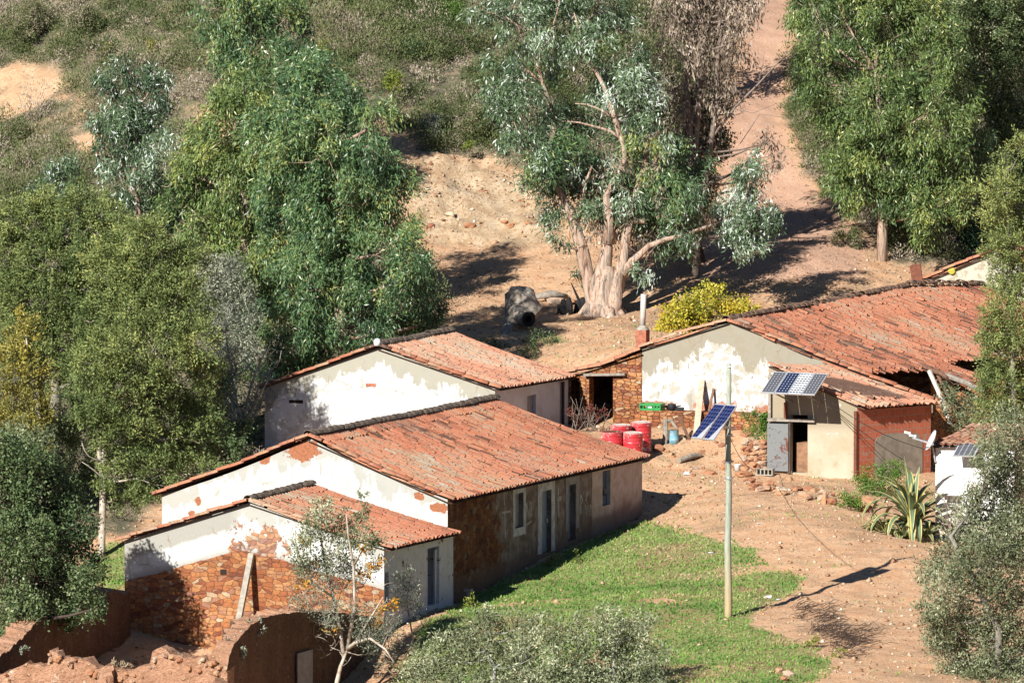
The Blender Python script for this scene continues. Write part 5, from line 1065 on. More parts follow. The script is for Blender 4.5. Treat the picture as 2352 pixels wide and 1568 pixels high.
    # --- foreground, in front of the long house
    tree('olive_tree', 'low olive bush at the bottom edge, nearest the small bare tree', 'tree', foot(1130, -9.5, 1560), PB([(1000,1505,46),(955,1545,36),(1060,1485,46),(1112,1440,36),(1180,1455,52),(1150,1515,70),(1232,1505,58),(1090,1555,60),(1280,1455,34),(1205,1565,60),(1010,1570,50),(1230,1420,24),(1120,1410,16)], -9.5, .7), 'olive', 'leaf_olive', 'lichen_bark', r0=.07, seed=27, lai=.8, tint=.10)
    tree('olive_tree', 'low olive bush at the bottom edge, nearest the solar pole', 'tree', foot(1420, -9.8, 1560), PB([(1338,1450,36),(1400,1440,42),(1460,1450,46),(1380,1505,58),(1450,1515,58),(1508,1508,34),(1322,1535,48),(1422,1565,60),(1510,1555,36),(1350,1580,50),(1300,1580,40),(1490,1430,18)], -9.8, .7), 'olive', 'leaf_olive', 'lichen_bark', r0=.07, seed=28, lai=.8, tint=.05)
    AL = [([P(x, y, -5 + .22 * i * (1 if n % 2 else -1)) for i, (x, y) in enumerate(l)], (a, .014)) for n, (l, a) in enumerate((([(798,1490),(815,1475),(850,1465),(885,1490),(905,1520)], .055), ([(790,1510),(780,1440),(765,1370),(745,1290),(735,1220),(738,1160)], .055), ([(798,1490),(815,1390),(812,1300),(800,1230),(795,1180)], .05), ([(812,1300),(840,1250),(835,1190)], .03), ([(765,1370),(720,1340),(690,1290),(700,1250)], .03), ([(780,1440),(730,1430),(700,1440)], .03), ([(815,1475),(850,1420),(880,1370)], .03), ([(850,1465),(880,1440),(910,1430)], .025)))]
    def fork(mb, r):
        for k in range(110): p = P(r.uniform(690, 900), r.uniform(1240, 1510), -5 + r.uniform(-.5, .6)); limb(mb, p, p + unit(r.normal(size=3) + np.array([.2, 0, -.2])) * r.uniform(.25, .55), .010, .003, r, 4, .25, 4)
    sm_tree = tree('almond_tree', 'small sparse tree with a pale crooked trunk and some orange leaves, before the outhouse', 'tree', foot(765, -5.5, 1600), PB([(735,1330,36),(800,1325,36),(692,1382,28),(760,1402,34),(850,1300,20),(850,1445,36),(900,1440,28),(875,1485,34),(720,1440,28),(690,1320,24),(830,1400,26)], -5, .6), 'sparse', 'leaf_grey', 'pale_bark', trunk=[P(755, 1650, -5.3), P(768, 1590, -5.2), P(782, 1530, -5.1), P(798, 1490, -5)], r0=.085, lr=.05, seed=29, lai=2.3, tint=-.05, extra=fork, limbs=AL)
    V, F, T = leaves(PB([(740,1165,28),(722,1210,34),(790,1190,26),(828,1172,18),(850,1232,24),(700,1258,30),(765,1255,36),(812,1240,24),(740,1300,26),(800,1290,22),(690,1300,18),(835,1140,10),(860,1260,16)], -5, .5), 'olive', np.random.default_rng(15), .95, -.05); np_mesh('green_leaves', V, F, M['leaf_olive'], sm_tree, tint=T)
    V, F, T = leaves(PB([(842,1262,16),(862,1300,18),(835,1330,14),(872,1390,16),(905,1395,14),(700,1250,14),(860,1430,10),(720,1300,12),(690,1345,14),(760,1450,12)], -5.2, .3), 'oak', np.random.default_rng(5), .55); np_mesh('autumn_leaves', V, F, M['leaf_autumn'], sm_tree, tint=T)
    tree('olive_shrub', 'small upright silver shrub before the outhouse door', 'shrub', foot(935, -2.0, 1420), PB([(940,1345,24),(922,1335,20),(952,1375,24),(925,1385,22),(945,1315,12),(960,1405,16),(915,1365,16)], -2.0, .25), 'sparse', 'leaf_grey', 'twig', r0=.03, seed=30, lai=1.6, tint=.18)
    tree('quince_tree', 'round yellowing fruit tree behind the big white gable', 'tree', foot(1620, 41), PB([(1530,755,30),(1560,730,36),(1600,705,36),(1640,695,34),(1690,705,30),(1720,715,22),(1580,760,38),(1640,740,38),(1690,735,30),(1615,665,14),(1530,775,30),(1510,770,16),(1660,670,14),(1550,740,36),(1600,730,40),(1660,725,36),(1570,700,22),(1700,730,26)], 41, .6), 'oak', 'leaf_quince', 'twig', r0=.06, seed=31, lai=.85, tint=.12)
    def twiggy(x0, x1, y0, y1, Y, n):
        def f(mb, r):
            for k in range(n): q = foot(r.uniform(x0, x1), Y + r.uniform(-.3, .3)); p = limb(mb, q, P(r.uniform(x0 - 10, x1 + 10), r.uniform(y0, y1), Y + r.uniform(-.3, .3)), .016, .006, r, 5, .08, 4); [limb(mb, p[2], p[2] + unit(r.normal(size=3) + np.array([0, 0, .8])) * .4, .009, .004, r, 3, .1, 3) for _ in range(3)]
        return f
    tree('bare_shrub', 'leafless shrub with a few dark red leaves before the stone shed doorway', 'shrub', foot(1345, 28.4), PB([(1318,945,14),(1345,935,14),(1370,950,12),(1395,945,10),(1330,960,12)], 28.4, .3), 'sparse', 'leaf_maroon', 'twig', r0=.02, seed=32, lai=1.3, extra=twiggy(1310, 1395, 895, 950, 28.4, 12))
    tree('leafy_shrub', 'fresh green bush growing at the foot of the brick wall', 'shrub', foot(2018, 20.5), PB([(1985,1105,22),(2010,1090,26),(2040,1085,22),(2060,1105,22),(2025,1120,24),(1995,1125,16),(2070,1080,16)], 20.5, .3), 'shrub', 'leaf_fresh', 'twig', r0=.03, seed=33, lai=1.2)
    tree('leafy_shrub', 'small bright green bush at the right end of the rubble row', 'shrub', foot(1952, 16.8), PB([(1938,1150,16),(1958,1145,17),(1975,1158,12),(1950,1160,14)], 16.8, .2), 'shrub', 'leaf_fresh', 'twig', r0=.02, seed=34, tint=.1, lai=1.2)
    tree('leafy_shrub', 'green bush against the white wall, left of the solar array', 'shrub', foot(1742, 26), PB([(1725,965,18),(1745,955,18),(1750,985,20),(1730,1000,20),(1755,1008,14),(1735,945,8)], 26, .25), 'shrub', 'leaf_fresh', 'twig', r0=.025, seed=35, lai=.9)
    for x, y, r, Y, lab, sd in ((1266, 1290, 14, 10.3, 'tall weedy tuft on the shadow edge, nearest the blue door', 36), (1325, 1292, 16, 10.6, 'rounder weedy bush on the shadow edge, right of the tall tuft', 37)):
        tree('weed_bush', lab, 'shrub', foot(x, Y), PB([(x - 8, y + 8, r), (x + 6, y - 4, r), (x + 3, y + 12, r), (x, y - 18, r * .6)], Y, .1), 'shrub', 'leaf_lime', 'twig', r0=.015, seed=sd, lai=.7, tint=-.1)
    for x, y, r, lab, sd in ((1865, 1475, 14, 'small yellow green weed in the grass near the brushwood', 38), (1930, 1500, 12, 'small weed at the brushwood edge, right of the other weed', 39), (1085, 1385, 14, 'weed tuft beside the short stone post', 40)):
        q = hit(x, y + 10); tree('weed_bush', lab, 'shrub', q, PB([(x, y, r), (x - 10, y + 4, r * .7), (x + 8, y + 5, r * .7)], q[1], .1), 'shrub', 'leaf_lime', 'twig', r0=.012, seed=sd, lai=.7)
    for x, y, r, lab, sd in ((1240, 782, 20, 'low green weeds in the shade behind the back house, right of the fallen log', 61), (1120, 790, 18, 'low dark weeds behind the back house roof, left of the fallen log', 62), (1215, 810, 16, 'weeds just above the back house eave', 63)):
        q = hit(x, y + 12); tree('weed_bush', lab, 'shrub', q, PB([(x, y, r), (x - 22, y + 6, r * .8), (x + 20, y + 5, r * .8), (x + 38, y + 9, r * .6)], q[1], .3), 'shrub', 'leaf_oak', 'twig', r0=.012, seed=sd, lai=.8)
    # --- bright bushes that stand out on the hillside
    for x, y, w, h, lm, kd, lab in ((1402, 98, 30, 36, 'leaf_lime', 'shrub', 'rounded yellow green bush with orange tips behind the old gum'), (1045, 32, 40, 34, 'leaf_fresh', 'shrub', 'bright green bush high on the hillside near the top edge'), (1075, 345, 15, 34, 'leaf_lime', 'shrub', 'narrow lime green broom bush above the pale cutting'), (908, 195, 24, 40, 'leaf_lime', 'shrub', 'upright lime broom bush on the hillside right of the dark gum'),
        (745, 120, 22, 34, 'leaf_wattle_yellow', 'shrub', 'yellow broom bush behind the top of the dark gum'), (340, 112, 20, 22, 'leaf_wattle_yellow', 'shrub', 'yellow broom bush just above the white blossom gum'), (245, 112, 24, 16, 'leaf_wattle_yellow', 'shrub', 'low yellow bush above the orange scar'), (805, 128, 34, 18, 'leaf_scrub', 'shrub', 'dark brown flat topped heath bush left of the lime broom'),
        (1000, 290, 30, 44, 'leaf_grey', 'shrub', 'grey green rounded shrub above the pale cutting, left'), (1090, 280, 44, 50, 'leaf_scrub', 'shrub', 'big grey brown leafless looking shrub above the pale cutting'), (890, 90, 26, 14, 'leaf_lime', 'shrub', 'small lime bush high on the slope'), (200, 50, 46, 44, 'leaf_scrub', 'shrub', 'olive coloured heath bush at the upper left'), (60, 60, 50, 60, 'leaf_scrub', 'shrub', 'tall grey green heath in the upper left corner'),
        (40, 300, 40, 34, 'leaf_scrub', 'shrub', 'green heath bush under the orange scar, left edge'), (950, 110, 40, 30, 'leaf_oak', 'shrub', 'dark green shrub among grey heath high on the slope'), (1840, 160, 30, 40, 'leaf_oak', 'shrub', 'dark bush at the right edge of the track, highest one'), (1848, 230, 34, 44, 'leaf_oak', 'shrub', 'dark green bush at the right edge of the track, middle one'), (1880, 310, 38, 40, 'leaf_scrub', 'shrub', 'olive bush at the right edge of the track, lowest one'), (1945, 545, 40, 26, 'leaf_scrub', 'shrub', 'grey brown scrub on the bank left of the slim gum trunk'),
        (1760, 545, 0, 0, '', '', '')):
        if not w: continue
        q = hit(x, y + h * .8); s = scale_at(q[1]); rr = np.random.default_rng(int(x)); n = 5
        bl = [(q[0] + rr.uniform(-.5, .5) * w / s, q[1] + rr.uniform(-.4, .4), q[2] + rr.uniform(.35, 1.25) * h / s, min(w, h) * rr.uniform(.45, .7) / s) for _ in range(n + (3 if w > 35 else 0))]
        tree('hillside_bush', lab, 'bush', q, bl, kd, lm, 'twig', r0=.025, seed=int(x) + 3, lai=1.0, twigs=False)
build_trees()

def build_cover():
    rng = np.random.default_rng(7)
    # heath on the hillside: one mass nobody could count
    n = 8600; x = np.where(rng.random(n * 2) < .74, rng.uniform(-21, 21, n * 2), rng.uniform(-36, 32, n * 2)); y = np.where(rng.random(n * 2) < .85, rng.uniform(55, 92, n * 2), rng.uniform(14, 55, n * 2)); sc = gz(x, y, 6); ro = gz(x, y, 5); pa = gz(x, y, 4)
    dens = .5 + .9 * fbm(x * .25, y * .25, 71, 3)
    ok = (sc > .55) & (ro < .25) & (rng.random(len(x)) > pa * .93) & (rng.random(len(x)) < np.clip(dens, .35, 1)); x, y = x[ok][:n], y[ok][:n]; z = gz(x, y)
    kindn = fbm(x * .33, y * .33, 81, 3); B, T0 = [], []
    V, F, T = [], [], []; off = 0
    for i in range(len(x)):
        big = rng.random() < .11; r = rng.uniform(.20, .58) * (1 + .6 * (rng.random() < .18)); r = rng.uniform(.5, .95) if big else r; h = r * rng.uniform(.7, 1.4); k = int(78 * (r / .3) ** 1.75) + 16
        u = unit(rng.normal(size=(k, 3))); u[:, 2] = np.abs(u[:, 2]); c = np.array([x[i], y[i], z[i]])
        pos = c + u * (rng.random(k) ** .4)[:, None] * np.array([r, r, h * 1.25]); d = unit(u + rng.normal(0, .4, (k, 3)) + np.array([0, 0, .7])); w = unit(np.cross(d, rng.normal(size=(k, 3))))
        v, f = leaf_mesh(pos, d, w, .105, .036, rng); V.append(v); F.append(f + off); off += len(v)
        b = .30 + 1.0 * kindn[i] + rng.normal(0, .13); b = b if rng.random() > .24 else rng.uniform(.66, .95); b = rng.choice([.02, .12, .24, .34, .66]) if big else b; T.append(np.clip(b + rng.normal(0, .10, k), 0, 1))
    tag(np_mesh('heath', np.concatenate(V), np.concatenate(F), M['leaf_scrub'], tint=np.concatenate(T)), 'low heath and dry scrub over the hillside', 'scrub', kind='stuff')
    # grass and weeds on the yard
    n = 110000; x = rng.uniform(-12, 12, n); y = rng.uniform(-13, 22, n); g = gz(x, y, 3) + .35 * fbm(x * 1.3, y * 1.3, 91, 3); ok = g > .34
    x, y = x[ok], y[ok]; x2 = rng.uniform(-12, 15, 16000); y2 = rng.uniform(-13, 44, 16000); s2 = (fbm(x2 * .4, y2 * .4, 95, 3) + .35 * ((y2 > 20) & (y2 < 30) & (x2 > 3))) > .24; x2, y2 = x2[s2], y2[s2]
    t = .45 + .75 * fbm(x * .6, y * .6, 92, 4) + rng.normal(0, .17, len(x)) + .45 * np.clip(.75 - gz(x, y, 3), 0, 1); x = np.concatenate([x, x2]); y = np.concatenate([y, y2]); t = np.concatenate([t, rng.uniform(.45, 1, len(x2))])
    p = np.stack([x, y, gz(x, y) - .01], 1); k = len(x); d = unit(np.stack([rng.normal(0, .6, k), rng.normal(0, .6, k), np.full(k, 1.)], 1)); w = unit(np.cross(d, rng.normal(size=(k, 3))))
    v, f = leaf_mesh(p, d, w, .085, .045, rng); tag(np_mesh('grass', v, f, M['grass_blade'], tint=np.clip(t, 0, 1)), 'short green grass and weeds', 'grass', kind='stuff')
    # dry straw along banks and wall tops
    n = 18000; x = rng.uniform(-14, 20, n); y = rng.uniform(18, 64, n); ok = (fbm(x * .3, y * .3, 101, 3) > .08) & (gz(x, y, 5) < .4); x, y = x[ok], y[ok]; k = len(x)
    p = np.stack([x, y, gz(x, y) - .01], 1); d = unit(np.stack([rng.normal(0, .5, k), rng.normal(0, .5, k), np.full(k, 1.)], 1)); w = unit(np.cross(d, rng.normal(size=(k, 3))))
    v, f = leaf_mesh(p, d, w, .16, .022, rng); tag(np_mesh('dry_grass', v, f, M['straw'], tint=rng.random(k)), 'dry straw coloured grass on banks', 'grass', kind='stuff')
    # fallen leaves and bark under the trees
    n = 14000; x = rng.uniform(-14, 18, n); y = rng.uniform(20, 66, n); w0 = np.exp(-((x - 2.8) ** 2 + (y - 46) ** 2) / 30) + np.exp(-((x + 5) ** 2 + (y - 37) ** 2) / 50) + np.exp(-((x - 12) ** 2 + (y - 54) ** 2) / 40) + .12; ok = rng.random(n) < w0; x, y = x[ok], y[ok]; k = len(x)
    p = np.stack([x, y, gz(x, y) + .012], 1); d = unit(np.stack([rng.normal(size=k), rng.normal(size=k), rng.normal(0, .22, k)], 1)); w = unit(np.cross(d, np.stack([rng.normal(0, .3, k), rng.normal(0, .3, k), np.ones(k)], 1)))
    v, f = leaf_mesh(p, d, w, .17, .045, rng); tag(np_mesh('fallen_leaves', v, f, M['leaf_dead'], tint=rng.random(k) * .8), 'dry leaves and bark fallen under the gums', 'leaf litter', kind='stuff')
    # gravel
    n = 42000; x = rng.uniform(-16, 20, n); y = rng.uniform(-12, 66, n); g = gz(x, y, 3); pa = gz(x, y, 4); ok = (rng.random(n) < np.where(g > .4, .12, .5) + pa * .6) & (gz(x, y, 6) < .7); x, y = x[ok], y[ok]; k = len(x)
    s = rng.lognormal(-3.45, .48, k) * (1 + .35 * gz(x, y, 4)); c = np.stack([x, y, gz(x, y) + s * .2], 1)
    O = np.array([[1, 0, 0], [0, 1, 0], [-1, 0, 0], [0, -1, 0], [0, 0, .7], [0, 0, -.7]], float); V = c[:, None] + (O[None] + rng.normal(0, .22, (k, 6, 3))) * s[:, None, None]
    a = rng.uniform(0, 6.28, k)[:, None]; dx = V[..., 0] - c[:, None, 0]; dy = V[..., 1] - c[:, None, 1]; V[..., 0] = c[:, None, 0] + dx * np.cos(a) - dy * np.sin(a); V[..., 1] = c[:, None, 1] + dx * np.sin(a) + dy * np.cos(a)
    f = np.array([[0, 1, 4], [1, 2, 4], [2, 3, 4], [3, 0, 4], [1, 0, 5], [2, 1, 5], [3, 2, 5], [0, 3, 5]]); F = (f[None] + (np.arange(k) * 6)[:, None, None]).reshape(-1, 3)
    tag(np_mesh('gravel', V.reshape(-1, 3), F, M['gravel_stone'], tint=np.repeat(np.clip(rng.normal(.5, .22, k), 0, 1), 8)), 'small stones scattered on the earth', 'gravel', kind='stuff')
build_cover()
# ---------------------------------------------------------------- smaller things
def framed_panel(root, TL, TR, BR, BL, mt, th=.035, fr=.022, frame_mat='aluminium'):
    """a photovoltaic module: framed back tray and the cell sheet 3 mm proud of it"""
    TL, TR, BR, BL = (np.asarray(q, float) for q in (TL, TR, BR, BL)); n = nrm(np.cross(TR - TL, TL - BL)); c = (TL + TR + BR + BL) / 4
    if n[1] > 0: n = -n
    mb = MB(); mb.box(c - n * th / 2, (TR - TL) / 2, (TL - BL) / 2, n * th / 2); pn = mb.build('solar_panel', M[frame_mat], root)
    f = lambda p: c + (p - c) * .955 + n * .003
    mb = MB(); mb.face([f(BL), f(BR), f(TR), f(TL)], [(0, 0), (1, 0), (1, 1), (0, 1)]); mb.build('cell_sheet', M[mt], pn); return pn
def solar_pole():
    b = hit(1672, 1416); root = thing('solar_pole', 'tall wooden pole carrying two blue solar panels in the grass', 'pole', b)
    top = P(1673.5, 835, b[1]); mb = MB(); n = 12; pts = [b - E3 * .4 + (top - b + E3 * .4) * i / n + np.array([.012 * math.sin(i * 1.3), 0, 0]) for i in range(n + 1)]
    mb.tube(pts, list(np.linspace(.105, .065, n + 1)), 10, jit=.08); mb.build('pole', M['pole_wood'], root, True)
    Y = b[1] - .05; TL, TR = P(1642, 926, Y), P(1692, 930, Y - .45); BR, BL = P(1640, 1010, Y - 1.15), P(1587, 1004, Y - .70)
    sh = np.array([0, -.05, 0]); TL, TR, BR, BL = (q + sh for q in (TL, TR, BR, BL))
    m1, m2 = (TL + TR) / 2, (BL + BR) / 2; g = nrm(TR - TL) * .012
    framed_panel(root, TL, m1 - g, m2 - g, BL, 'cells_blue'); framed_panel(root, m1 + g, TR, BR, m2 + g, 'cells_blue')
    c = (TL + TR + BR + BL) / 4; p = P(1674, 984, b[1]); mb = MB(); mb.bar(p + np.array([.13, -.03, .02]), c + (BR - c) * .35 + np.array([-.1, .06, .05]), .07, .07); mb.build('bracket', M['galvanised'], root)
    p2 = P(1673, 945, b[1]); mb = MB(); mb.bar(p2, c + (TR - c) * .4 + np.array([0, .06, 0]), .05, .05); mb.build('bracket', M['galvanised'], root)
    return root
def pole_fittings(root):
    b = np.array(root.location)
    for z in (3.62, 4.05, 4.75): mb = MB(); mb.lathe(b + E3 * z + np.array([.015, 0, 0]), [(.098, 0), (.102, .01), (.102, .05), (.098, .06)], 14); mb.build('clamp_band', M['galvanised'], root)
    q = P(1673.5, 842, b[1]); mb = MB(); mb.bar(q + np.array([-.02, -.08, 0]), q + np.array([.14, -.08, .01]), .02, .02); mb.lathe(q + np.array([.14, -.08, .0]), [(.03, 0), (.035, .03), (.02, .06), (.03, .09), (.001, .11)], 10); mb.build('insulator', M['white_enamel'], root)
pole_fittings(solar_pole())
def solar_array():
    Y = SHY + .35; TL, TR = P(1778, 853, Y), P(1902, 858, Y - .57); BL = P(1747, 901, Y - 1.0); BR = TR + (BL - TL)
    root = thing('solar_array', 'row of four solar panels tilted over the shed front', 'solar panel', (TL + TR) / 2)
    for i, mt in enumerate(('cells_grey', 'cells_navy', 'cells_bars', 'cells_grey')):
        a, b = i / 4 + .004, (i + 1) / 4 - .004; l = lambda t: TL + (TR - TL) * t; k = lambda t: BL + (BR - BL) * t
        pn = framed_panel(root, l(a), l(b), k(b), k(a), mt)
        if i == 2: pn['label'] = 'panel of pale bars'
    for t in (.28, .82):
        a = BL + (BR - BL) * t + np.array([0, .03, -.02]); u, z = (a - SF.A).dot(SF.d), a[2] - .36; mb = MB(); mb.bar(a, SF.at(u, z, .02), .035, .035); mb.build('strut', M['grey_wood'], root)
solar_array()
def barrel(px, py, lab, lid, y_off=0, tilt=(0, 0)):
    b = hit(px, py); root = thing('oil_drum', lab, 'barrel', b, 'red drums by the stone shed'); r, h = .305, .90
    prof = [(.001, 0), (r, 0), (r + .012, .01), (r, .03)]
    for z in (.30, .60): prof += [(r, z - .03), (r + .014, z), (r, z + .03)]
    prof += [(r, h - .03), (r + .012, h - .012), (r + .008, h), (r - .02, h)]
    mb = MB(); mb.lathe(b - E3 * .06, prof, 28, (tilt[0], tilt[1], 1)); mb.build('body', M['red_paint'], root, True)
    mb = MB(); mb.lathe(b - E3 * .06, [(r - .02, h - .002), (r - .03, h - .012), (.001, h - .012)], 28, (tilt[0], tilt[1], 1)); l = mb.build('lid', M[lid], root)
    mb = MB(); a = b + E3 * (h - .07) + np.array([.15, -.1, 0]); mb.lathe(a, [(.03, 0), (.03, .02), (.001, .02)], 10); mb.build('bung', M['galvanised'], l)
barrel(1425, 1040, 'red drum at the back left of the group of four', 'barrel_lid', tilt=(.02, -.04)); barrel(1472, 1034, 'tallest standing red drum, back right of the group of four', 'barrel_lid', tilt=(0, -.05))
barrel(1406, 1056, 'red drum with flaked paint, front left of the group of four', 'rust', tilt=(-.02, -.05)); barrel(1452, 1058, 'clean red drum, front right of the group of four', 'barrel_lid', tilt=(.01, -.06))
LEDGE = BG.pix(1600, 942)[1]
def ledge(px, out): u = BG.pix(px, 942, out)[0]; return BG.at(u, LEDGE, out)
def green_crate():
    c = ledge(1498, .34); root = thing('plastic_crate', 'green plastic crate on the ledge at the left end of the white gable', 'crate', c)
    w, d, h = .33, .20, .20
    def side(o, a, wd, mt='green_plastic'):
        n = nrm(np.cross(a, E3)); mb = MB(); mb.box(c + o + E3 * (h - .03), a * wd, n * .012, E3 * .03); mb.box(c + o + E3 * .03, a * wd, n * .012, E3 * .03)
        k = 7
        for i in range(k): mb.box(c + o + a * (wd * (2 * i / (k - 1) - 1) * .97) + E3 * h * .5, a * .014, n * .011, E3 * (h * .5 - .06))
        mb.build('side', M['green_plastic'], root)
    e1, e2 = E1, E2; side(-e2 * d, e1, w); side(e2 * d, e1, w); side(-e1 * w, e2, d - .013); side(e1 * w, e2, d - .013)
    mb = MB(); mb.box(c + E3 * .012, e1 * (w - .014), e2 * (d - .014), E3 * .012); mb.build('floor', M['green_plastic'], root)
    mb = MB(); mb.box(c - e2 * (d + .014) + E3 * .10, e1 * .06, e2 * .004, E3 * .022); mb.build('name_plate', M['white_plastic'], root)
green_crate()
def small_stuff():
    c = ledge(1543, .32); root = thing('black_pot', 'black cooking pot on the ledge beside the green crate', 'pot', c)
    mb = MB(); mb.lathe(c, [(.001, 0), (.10, 0), (.13, .06), (.13, .18), (.11, .20), (.001, .21)], 16); mb.build('body', M['black_plastic'], root, True)
    mb = MB(); mb.tube([c + E3 * .12 + E1 * .12, c + E3 * .15 + E1 * .28], .02, 6); mb.build('handle', M['black_plastic'], root)
    c = ledge(1561, .30); mb = MB(); mb.box(c + E3 * .05, E1 * .12, E2 * .08 + E3 * .02, E3 * .03); tag(mb.build('black_tray', M['black_plastic'], None, own_origin=c), 'flat black tray on the ledge right of the pot', 'tray')
    # planks against the wall
    def plank(a, b, w, mt, lab): mb = MB(); mb.bar(a, b, w, .03, BG.n); tag(mb.build('plank', M[mt], None, own_origin=a), lab, 'plank', 'planks leaning on the white gable')
    g = hit(1599, 994); u, z = BG.pix(1612, 872, .05); plank(g - E3 * .05, BG.at(u, z, .05), .19, 'pale_wood', 'long wide pale plank leaning on the white gable')
    u, z = BG.pix(1639, 892, .05); u0, z0 = BG.pix(1627, 948, .5); plank(BG.at(u0, LEDGE + .02, .45), BG.at(u, z, .05), .07, 'brown_wood', 'short narrow plank leaning right of the long one')
    # stump post, blue can, rusty offcuts
    p = hit(1526, 1018); root = thing('forked_post', 'grey forked wooden post standing beside the blue can', 'post', p); mb = MB(); t = P(1529, 962, p[1]); mb.tube([p - E3 * .2, (p + t) / 2 + E1 * .02, t], [.08, .075, .085], 8, jit=.2); mb.build('post', M['grey_wood'], root)
    mb = MB(); mb.tube([t - E3 * .05, P(1542, 966, p[1]), P(1556, 985, p[1] - .1)], [.06, .055, .04], 7, jit=.2); mb.build('arm', M['grey_wood'], root)
    p = hit(1547, 1017); root = thing('paint_can', 'pale blue metal can beside the forked post', 'can', p); mb = MB(); r, h = .155, .40; mb.lathe(p - E3 * .03, [(.001, 0), (r, 0), (r, .12), (r + .006, .13), (r, .14), (r, h), (r + .01, h + .01), (r - .01, h + .01)], 20); mb.build('body', M['blue_paint'], root, True)
    mb = MB(); mb.lathe(p - E3 * .03, [(r - .01, h + .008), (r - .02, h - .01), (.001, h - .01)], 20); mb.build('lid', M['rust'], root)
    a = hit(1583, 1010); mb = MB(); mb.bar(a, P(1560, 955, a[1] + .5), .10, .03); tag(mb.build('plank', M['brown_wood'], None, own_origin=a), 'dark rusty brown board leaning behind the blue can', 'plank', 'planks leaning on the white gable')
    # cinder block with its hollow cells
    u, z = SF.pix(1758, 1083, .5); c = SF.at(u, float(gz(*SF.at(u, 0, .5)[:2])) + .10, .5); root = thing('cinder_block', 'grey hollow cement block lying before the sheet metal door', 'block', c)
    mb = MB(); L, H, D = .25, .10, .10
    for s in (-1, 1): mb.box(c + E3 * (H - .015) * s, E1 * L, E2 * D, E3 * .015)
    for i in range(5): mb.box(c + E1 * (L - .016) * (i / 2 - 1), E1 * .016, E2 * (D - .003), E3 * (H - .03))
    mb.box(c + E2 * (D - .02), E1 * (L - .034), E2 * .015, E3 * (H - .031)); mb.build('body', M['concrete'], root)
    p = hit(1694, 1081); mb = MB(); mb.lathe(p, [(.001, 0), (.085, 0), (.105, .18), (.115, .19), (.095, .19), (.08, .05), (.001, .05)], 16); tag(mb.build('bucket', M['white_plastic'], None, True, own_origin=p), 'small white bucket in the rubble left of the sheet metal door', 'bucket')
    # short stone post with flat cap in the grass
    p = hit(1076, 1389); root = thing('stone_post', 'short pale stone post with a flat cap beside the outhouse', 'post', p); mb = MB(); mb.tube([p - E3 * .1, p + E3 * .2, p + E3 * .36], [.075, .06, .055], 8, jit=.2); mb.build('shaft', M['concrete'], root)
    mb = MB(); mb.box(p + E3 * .40, E1 * .10, E2 * .09, E3 * .035); mb.build('cap', M['concrete'], root)
    # concrete beam propped on the outhouse gable, basin below
    u, z = OH_G.pix(577, 1272, .08); a = OH_G.at(u, z, .06); b = P(541, 1462, a[1] - 1.0); mb = MB(); mb.bar(b, a, .15, .11, OH_G.n); tag(mb.build('concrete_beam', M['concrete'], None, own_origin=b), 'long concrete beam propped against the bare stone gable', 'beam')
    c = P(401, 1503, -.3); gzz = float(gz(c[0], c[1])); mb = MB(); zt = max(c[2], gzz + .15); c[2] = zt; mb.lathe(c, [(.001, -.12), (.16, -.12), (.20, -.03), (.23, .0), (.20, .0), (.16, -.08), (.001, -.09)], 22); mb.lathe(c, [(.17, -.12), (.19, -.3), (.19, -1.2)], 12); tag(mb.build('basin', M['cement'], None, True, own_origin=c), 'shallow grey basin inside the ruined earth walls', 'basin')
    # litter
    def scrap(px, py, s, mt, lab, name='plastic_bag', flat=.5):
        p = hit(px, py); rr = np.random.default_rng(int(px)); mb = MB(); n = 10
        V = [p + np.array([math.cos(k / n * 6.283) * s * rr.uniform(.6, 1.2), math.sin(k / n * 6.283) * s * rr.uniform(.5, .9), .01]) for k in range(n)] + [p + np.array([math.cos(k / n * 6.283) * s * .55, math.sin(k / n * 6.283) * s * .4, s * flat * rr.uniform(.5, 1.1)]) for k in range(n)] + [p + E3 * s * flat * .7]
        mb.raw(V, [(k, (k + 1) % n, n + (k + 1) % n, n + k) for k in range(n)] + [(n + k, n + (k + 1) % n, 2 * n) for k in range(n)]); tag(mb.build(name, M[mt], None, own_origin=p), lab, 'litter')
    scrap(1766, 1372, .13, 'white_plastic', 'crumpled clear plastic bag beside the pole shadow'); scrap(1788, 1377, .08, 'white_plastic', 'smaller white scrap just right of the plastic bag', 'paper_scrap', .3)
    scrap(1602, 1076, .09, 'cyan_plastic', 'bright blue plastic scrap among the rubble', 'plastic_scrap', .5); scrap(1577, 1090, .12, 'white_plastic', 'white lump in the rubble near the drums', 'white_stone', .8); scrap(1330, 713, .13, 'white_plastic', 'white plastic bag at the foot of the old gum', 'plastic_bag', .6)
    scrap(1226, 775, .07, 'white_plastic', 'white scrap in the shade behind the back house', 'paper_scrap', .8); scrap(1745, 1202, .10, 'white_plastic', 'flat white piece lying on the bare earth before the agave', 'paper_scrap', .2); scrap(1633, 1270, .08, 'white_plastic', 'small white scrap in the grass edge left of the pole', 'paper_scrap', .4)
small_stuff()
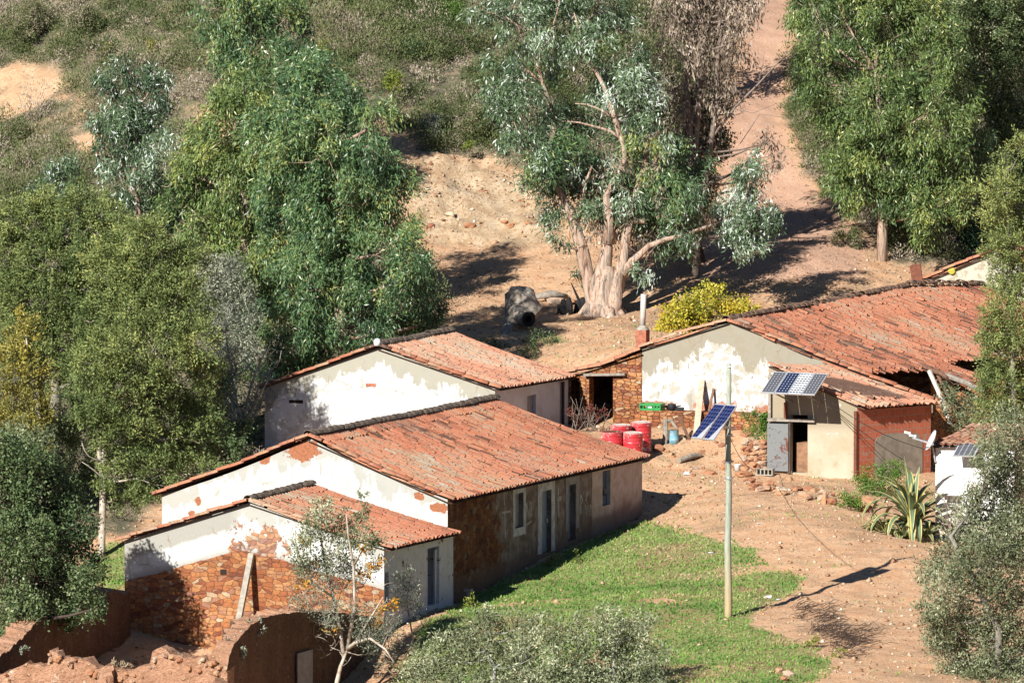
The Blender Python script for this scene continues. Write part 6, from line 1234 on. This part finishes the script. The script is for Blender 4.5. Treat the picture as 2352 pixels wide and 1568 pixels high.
# ---- stones
def rock_mesh(seed, box=.5):
    import bmesh
    rng = np.random.default_rng(seed); bm = bmesh.new(); bmesh.ops.create_icosphere(bm, subdivisions=2, radius=1.0)
    for v in bm.verts:
        c = np.array(v.co); m = np.abs(c).max(); c = c * (1 - box) + c / m * box * .8
        c *= 1 + .13 * rng.normal(); v.co = c
    me = bpy.data.meshes.new('stone'); bm.to_mesh(me); bm.free(); me.materials.append(M['field_stone']); return me
ROCKS = [rock_mesh(s, b) for s, b in ((1, .5), (2, .7), (3, .3), (4, .6), (5, .8))]
def stone(p, s, lab, group, rng, flat=.6, name='field_stone'):
    o = bpy.data.objects.new(name, ROCKS[int(rng.integers(5))]); COL.objects.link(o); o.location = tuple(p); k = rng.uniform(.75, 1.3)
    o.scale = (s * k, s * rng.uniform(.7, 1), s * flat * rng.uniform(.8, 1.2)); o.rotation_euler = (rng.normal(0, .2), rng.normal(0, .2), rng.uniform(0, 6.28)); return tag(o, lab, 'stone', group)
def stones():
    rng = np.random.default_rng(12)
    for i in range(58):        # the tumbled row before the shed
        t = rng.random(); x = 1712 + t * 290; y = 1102 + t * 42 + rng.uniform(2, 34) * (.6 + .4 * t); q = hit(x, y); stone(q + E3 * rng.uniform(.0, .10), rng.uniform(.08, .20), 'reddish stone in the tumbled row before the cement shed', 'stones of the tumbled row', rng)
    for r in range(6):
        for i in range(5): x = 1712 + i * 10.5 + rng.uniform(-3, 3); b = foot(x, 24.6 - .0 * r); stone(b + E3 * (.05 + r * .145) + np.array([0, .12 * r, 0]), rng.uniform(.12, .18), 'brown stone of the loose stack left of the sheet metal door', 'stones stacked left of the door', rng, .55)
    for i in range(46): x = rng.uniform(1530, 1720); y = rng.uniform(1000, 1100); q = hit(x, y); stone(q, rng.lognormal(-2.5, .4), 'rubble stone on the bank below the white gable', 'rubble on the bank', rng)
    for x, y, s, lab in ((1894, 1156, .16, 'upright pillar shaped stone at the end of the tumbled row'), (1990, 1160, .22, 'large round boulder left of the agave'), (1708, 1094, .26, 'broad flat slab lying in the rubble beside the white bucket'), (1714, 1000, .22, 'large flat stone on the bank left of the fresh bush'), (1512, 1035, .18, 'squared stone right of the drums'), (1275, 698, .28, 'long stone slab lying beside the charred stump'), (1300, 688, .12, 'small square stone beside the charred stump')):
        q = hit(x, y); o = stone(q + E3 * s * .3, s, lab, None, rng, 2.0 if 'pillar' in lab else (.35 if 'flat' in lab or 'slab' in lab else .9)); 
        if 'pillar' in lab: o.scale = (.11, .10, .30); o.rotation_euler = (.1, .1, .3)
    for x, y, s in ((1790, 1545, .13), (1812, 1552, .15), (1800, 1562, .10)): q = hit(x, y); stone(q + E3 * .04, s, 'pale rounded stone in the small group at the bottom edge', 'stones at the bottom edge', rng, .9)
    for i in range(22): x = rng.uniform(1255, 1345); q = hit(x, rng.uniform(690, 706)); stone(q + E3 * rng.uniform(0, .12), rng.uniform(.07, .15), 'orange stone of the low pile beside the charred stump', 'stones of the low pile by the gum', rng)
    for i in range(40): x = rng.uniform(960, 1290); y = rng.uniform(400, 545); q = hit(x, y); stone(q, rng.lognormal(-2.75, .4), 'ochre stone lying in the pale cutting', 'stones in the pale cutting', rng)
    for i in range(16): x = rng.uniform(1180, 1225) if i < 8 else rng.uniform(1560, 1640); y = rng.uniform(1108, 1150); q = hit(rng.uniform(1480, 1640), y); stone(q, rng.uniform(.05, .10), 'small stone on the bare slope above the grass', 'stones on the bare slope', rng)
stones()
def logs():
    Y = 43.0; root = thing('fallen_log', 'fallen hollow grey log with a knotted stump end, near the old gum', 'log', foot(1190, Y))
    mb = MB(); mb.tube([P(1178, 668, Y + 1.0), P(1192, 690, Y + .8), P(1212, 706, Y + .5), P(1236, 722, Y + .4)], [.24, .46, .44, .26], 13, jit=.7, seed=2); mb.tube([P(1183, 672, Y + .8), P(1194, 664, Y + .6)], [.22, .12], 8, jit=.5); mb.build('stump', M['dead_wood'], root)
    a, b = P(1186, 722, Y), P(1214, 733, Y - .9); mb = MB(); mb.tube([a, (a + b) / 2, b], [.33, .27, .24], 14, jit=.22, seed=3, cap=False); d = nrm(b - a); lg = mb.build('hollow_bough', M['dead_wood'], root)
    mb = MB(); mb.lathe(b - d * .25, [(.001, 0), (.09, .02), (.11, .24), (.235, .255)], 12, d); mb.build('hollow', M['charcoal'], lg)
    mb = MB(); mb.tube([P(1183, 722, Y + .2), P(1172, 748, Y - .3), P(1160, 775, Y - 1.0), P(1150, 800, Y - 1.6)], [.26, .24, .20, .16], 10, jit=.25, seed=5); mb.build('trunk', M['dead_wood'], root)
    a = hit(1228, 694); b = hit(1302, 690); mb = MB(); mb.tube([a + E3 * .18, (a + b) / 2 + E3 * .22, b + E3 * .13], [.09, .13, .08], 9, jit=.35); tag(mb.build('bleached_log', M['grey_wood'], None, True, own_origin=a), 'pale bleached log lying behind the stone pile', 'log')
    c = hit(1300, 722); root = thing('charred_stump', 'black burnt stump between the fallen log and the old gum', 'stump', c)
    for x, h, w, sd in ((1293, 36, 9, 1), (1305, 40, 8, 2), (1283, 24, 6, 3), (1328, 28, 10, 4), (1338, 34, 9, 5)):
        q = foot(x, c[1] + (.5 if x > 1320 else 0)); s = scale_at(c[1]); mb = MB(); mb.tube([q - E3 * .1, q + E3 * h / s * .6 + E1 * .03, q + E3 * h / s], [w / s * 1.3, w / s, w / s * .5], 8, jit=.5, seed=sd); mb.build('charred_snag', M['charcoal'], root)
    a, b = P(1312, 650, c[1] + .8), P(1330, 690, c[1] + .6); mb = MB(); mb.tube([a, b, P(1340, 705, c[1] + .5)], [.02, .05, .06], 6, jit=.3); mb.build('burnt_branch', M['charcoal'], root)
logs()
# ---- agave
def agave():
    b = hit(2092, 1238); b = foot(2095, b[1] + .9, 1238); root = thing('agave', 'big agave with yellow edged leaves beside the white hut', 'agave', b); rng = np.random.default_rng(3); V, F, UV = [], [], []
    def blade(o, az, el, L, w, droop, fold=.2):
        n = 9; d0 = np.array([math.cos(az), math.sin(az), 0]); p = o.copy(); e = el; i0 = len(V); side = np.array([-math.sin(az), math.cos(az), 0])
        for i in range(n + 1):
            t = i / n; dr = d0 * math.cos(e) + E3 * math.sin(e); up = -d0 * math.sin(e) + E3 * math.cos(e); ww = w * (.75 + 1.2 * t * (1 - t) * 1.6) * (1 - t ** 3) ** .8 * .5 + .004
            V.extend([p + side * ww + up * ww * fold, p, p - side * ww + up * ww * fold]); p = p + dr * L / n; e -= droop / n * (0.4 + 1.6 * t)
        for i in range(n):
            for k in (0, 1):
                q = i0 + i * 3 + k; F.append((q, q + 1, q + 4, q + 3)); u0, u1 = k * .5, k * .5 + .5; UV.extend([(u0, i / n), (u1, i / n), (u1, (i + 1) / n), (u0, (i + 1) / n)])
    for k in range(44): az = k * 2.4 + rng.normal(0, .2); t = k / 44; blade(b + E3 * (.15 + .3 * t), az, .50 + .75 * t + rng.normal(0, .1), rng.uniform(1.6, 2.4), .18, (3.6 - 2.2 * t) * rng.uniform(.7, 1.2))
    for k in range(3): blade(b + E3 * .4, rng.uniform(0, 6.28), 1.4, rng.uniform(1.3, 1.9), .17, rng.uniform(-.1, .3))
    for c, s in ((np.array([-.75, -.45, .05]), .55), (np.array([-1.0, -.2, .05]), .45), (np.array([.35, -.6, .0]), .5), (np.array([-.3, -.8, .0]), .5)):
        for k in range(13): blade(b + c, k * 2.4 + rng.normal(0, .2), .3 + k / 13 * 1.0, s * rng.uniform(1.3, 1.9), .12, rng.uniform(.8, 2.2))
    np_mesh('leaves', V, F, M['agave_leaf'], root, uv=UV, smooth=True)
    mb = MB(); mb.tube([b - E3 * .2, b + E3 * .45], [.22, .15], 9, jit=.3); mb.build('stem', M['brown_wood'], root)
agave()
# ---- satellite dish on the hut corner, module on the hut wall, cables
def dish():
    a = HF.at(-.05, HF.A[2] + .05, .10); root = thing('satellite_dish', 'white satellite dish seen edge on at the corner of the white hut', 'satellite dish', a)
    c = P(2143, 1013, a[1] - .1); ax = nrm(np.array([-.88, -.10, .44])); x = nrm(np.cross(ax, (0, 1, .2))); y = np.cross(ax, x); mb = MB(); n, m = 24, 5; V = []
    for i in range(m + 1):
        for k in range(n): t = k / n * 6.283; r = .33 * i / m; V.append(c + (x * math.cos(t) * .92 + y * math.sin(t)) * r + ax * (r * r * .75))
    Fc = [(i * n + k, i * n + (k + 1) % n, (i + 1) * n + (k + 1) % n, (i + 1) * n + k) for i in range(m) for k in range(n)]
    W = [v - ax * .02 for v in V]; rim = [(m * n + k, m * n + (k + 1) % n, len(V) + m * n + (k + 1) % n, len(V) + m * n + k) for k in range(n)]
    mb.raw(V + W, Fc + [tuple(len(V) + q for q in f[::-1]) for f in Fc] + rim); mb.build('reflector', M['white_enamel'], root, True)
    e = c + ax * .78 - E3 * .02; lo = c - (y if y[2] > 0 else -y) * .30; mb = MB(); mb.bar(lo, P(2096, 1005, a[1] - .35), .055, .045); mb.build('feed_arm', M['galvanised'], root)
    f = P(2092, 1001, a[1] - .35); mb = MB(); mb.tube([f + np.array([-.05, 0, .03]), f + np.array([.10, .0, -.01])], .035, 10); mb.tube([f + np.array([.1, 0, -.01]), f + np.array([.15, 0, -.02])], [.05, .05], 10); l = mb.build('receiver', M['white_enamel'], root, True)
    f2 = P(2084, 993, a[1] - .35); mb = MB(); mb.box(f2, np.array([.085, 0, -.02]), np.array([0, .03, 0]), np.array([.005, 0, .03])); mb.build('receiver', M['white_enamel'], root)
    mb = MB(); mb.tube([HF.at(.02, HF.A[2] - .45, .06), a, c - ax * .03], .022, 8); mb.build('mast', M['galvanised'], root)
    TL = HF.at(*HF.pix(2200, 1018, .2), .12); TR = HF.at(*HF.pix(2250, 1019, .2), .12); BR = HF.at(*HF.pix(2238, 1047, .6), .62); BL = BR + (TL - TR)
    root = thing('solar_module', 'single small solar panel tilted on the white hut wall', 'solar panel', TL); framed_panel(root, TL, TR, BR, BL, 'cells_grey')
    mb = MB(); mb.bar((TL + TR) / 2, HF.at(HF.pix(2225, 1030)[0], TL[2] - .1, -.02), .04, .04); mb.build('bracket', M['galvanised'], root)
    def cable(p, q, s, lab, r=.010): mb = MB(); p, q = np.asarray(p), np.asarray(q); mb.tube([p + (q - p) * t - E3 * s * 4 * t * (1 - t) for t in np.linspace(0, 1, 13)], r, 5); tag(mb.build('power_cable', M['cable_black'], None, own_origin=p), lab, 'cable')
    cable(P(1880, 906, 22.6), P(2078, 1058, 15.5), .10, 'black cable slanting from the solar array to the bushes, steeper one'); cable(P(1882, 903, 22.7), HF.at(.0, HF.A[2] - .15, .02), .25, 'black cable from the solar array to the white hut, flatter one')
    cable(P(1676, 1002, 0.0), P(1764, 1060, 23.6), .5, 'thin cable from the solar pole to the sheet metal door', .008)
dish()
# ---- ruined rammed earth building at the front left
def ruin():
    root = thing('ruined_building', 'roofless ruin of crumbling rammed earth walls, bottom left corner', 'ruin', P(300, 1560, -6) * (1, 1, 0) - E3 * 1.8)
    def wall(nm, tops, inner, zb, seed, lab=None, rag=.05, mt='rammed_earth'):
        """tops: world points along the outer top edge; inner: vector to the inner top edge"""
        tops = [np.asarray(t, float) for t in tops]; Q = [tops[0]]
        for a, b in zip(tops[:-1], tops[1:]):
            n = max(1, int(np.linalg.norm((b - a)) / .08)); Q += [a + (b - a) * (i + 1) / n for i in range(n)]
        rng = np.random.default_rng(seed); k = len(Q); s = np.cumsum([0] + [np.linalg.norm((Q[i + 1] - Q[i])[:2]) for i in range(k - 1)]); j = fbm(np.arange(k) * .45, np.zeros(k), seed, 5, .65) * rag * 2.4
        out = [np.array([q[0], q[1], q[2] + j[i]]) for i, q in enumerate(Q)]; inn = [q + inner * (1 + .15 * rng.normal()) + E3 * (.05 * rng.normal()) for q in out]; mb = MB(); NV = 9
        sg = 1.0
        bulge = lambda i, t: inner * (-.06 * fbm(s[i] * 1.1, t * 3 + seed, seed + 3, 3))
        grid = [[np.array([o[0], o[1], zb + (o[2] - zb) * t]) + bulge(i, t) for t in np.linspace(0, 1, NV)] for i, o in enumerate(out)]
        V = [p for g in grid for p in g] + inn + [np.array([p[0], p[1], zb]) for p in inn]; UV = [(s[i], p[2]) for i, g in enumerate(grid) for p in g] + [(s[i], out[i][2] + .5) for i in range(k)] + [(s[i], out[i][2] + .5 + out[i][2] - zb) for i in range(k)]
        F = []; I = k * NV; J = I + k
        for i in range(k - 1):
            for t in range(NV - 1): F.append((i * NV + t, (i + 1) * NV + t, (i + 1) * NV + t + 1, i * NV + t + 1))
            F.append((i * NV + NV - 1, (i + 1) * NV + NV - 1, I + i + 1, I + i)); F.append((I + i, I + i + 1, J + i + 1, J + i))
        for i in (0, k - 1): F.append(tuple([i * NV + t for t in range(NV)] + [I + i, J + i]))
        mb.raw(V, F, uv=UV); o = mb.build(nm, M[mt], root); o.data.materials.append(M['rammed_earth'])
        for i in range(k - 1): o.data.polygons[i * (NV + 1) + NV - 1].material_index = 1  # wall tops take the undarkened earth, a sunlit tone above the shaded faces
        if lab: o['label'] = lab
        return o
    Yr0 = -10.4; yf = lambda px: Yalong(522, Yr0, px, E1)
    fl = [(-60, 1560), (0, 1546), (40, 1535), (60, 1522), (85, 1527), (100, 1536), (108, 1530), (114, 1494), (138, 1506), (142, 1511), (196, 1512), (206, 1520), (222, 1534), (248, 1526), (258, 1537), (300, 1536), (330, 1532), (345, 1522), (350, 1494), (362, 1490), (380, 1494), (400, 1506), (440, 1510), (490, 1513), (505, 1530), (522, 1538)]
    wall('front_wall', [P(x, y, yf(x)) for x, y in fl], E2 * .5, -3.4, 3, 'sunlit front wall with a ragged top')
    yr = lambda px: Yalong(522, Yr0, px, E2)
    rt = [(522, 1540), (528, 1505), (540, 1478), (556, 1458), (575, 1438), (600, 1420), (625, 1412), (660, 1407), (700, 1404), (740, 1404), (790, 1408), (840, 1414), (868, 1420)]
    wr = wall('side_wall', [P(x, y, yr(x)) for x, y in rt], -E1 * .55, -3.2, 5, 'right wall, its outer face in shade', mt='shaded_rammed_earth', rag=.02)
    F = Plane(P(522, 1540, Yr0), P(868, 1420, yr(868))); a = F.pix(684, 1560, .08); b = F.pix(718, 1490, .08); mb = MB(); panel(mb, F, a[0], b[0], -2.2, b[1], .085, .03); mb.build('door', M['grey_infill'], root)
    yl = lambda px: Yalong(300, 1.6, px, E2)
    lt = [(-90, 1545), (-40, 1525), (0, 1505), (39, 1477), (52, 1462), (60, 1452), (78, 1432), (107, 1418), (150, 1398), (190, 1375), (232, 1358), (300, 1360)]
    wall('side_wall', [P(x, y, yl(x)) for x, y in lt], -E1 * .6, -2.6, 7, 'left wall running back to the outhouse', mt='shaded_rammed_earth')
    rng = np.random.default_rng(31)
    for i in range(34):
        x = rng.uniform(0, 515); y0 = np.interp(x, [q[0] for q in fl], [q[1] for q in fl]); t = rng.random() ** 1.5; p = P(x, y0 + 3 + t * 26, yf(x) - .03); stone(p, rng.uniform(.045, .11), 'small stone bedded in the face of the front earth wall', 'stones in the front earth wall', rng, .8)
    pts = [P(200, 1585, yf(200) - .9), P(222, 1560, yf(222) - .6), P(237, 1537, yf(240) - .05)]
    wall('buttress', pts, E1 * .35, -3.4, 9)
    # dry growth on the wall tops
    for x, y, Y, r, lab, sd in ((545, 1490, yr(545) - .0, 26, 'grey dry growth on the near end of the right earth wall', 1), (590, 1440, yr(590), 24, 'grey dry growth on the curved top of the right earth wall', 2), (285, 1528, yf(285), 18, 'grey dry tuft on the middle of the front earth wall', 3), (35, 1490, yl(35), 24, 'grey dry growth on the left earth wall', 4)):
        c = P(x - 8, y + 8, Y + .2); s = scale_at(Y); t = tree('dry_tuft', lab, 'plant', c - E3 * .15, [(c[0] + d * r / s, c[1] + .1 * d, c[2] + .05 + .1 * abs(d), r * .55 / s) for d in (-.6, 0, .6)], 'spray', 'straw' if sd == 3 else 'leaf_grey', 'twig', r0=.01, seed=sd, lai=.7, twigs=False)
ruin()
def brushwood():
    c = hit(1895, 1450); rng = np.random.default_rng(8); mb = MB()
    for k in range(420):
        t = rng.random(); px = 1850 + 120 * t + rng.normal(0, 18); py = 1400 + 105 * t + rng.normal(0, 12); p = hit(px, py) if k % 4 == 0 else p + np.array([rng.normal(0, .2), rng.normal(0, .3), 0]); p[2] = float(gz(p[0], p[1])) + rng.uniform(0, .18)
        a = rng.normal(-.6, .7); l = rng.uniform(.15, .5); mb.tube([p, p + np.array([math.cos(a) * l * .5, math.sin(a) * l * .5, rng.uniform(.0, .14)]), p + np.array([math.cos(a + .3) * l, math.sin(a + .3) * l, rng.uniform(-.02, .16)])], [.010, .008, .004], 3, cap=False)
    tag(mb.build('brushwood', M['dark_bark'], None, own_origin=c), 'dark cut brushwood heaped on the slope right of the grass', 'brushwood', kind='stuff')
    a = hit(1560, 1065); b = hit(1610, 1050); mb = MB(); mb.tube([a + E3 * .08, (a + b) / 2 + E3 * .12, b + E3 * .07], [.07, .08, .06], 8, jit=.2); tag(mb.build('old_beam', M['grey_wood'], None, own_origin=a), 'weathered grey beam lying in the rubble below the plank', 'beam')
    p = hit(2105, 652); mb = MB(); mb.box(p + E3 * .3, E1 * .18 + E3 * .03, E2 * .03, E3 * .32 - E1 * .05); tag(mb.build('rusty_sheet', M['rust'], None, own_origin=p), 'small rusty metal sheet standing left of the far house', 'metal sheet')
brushwood()
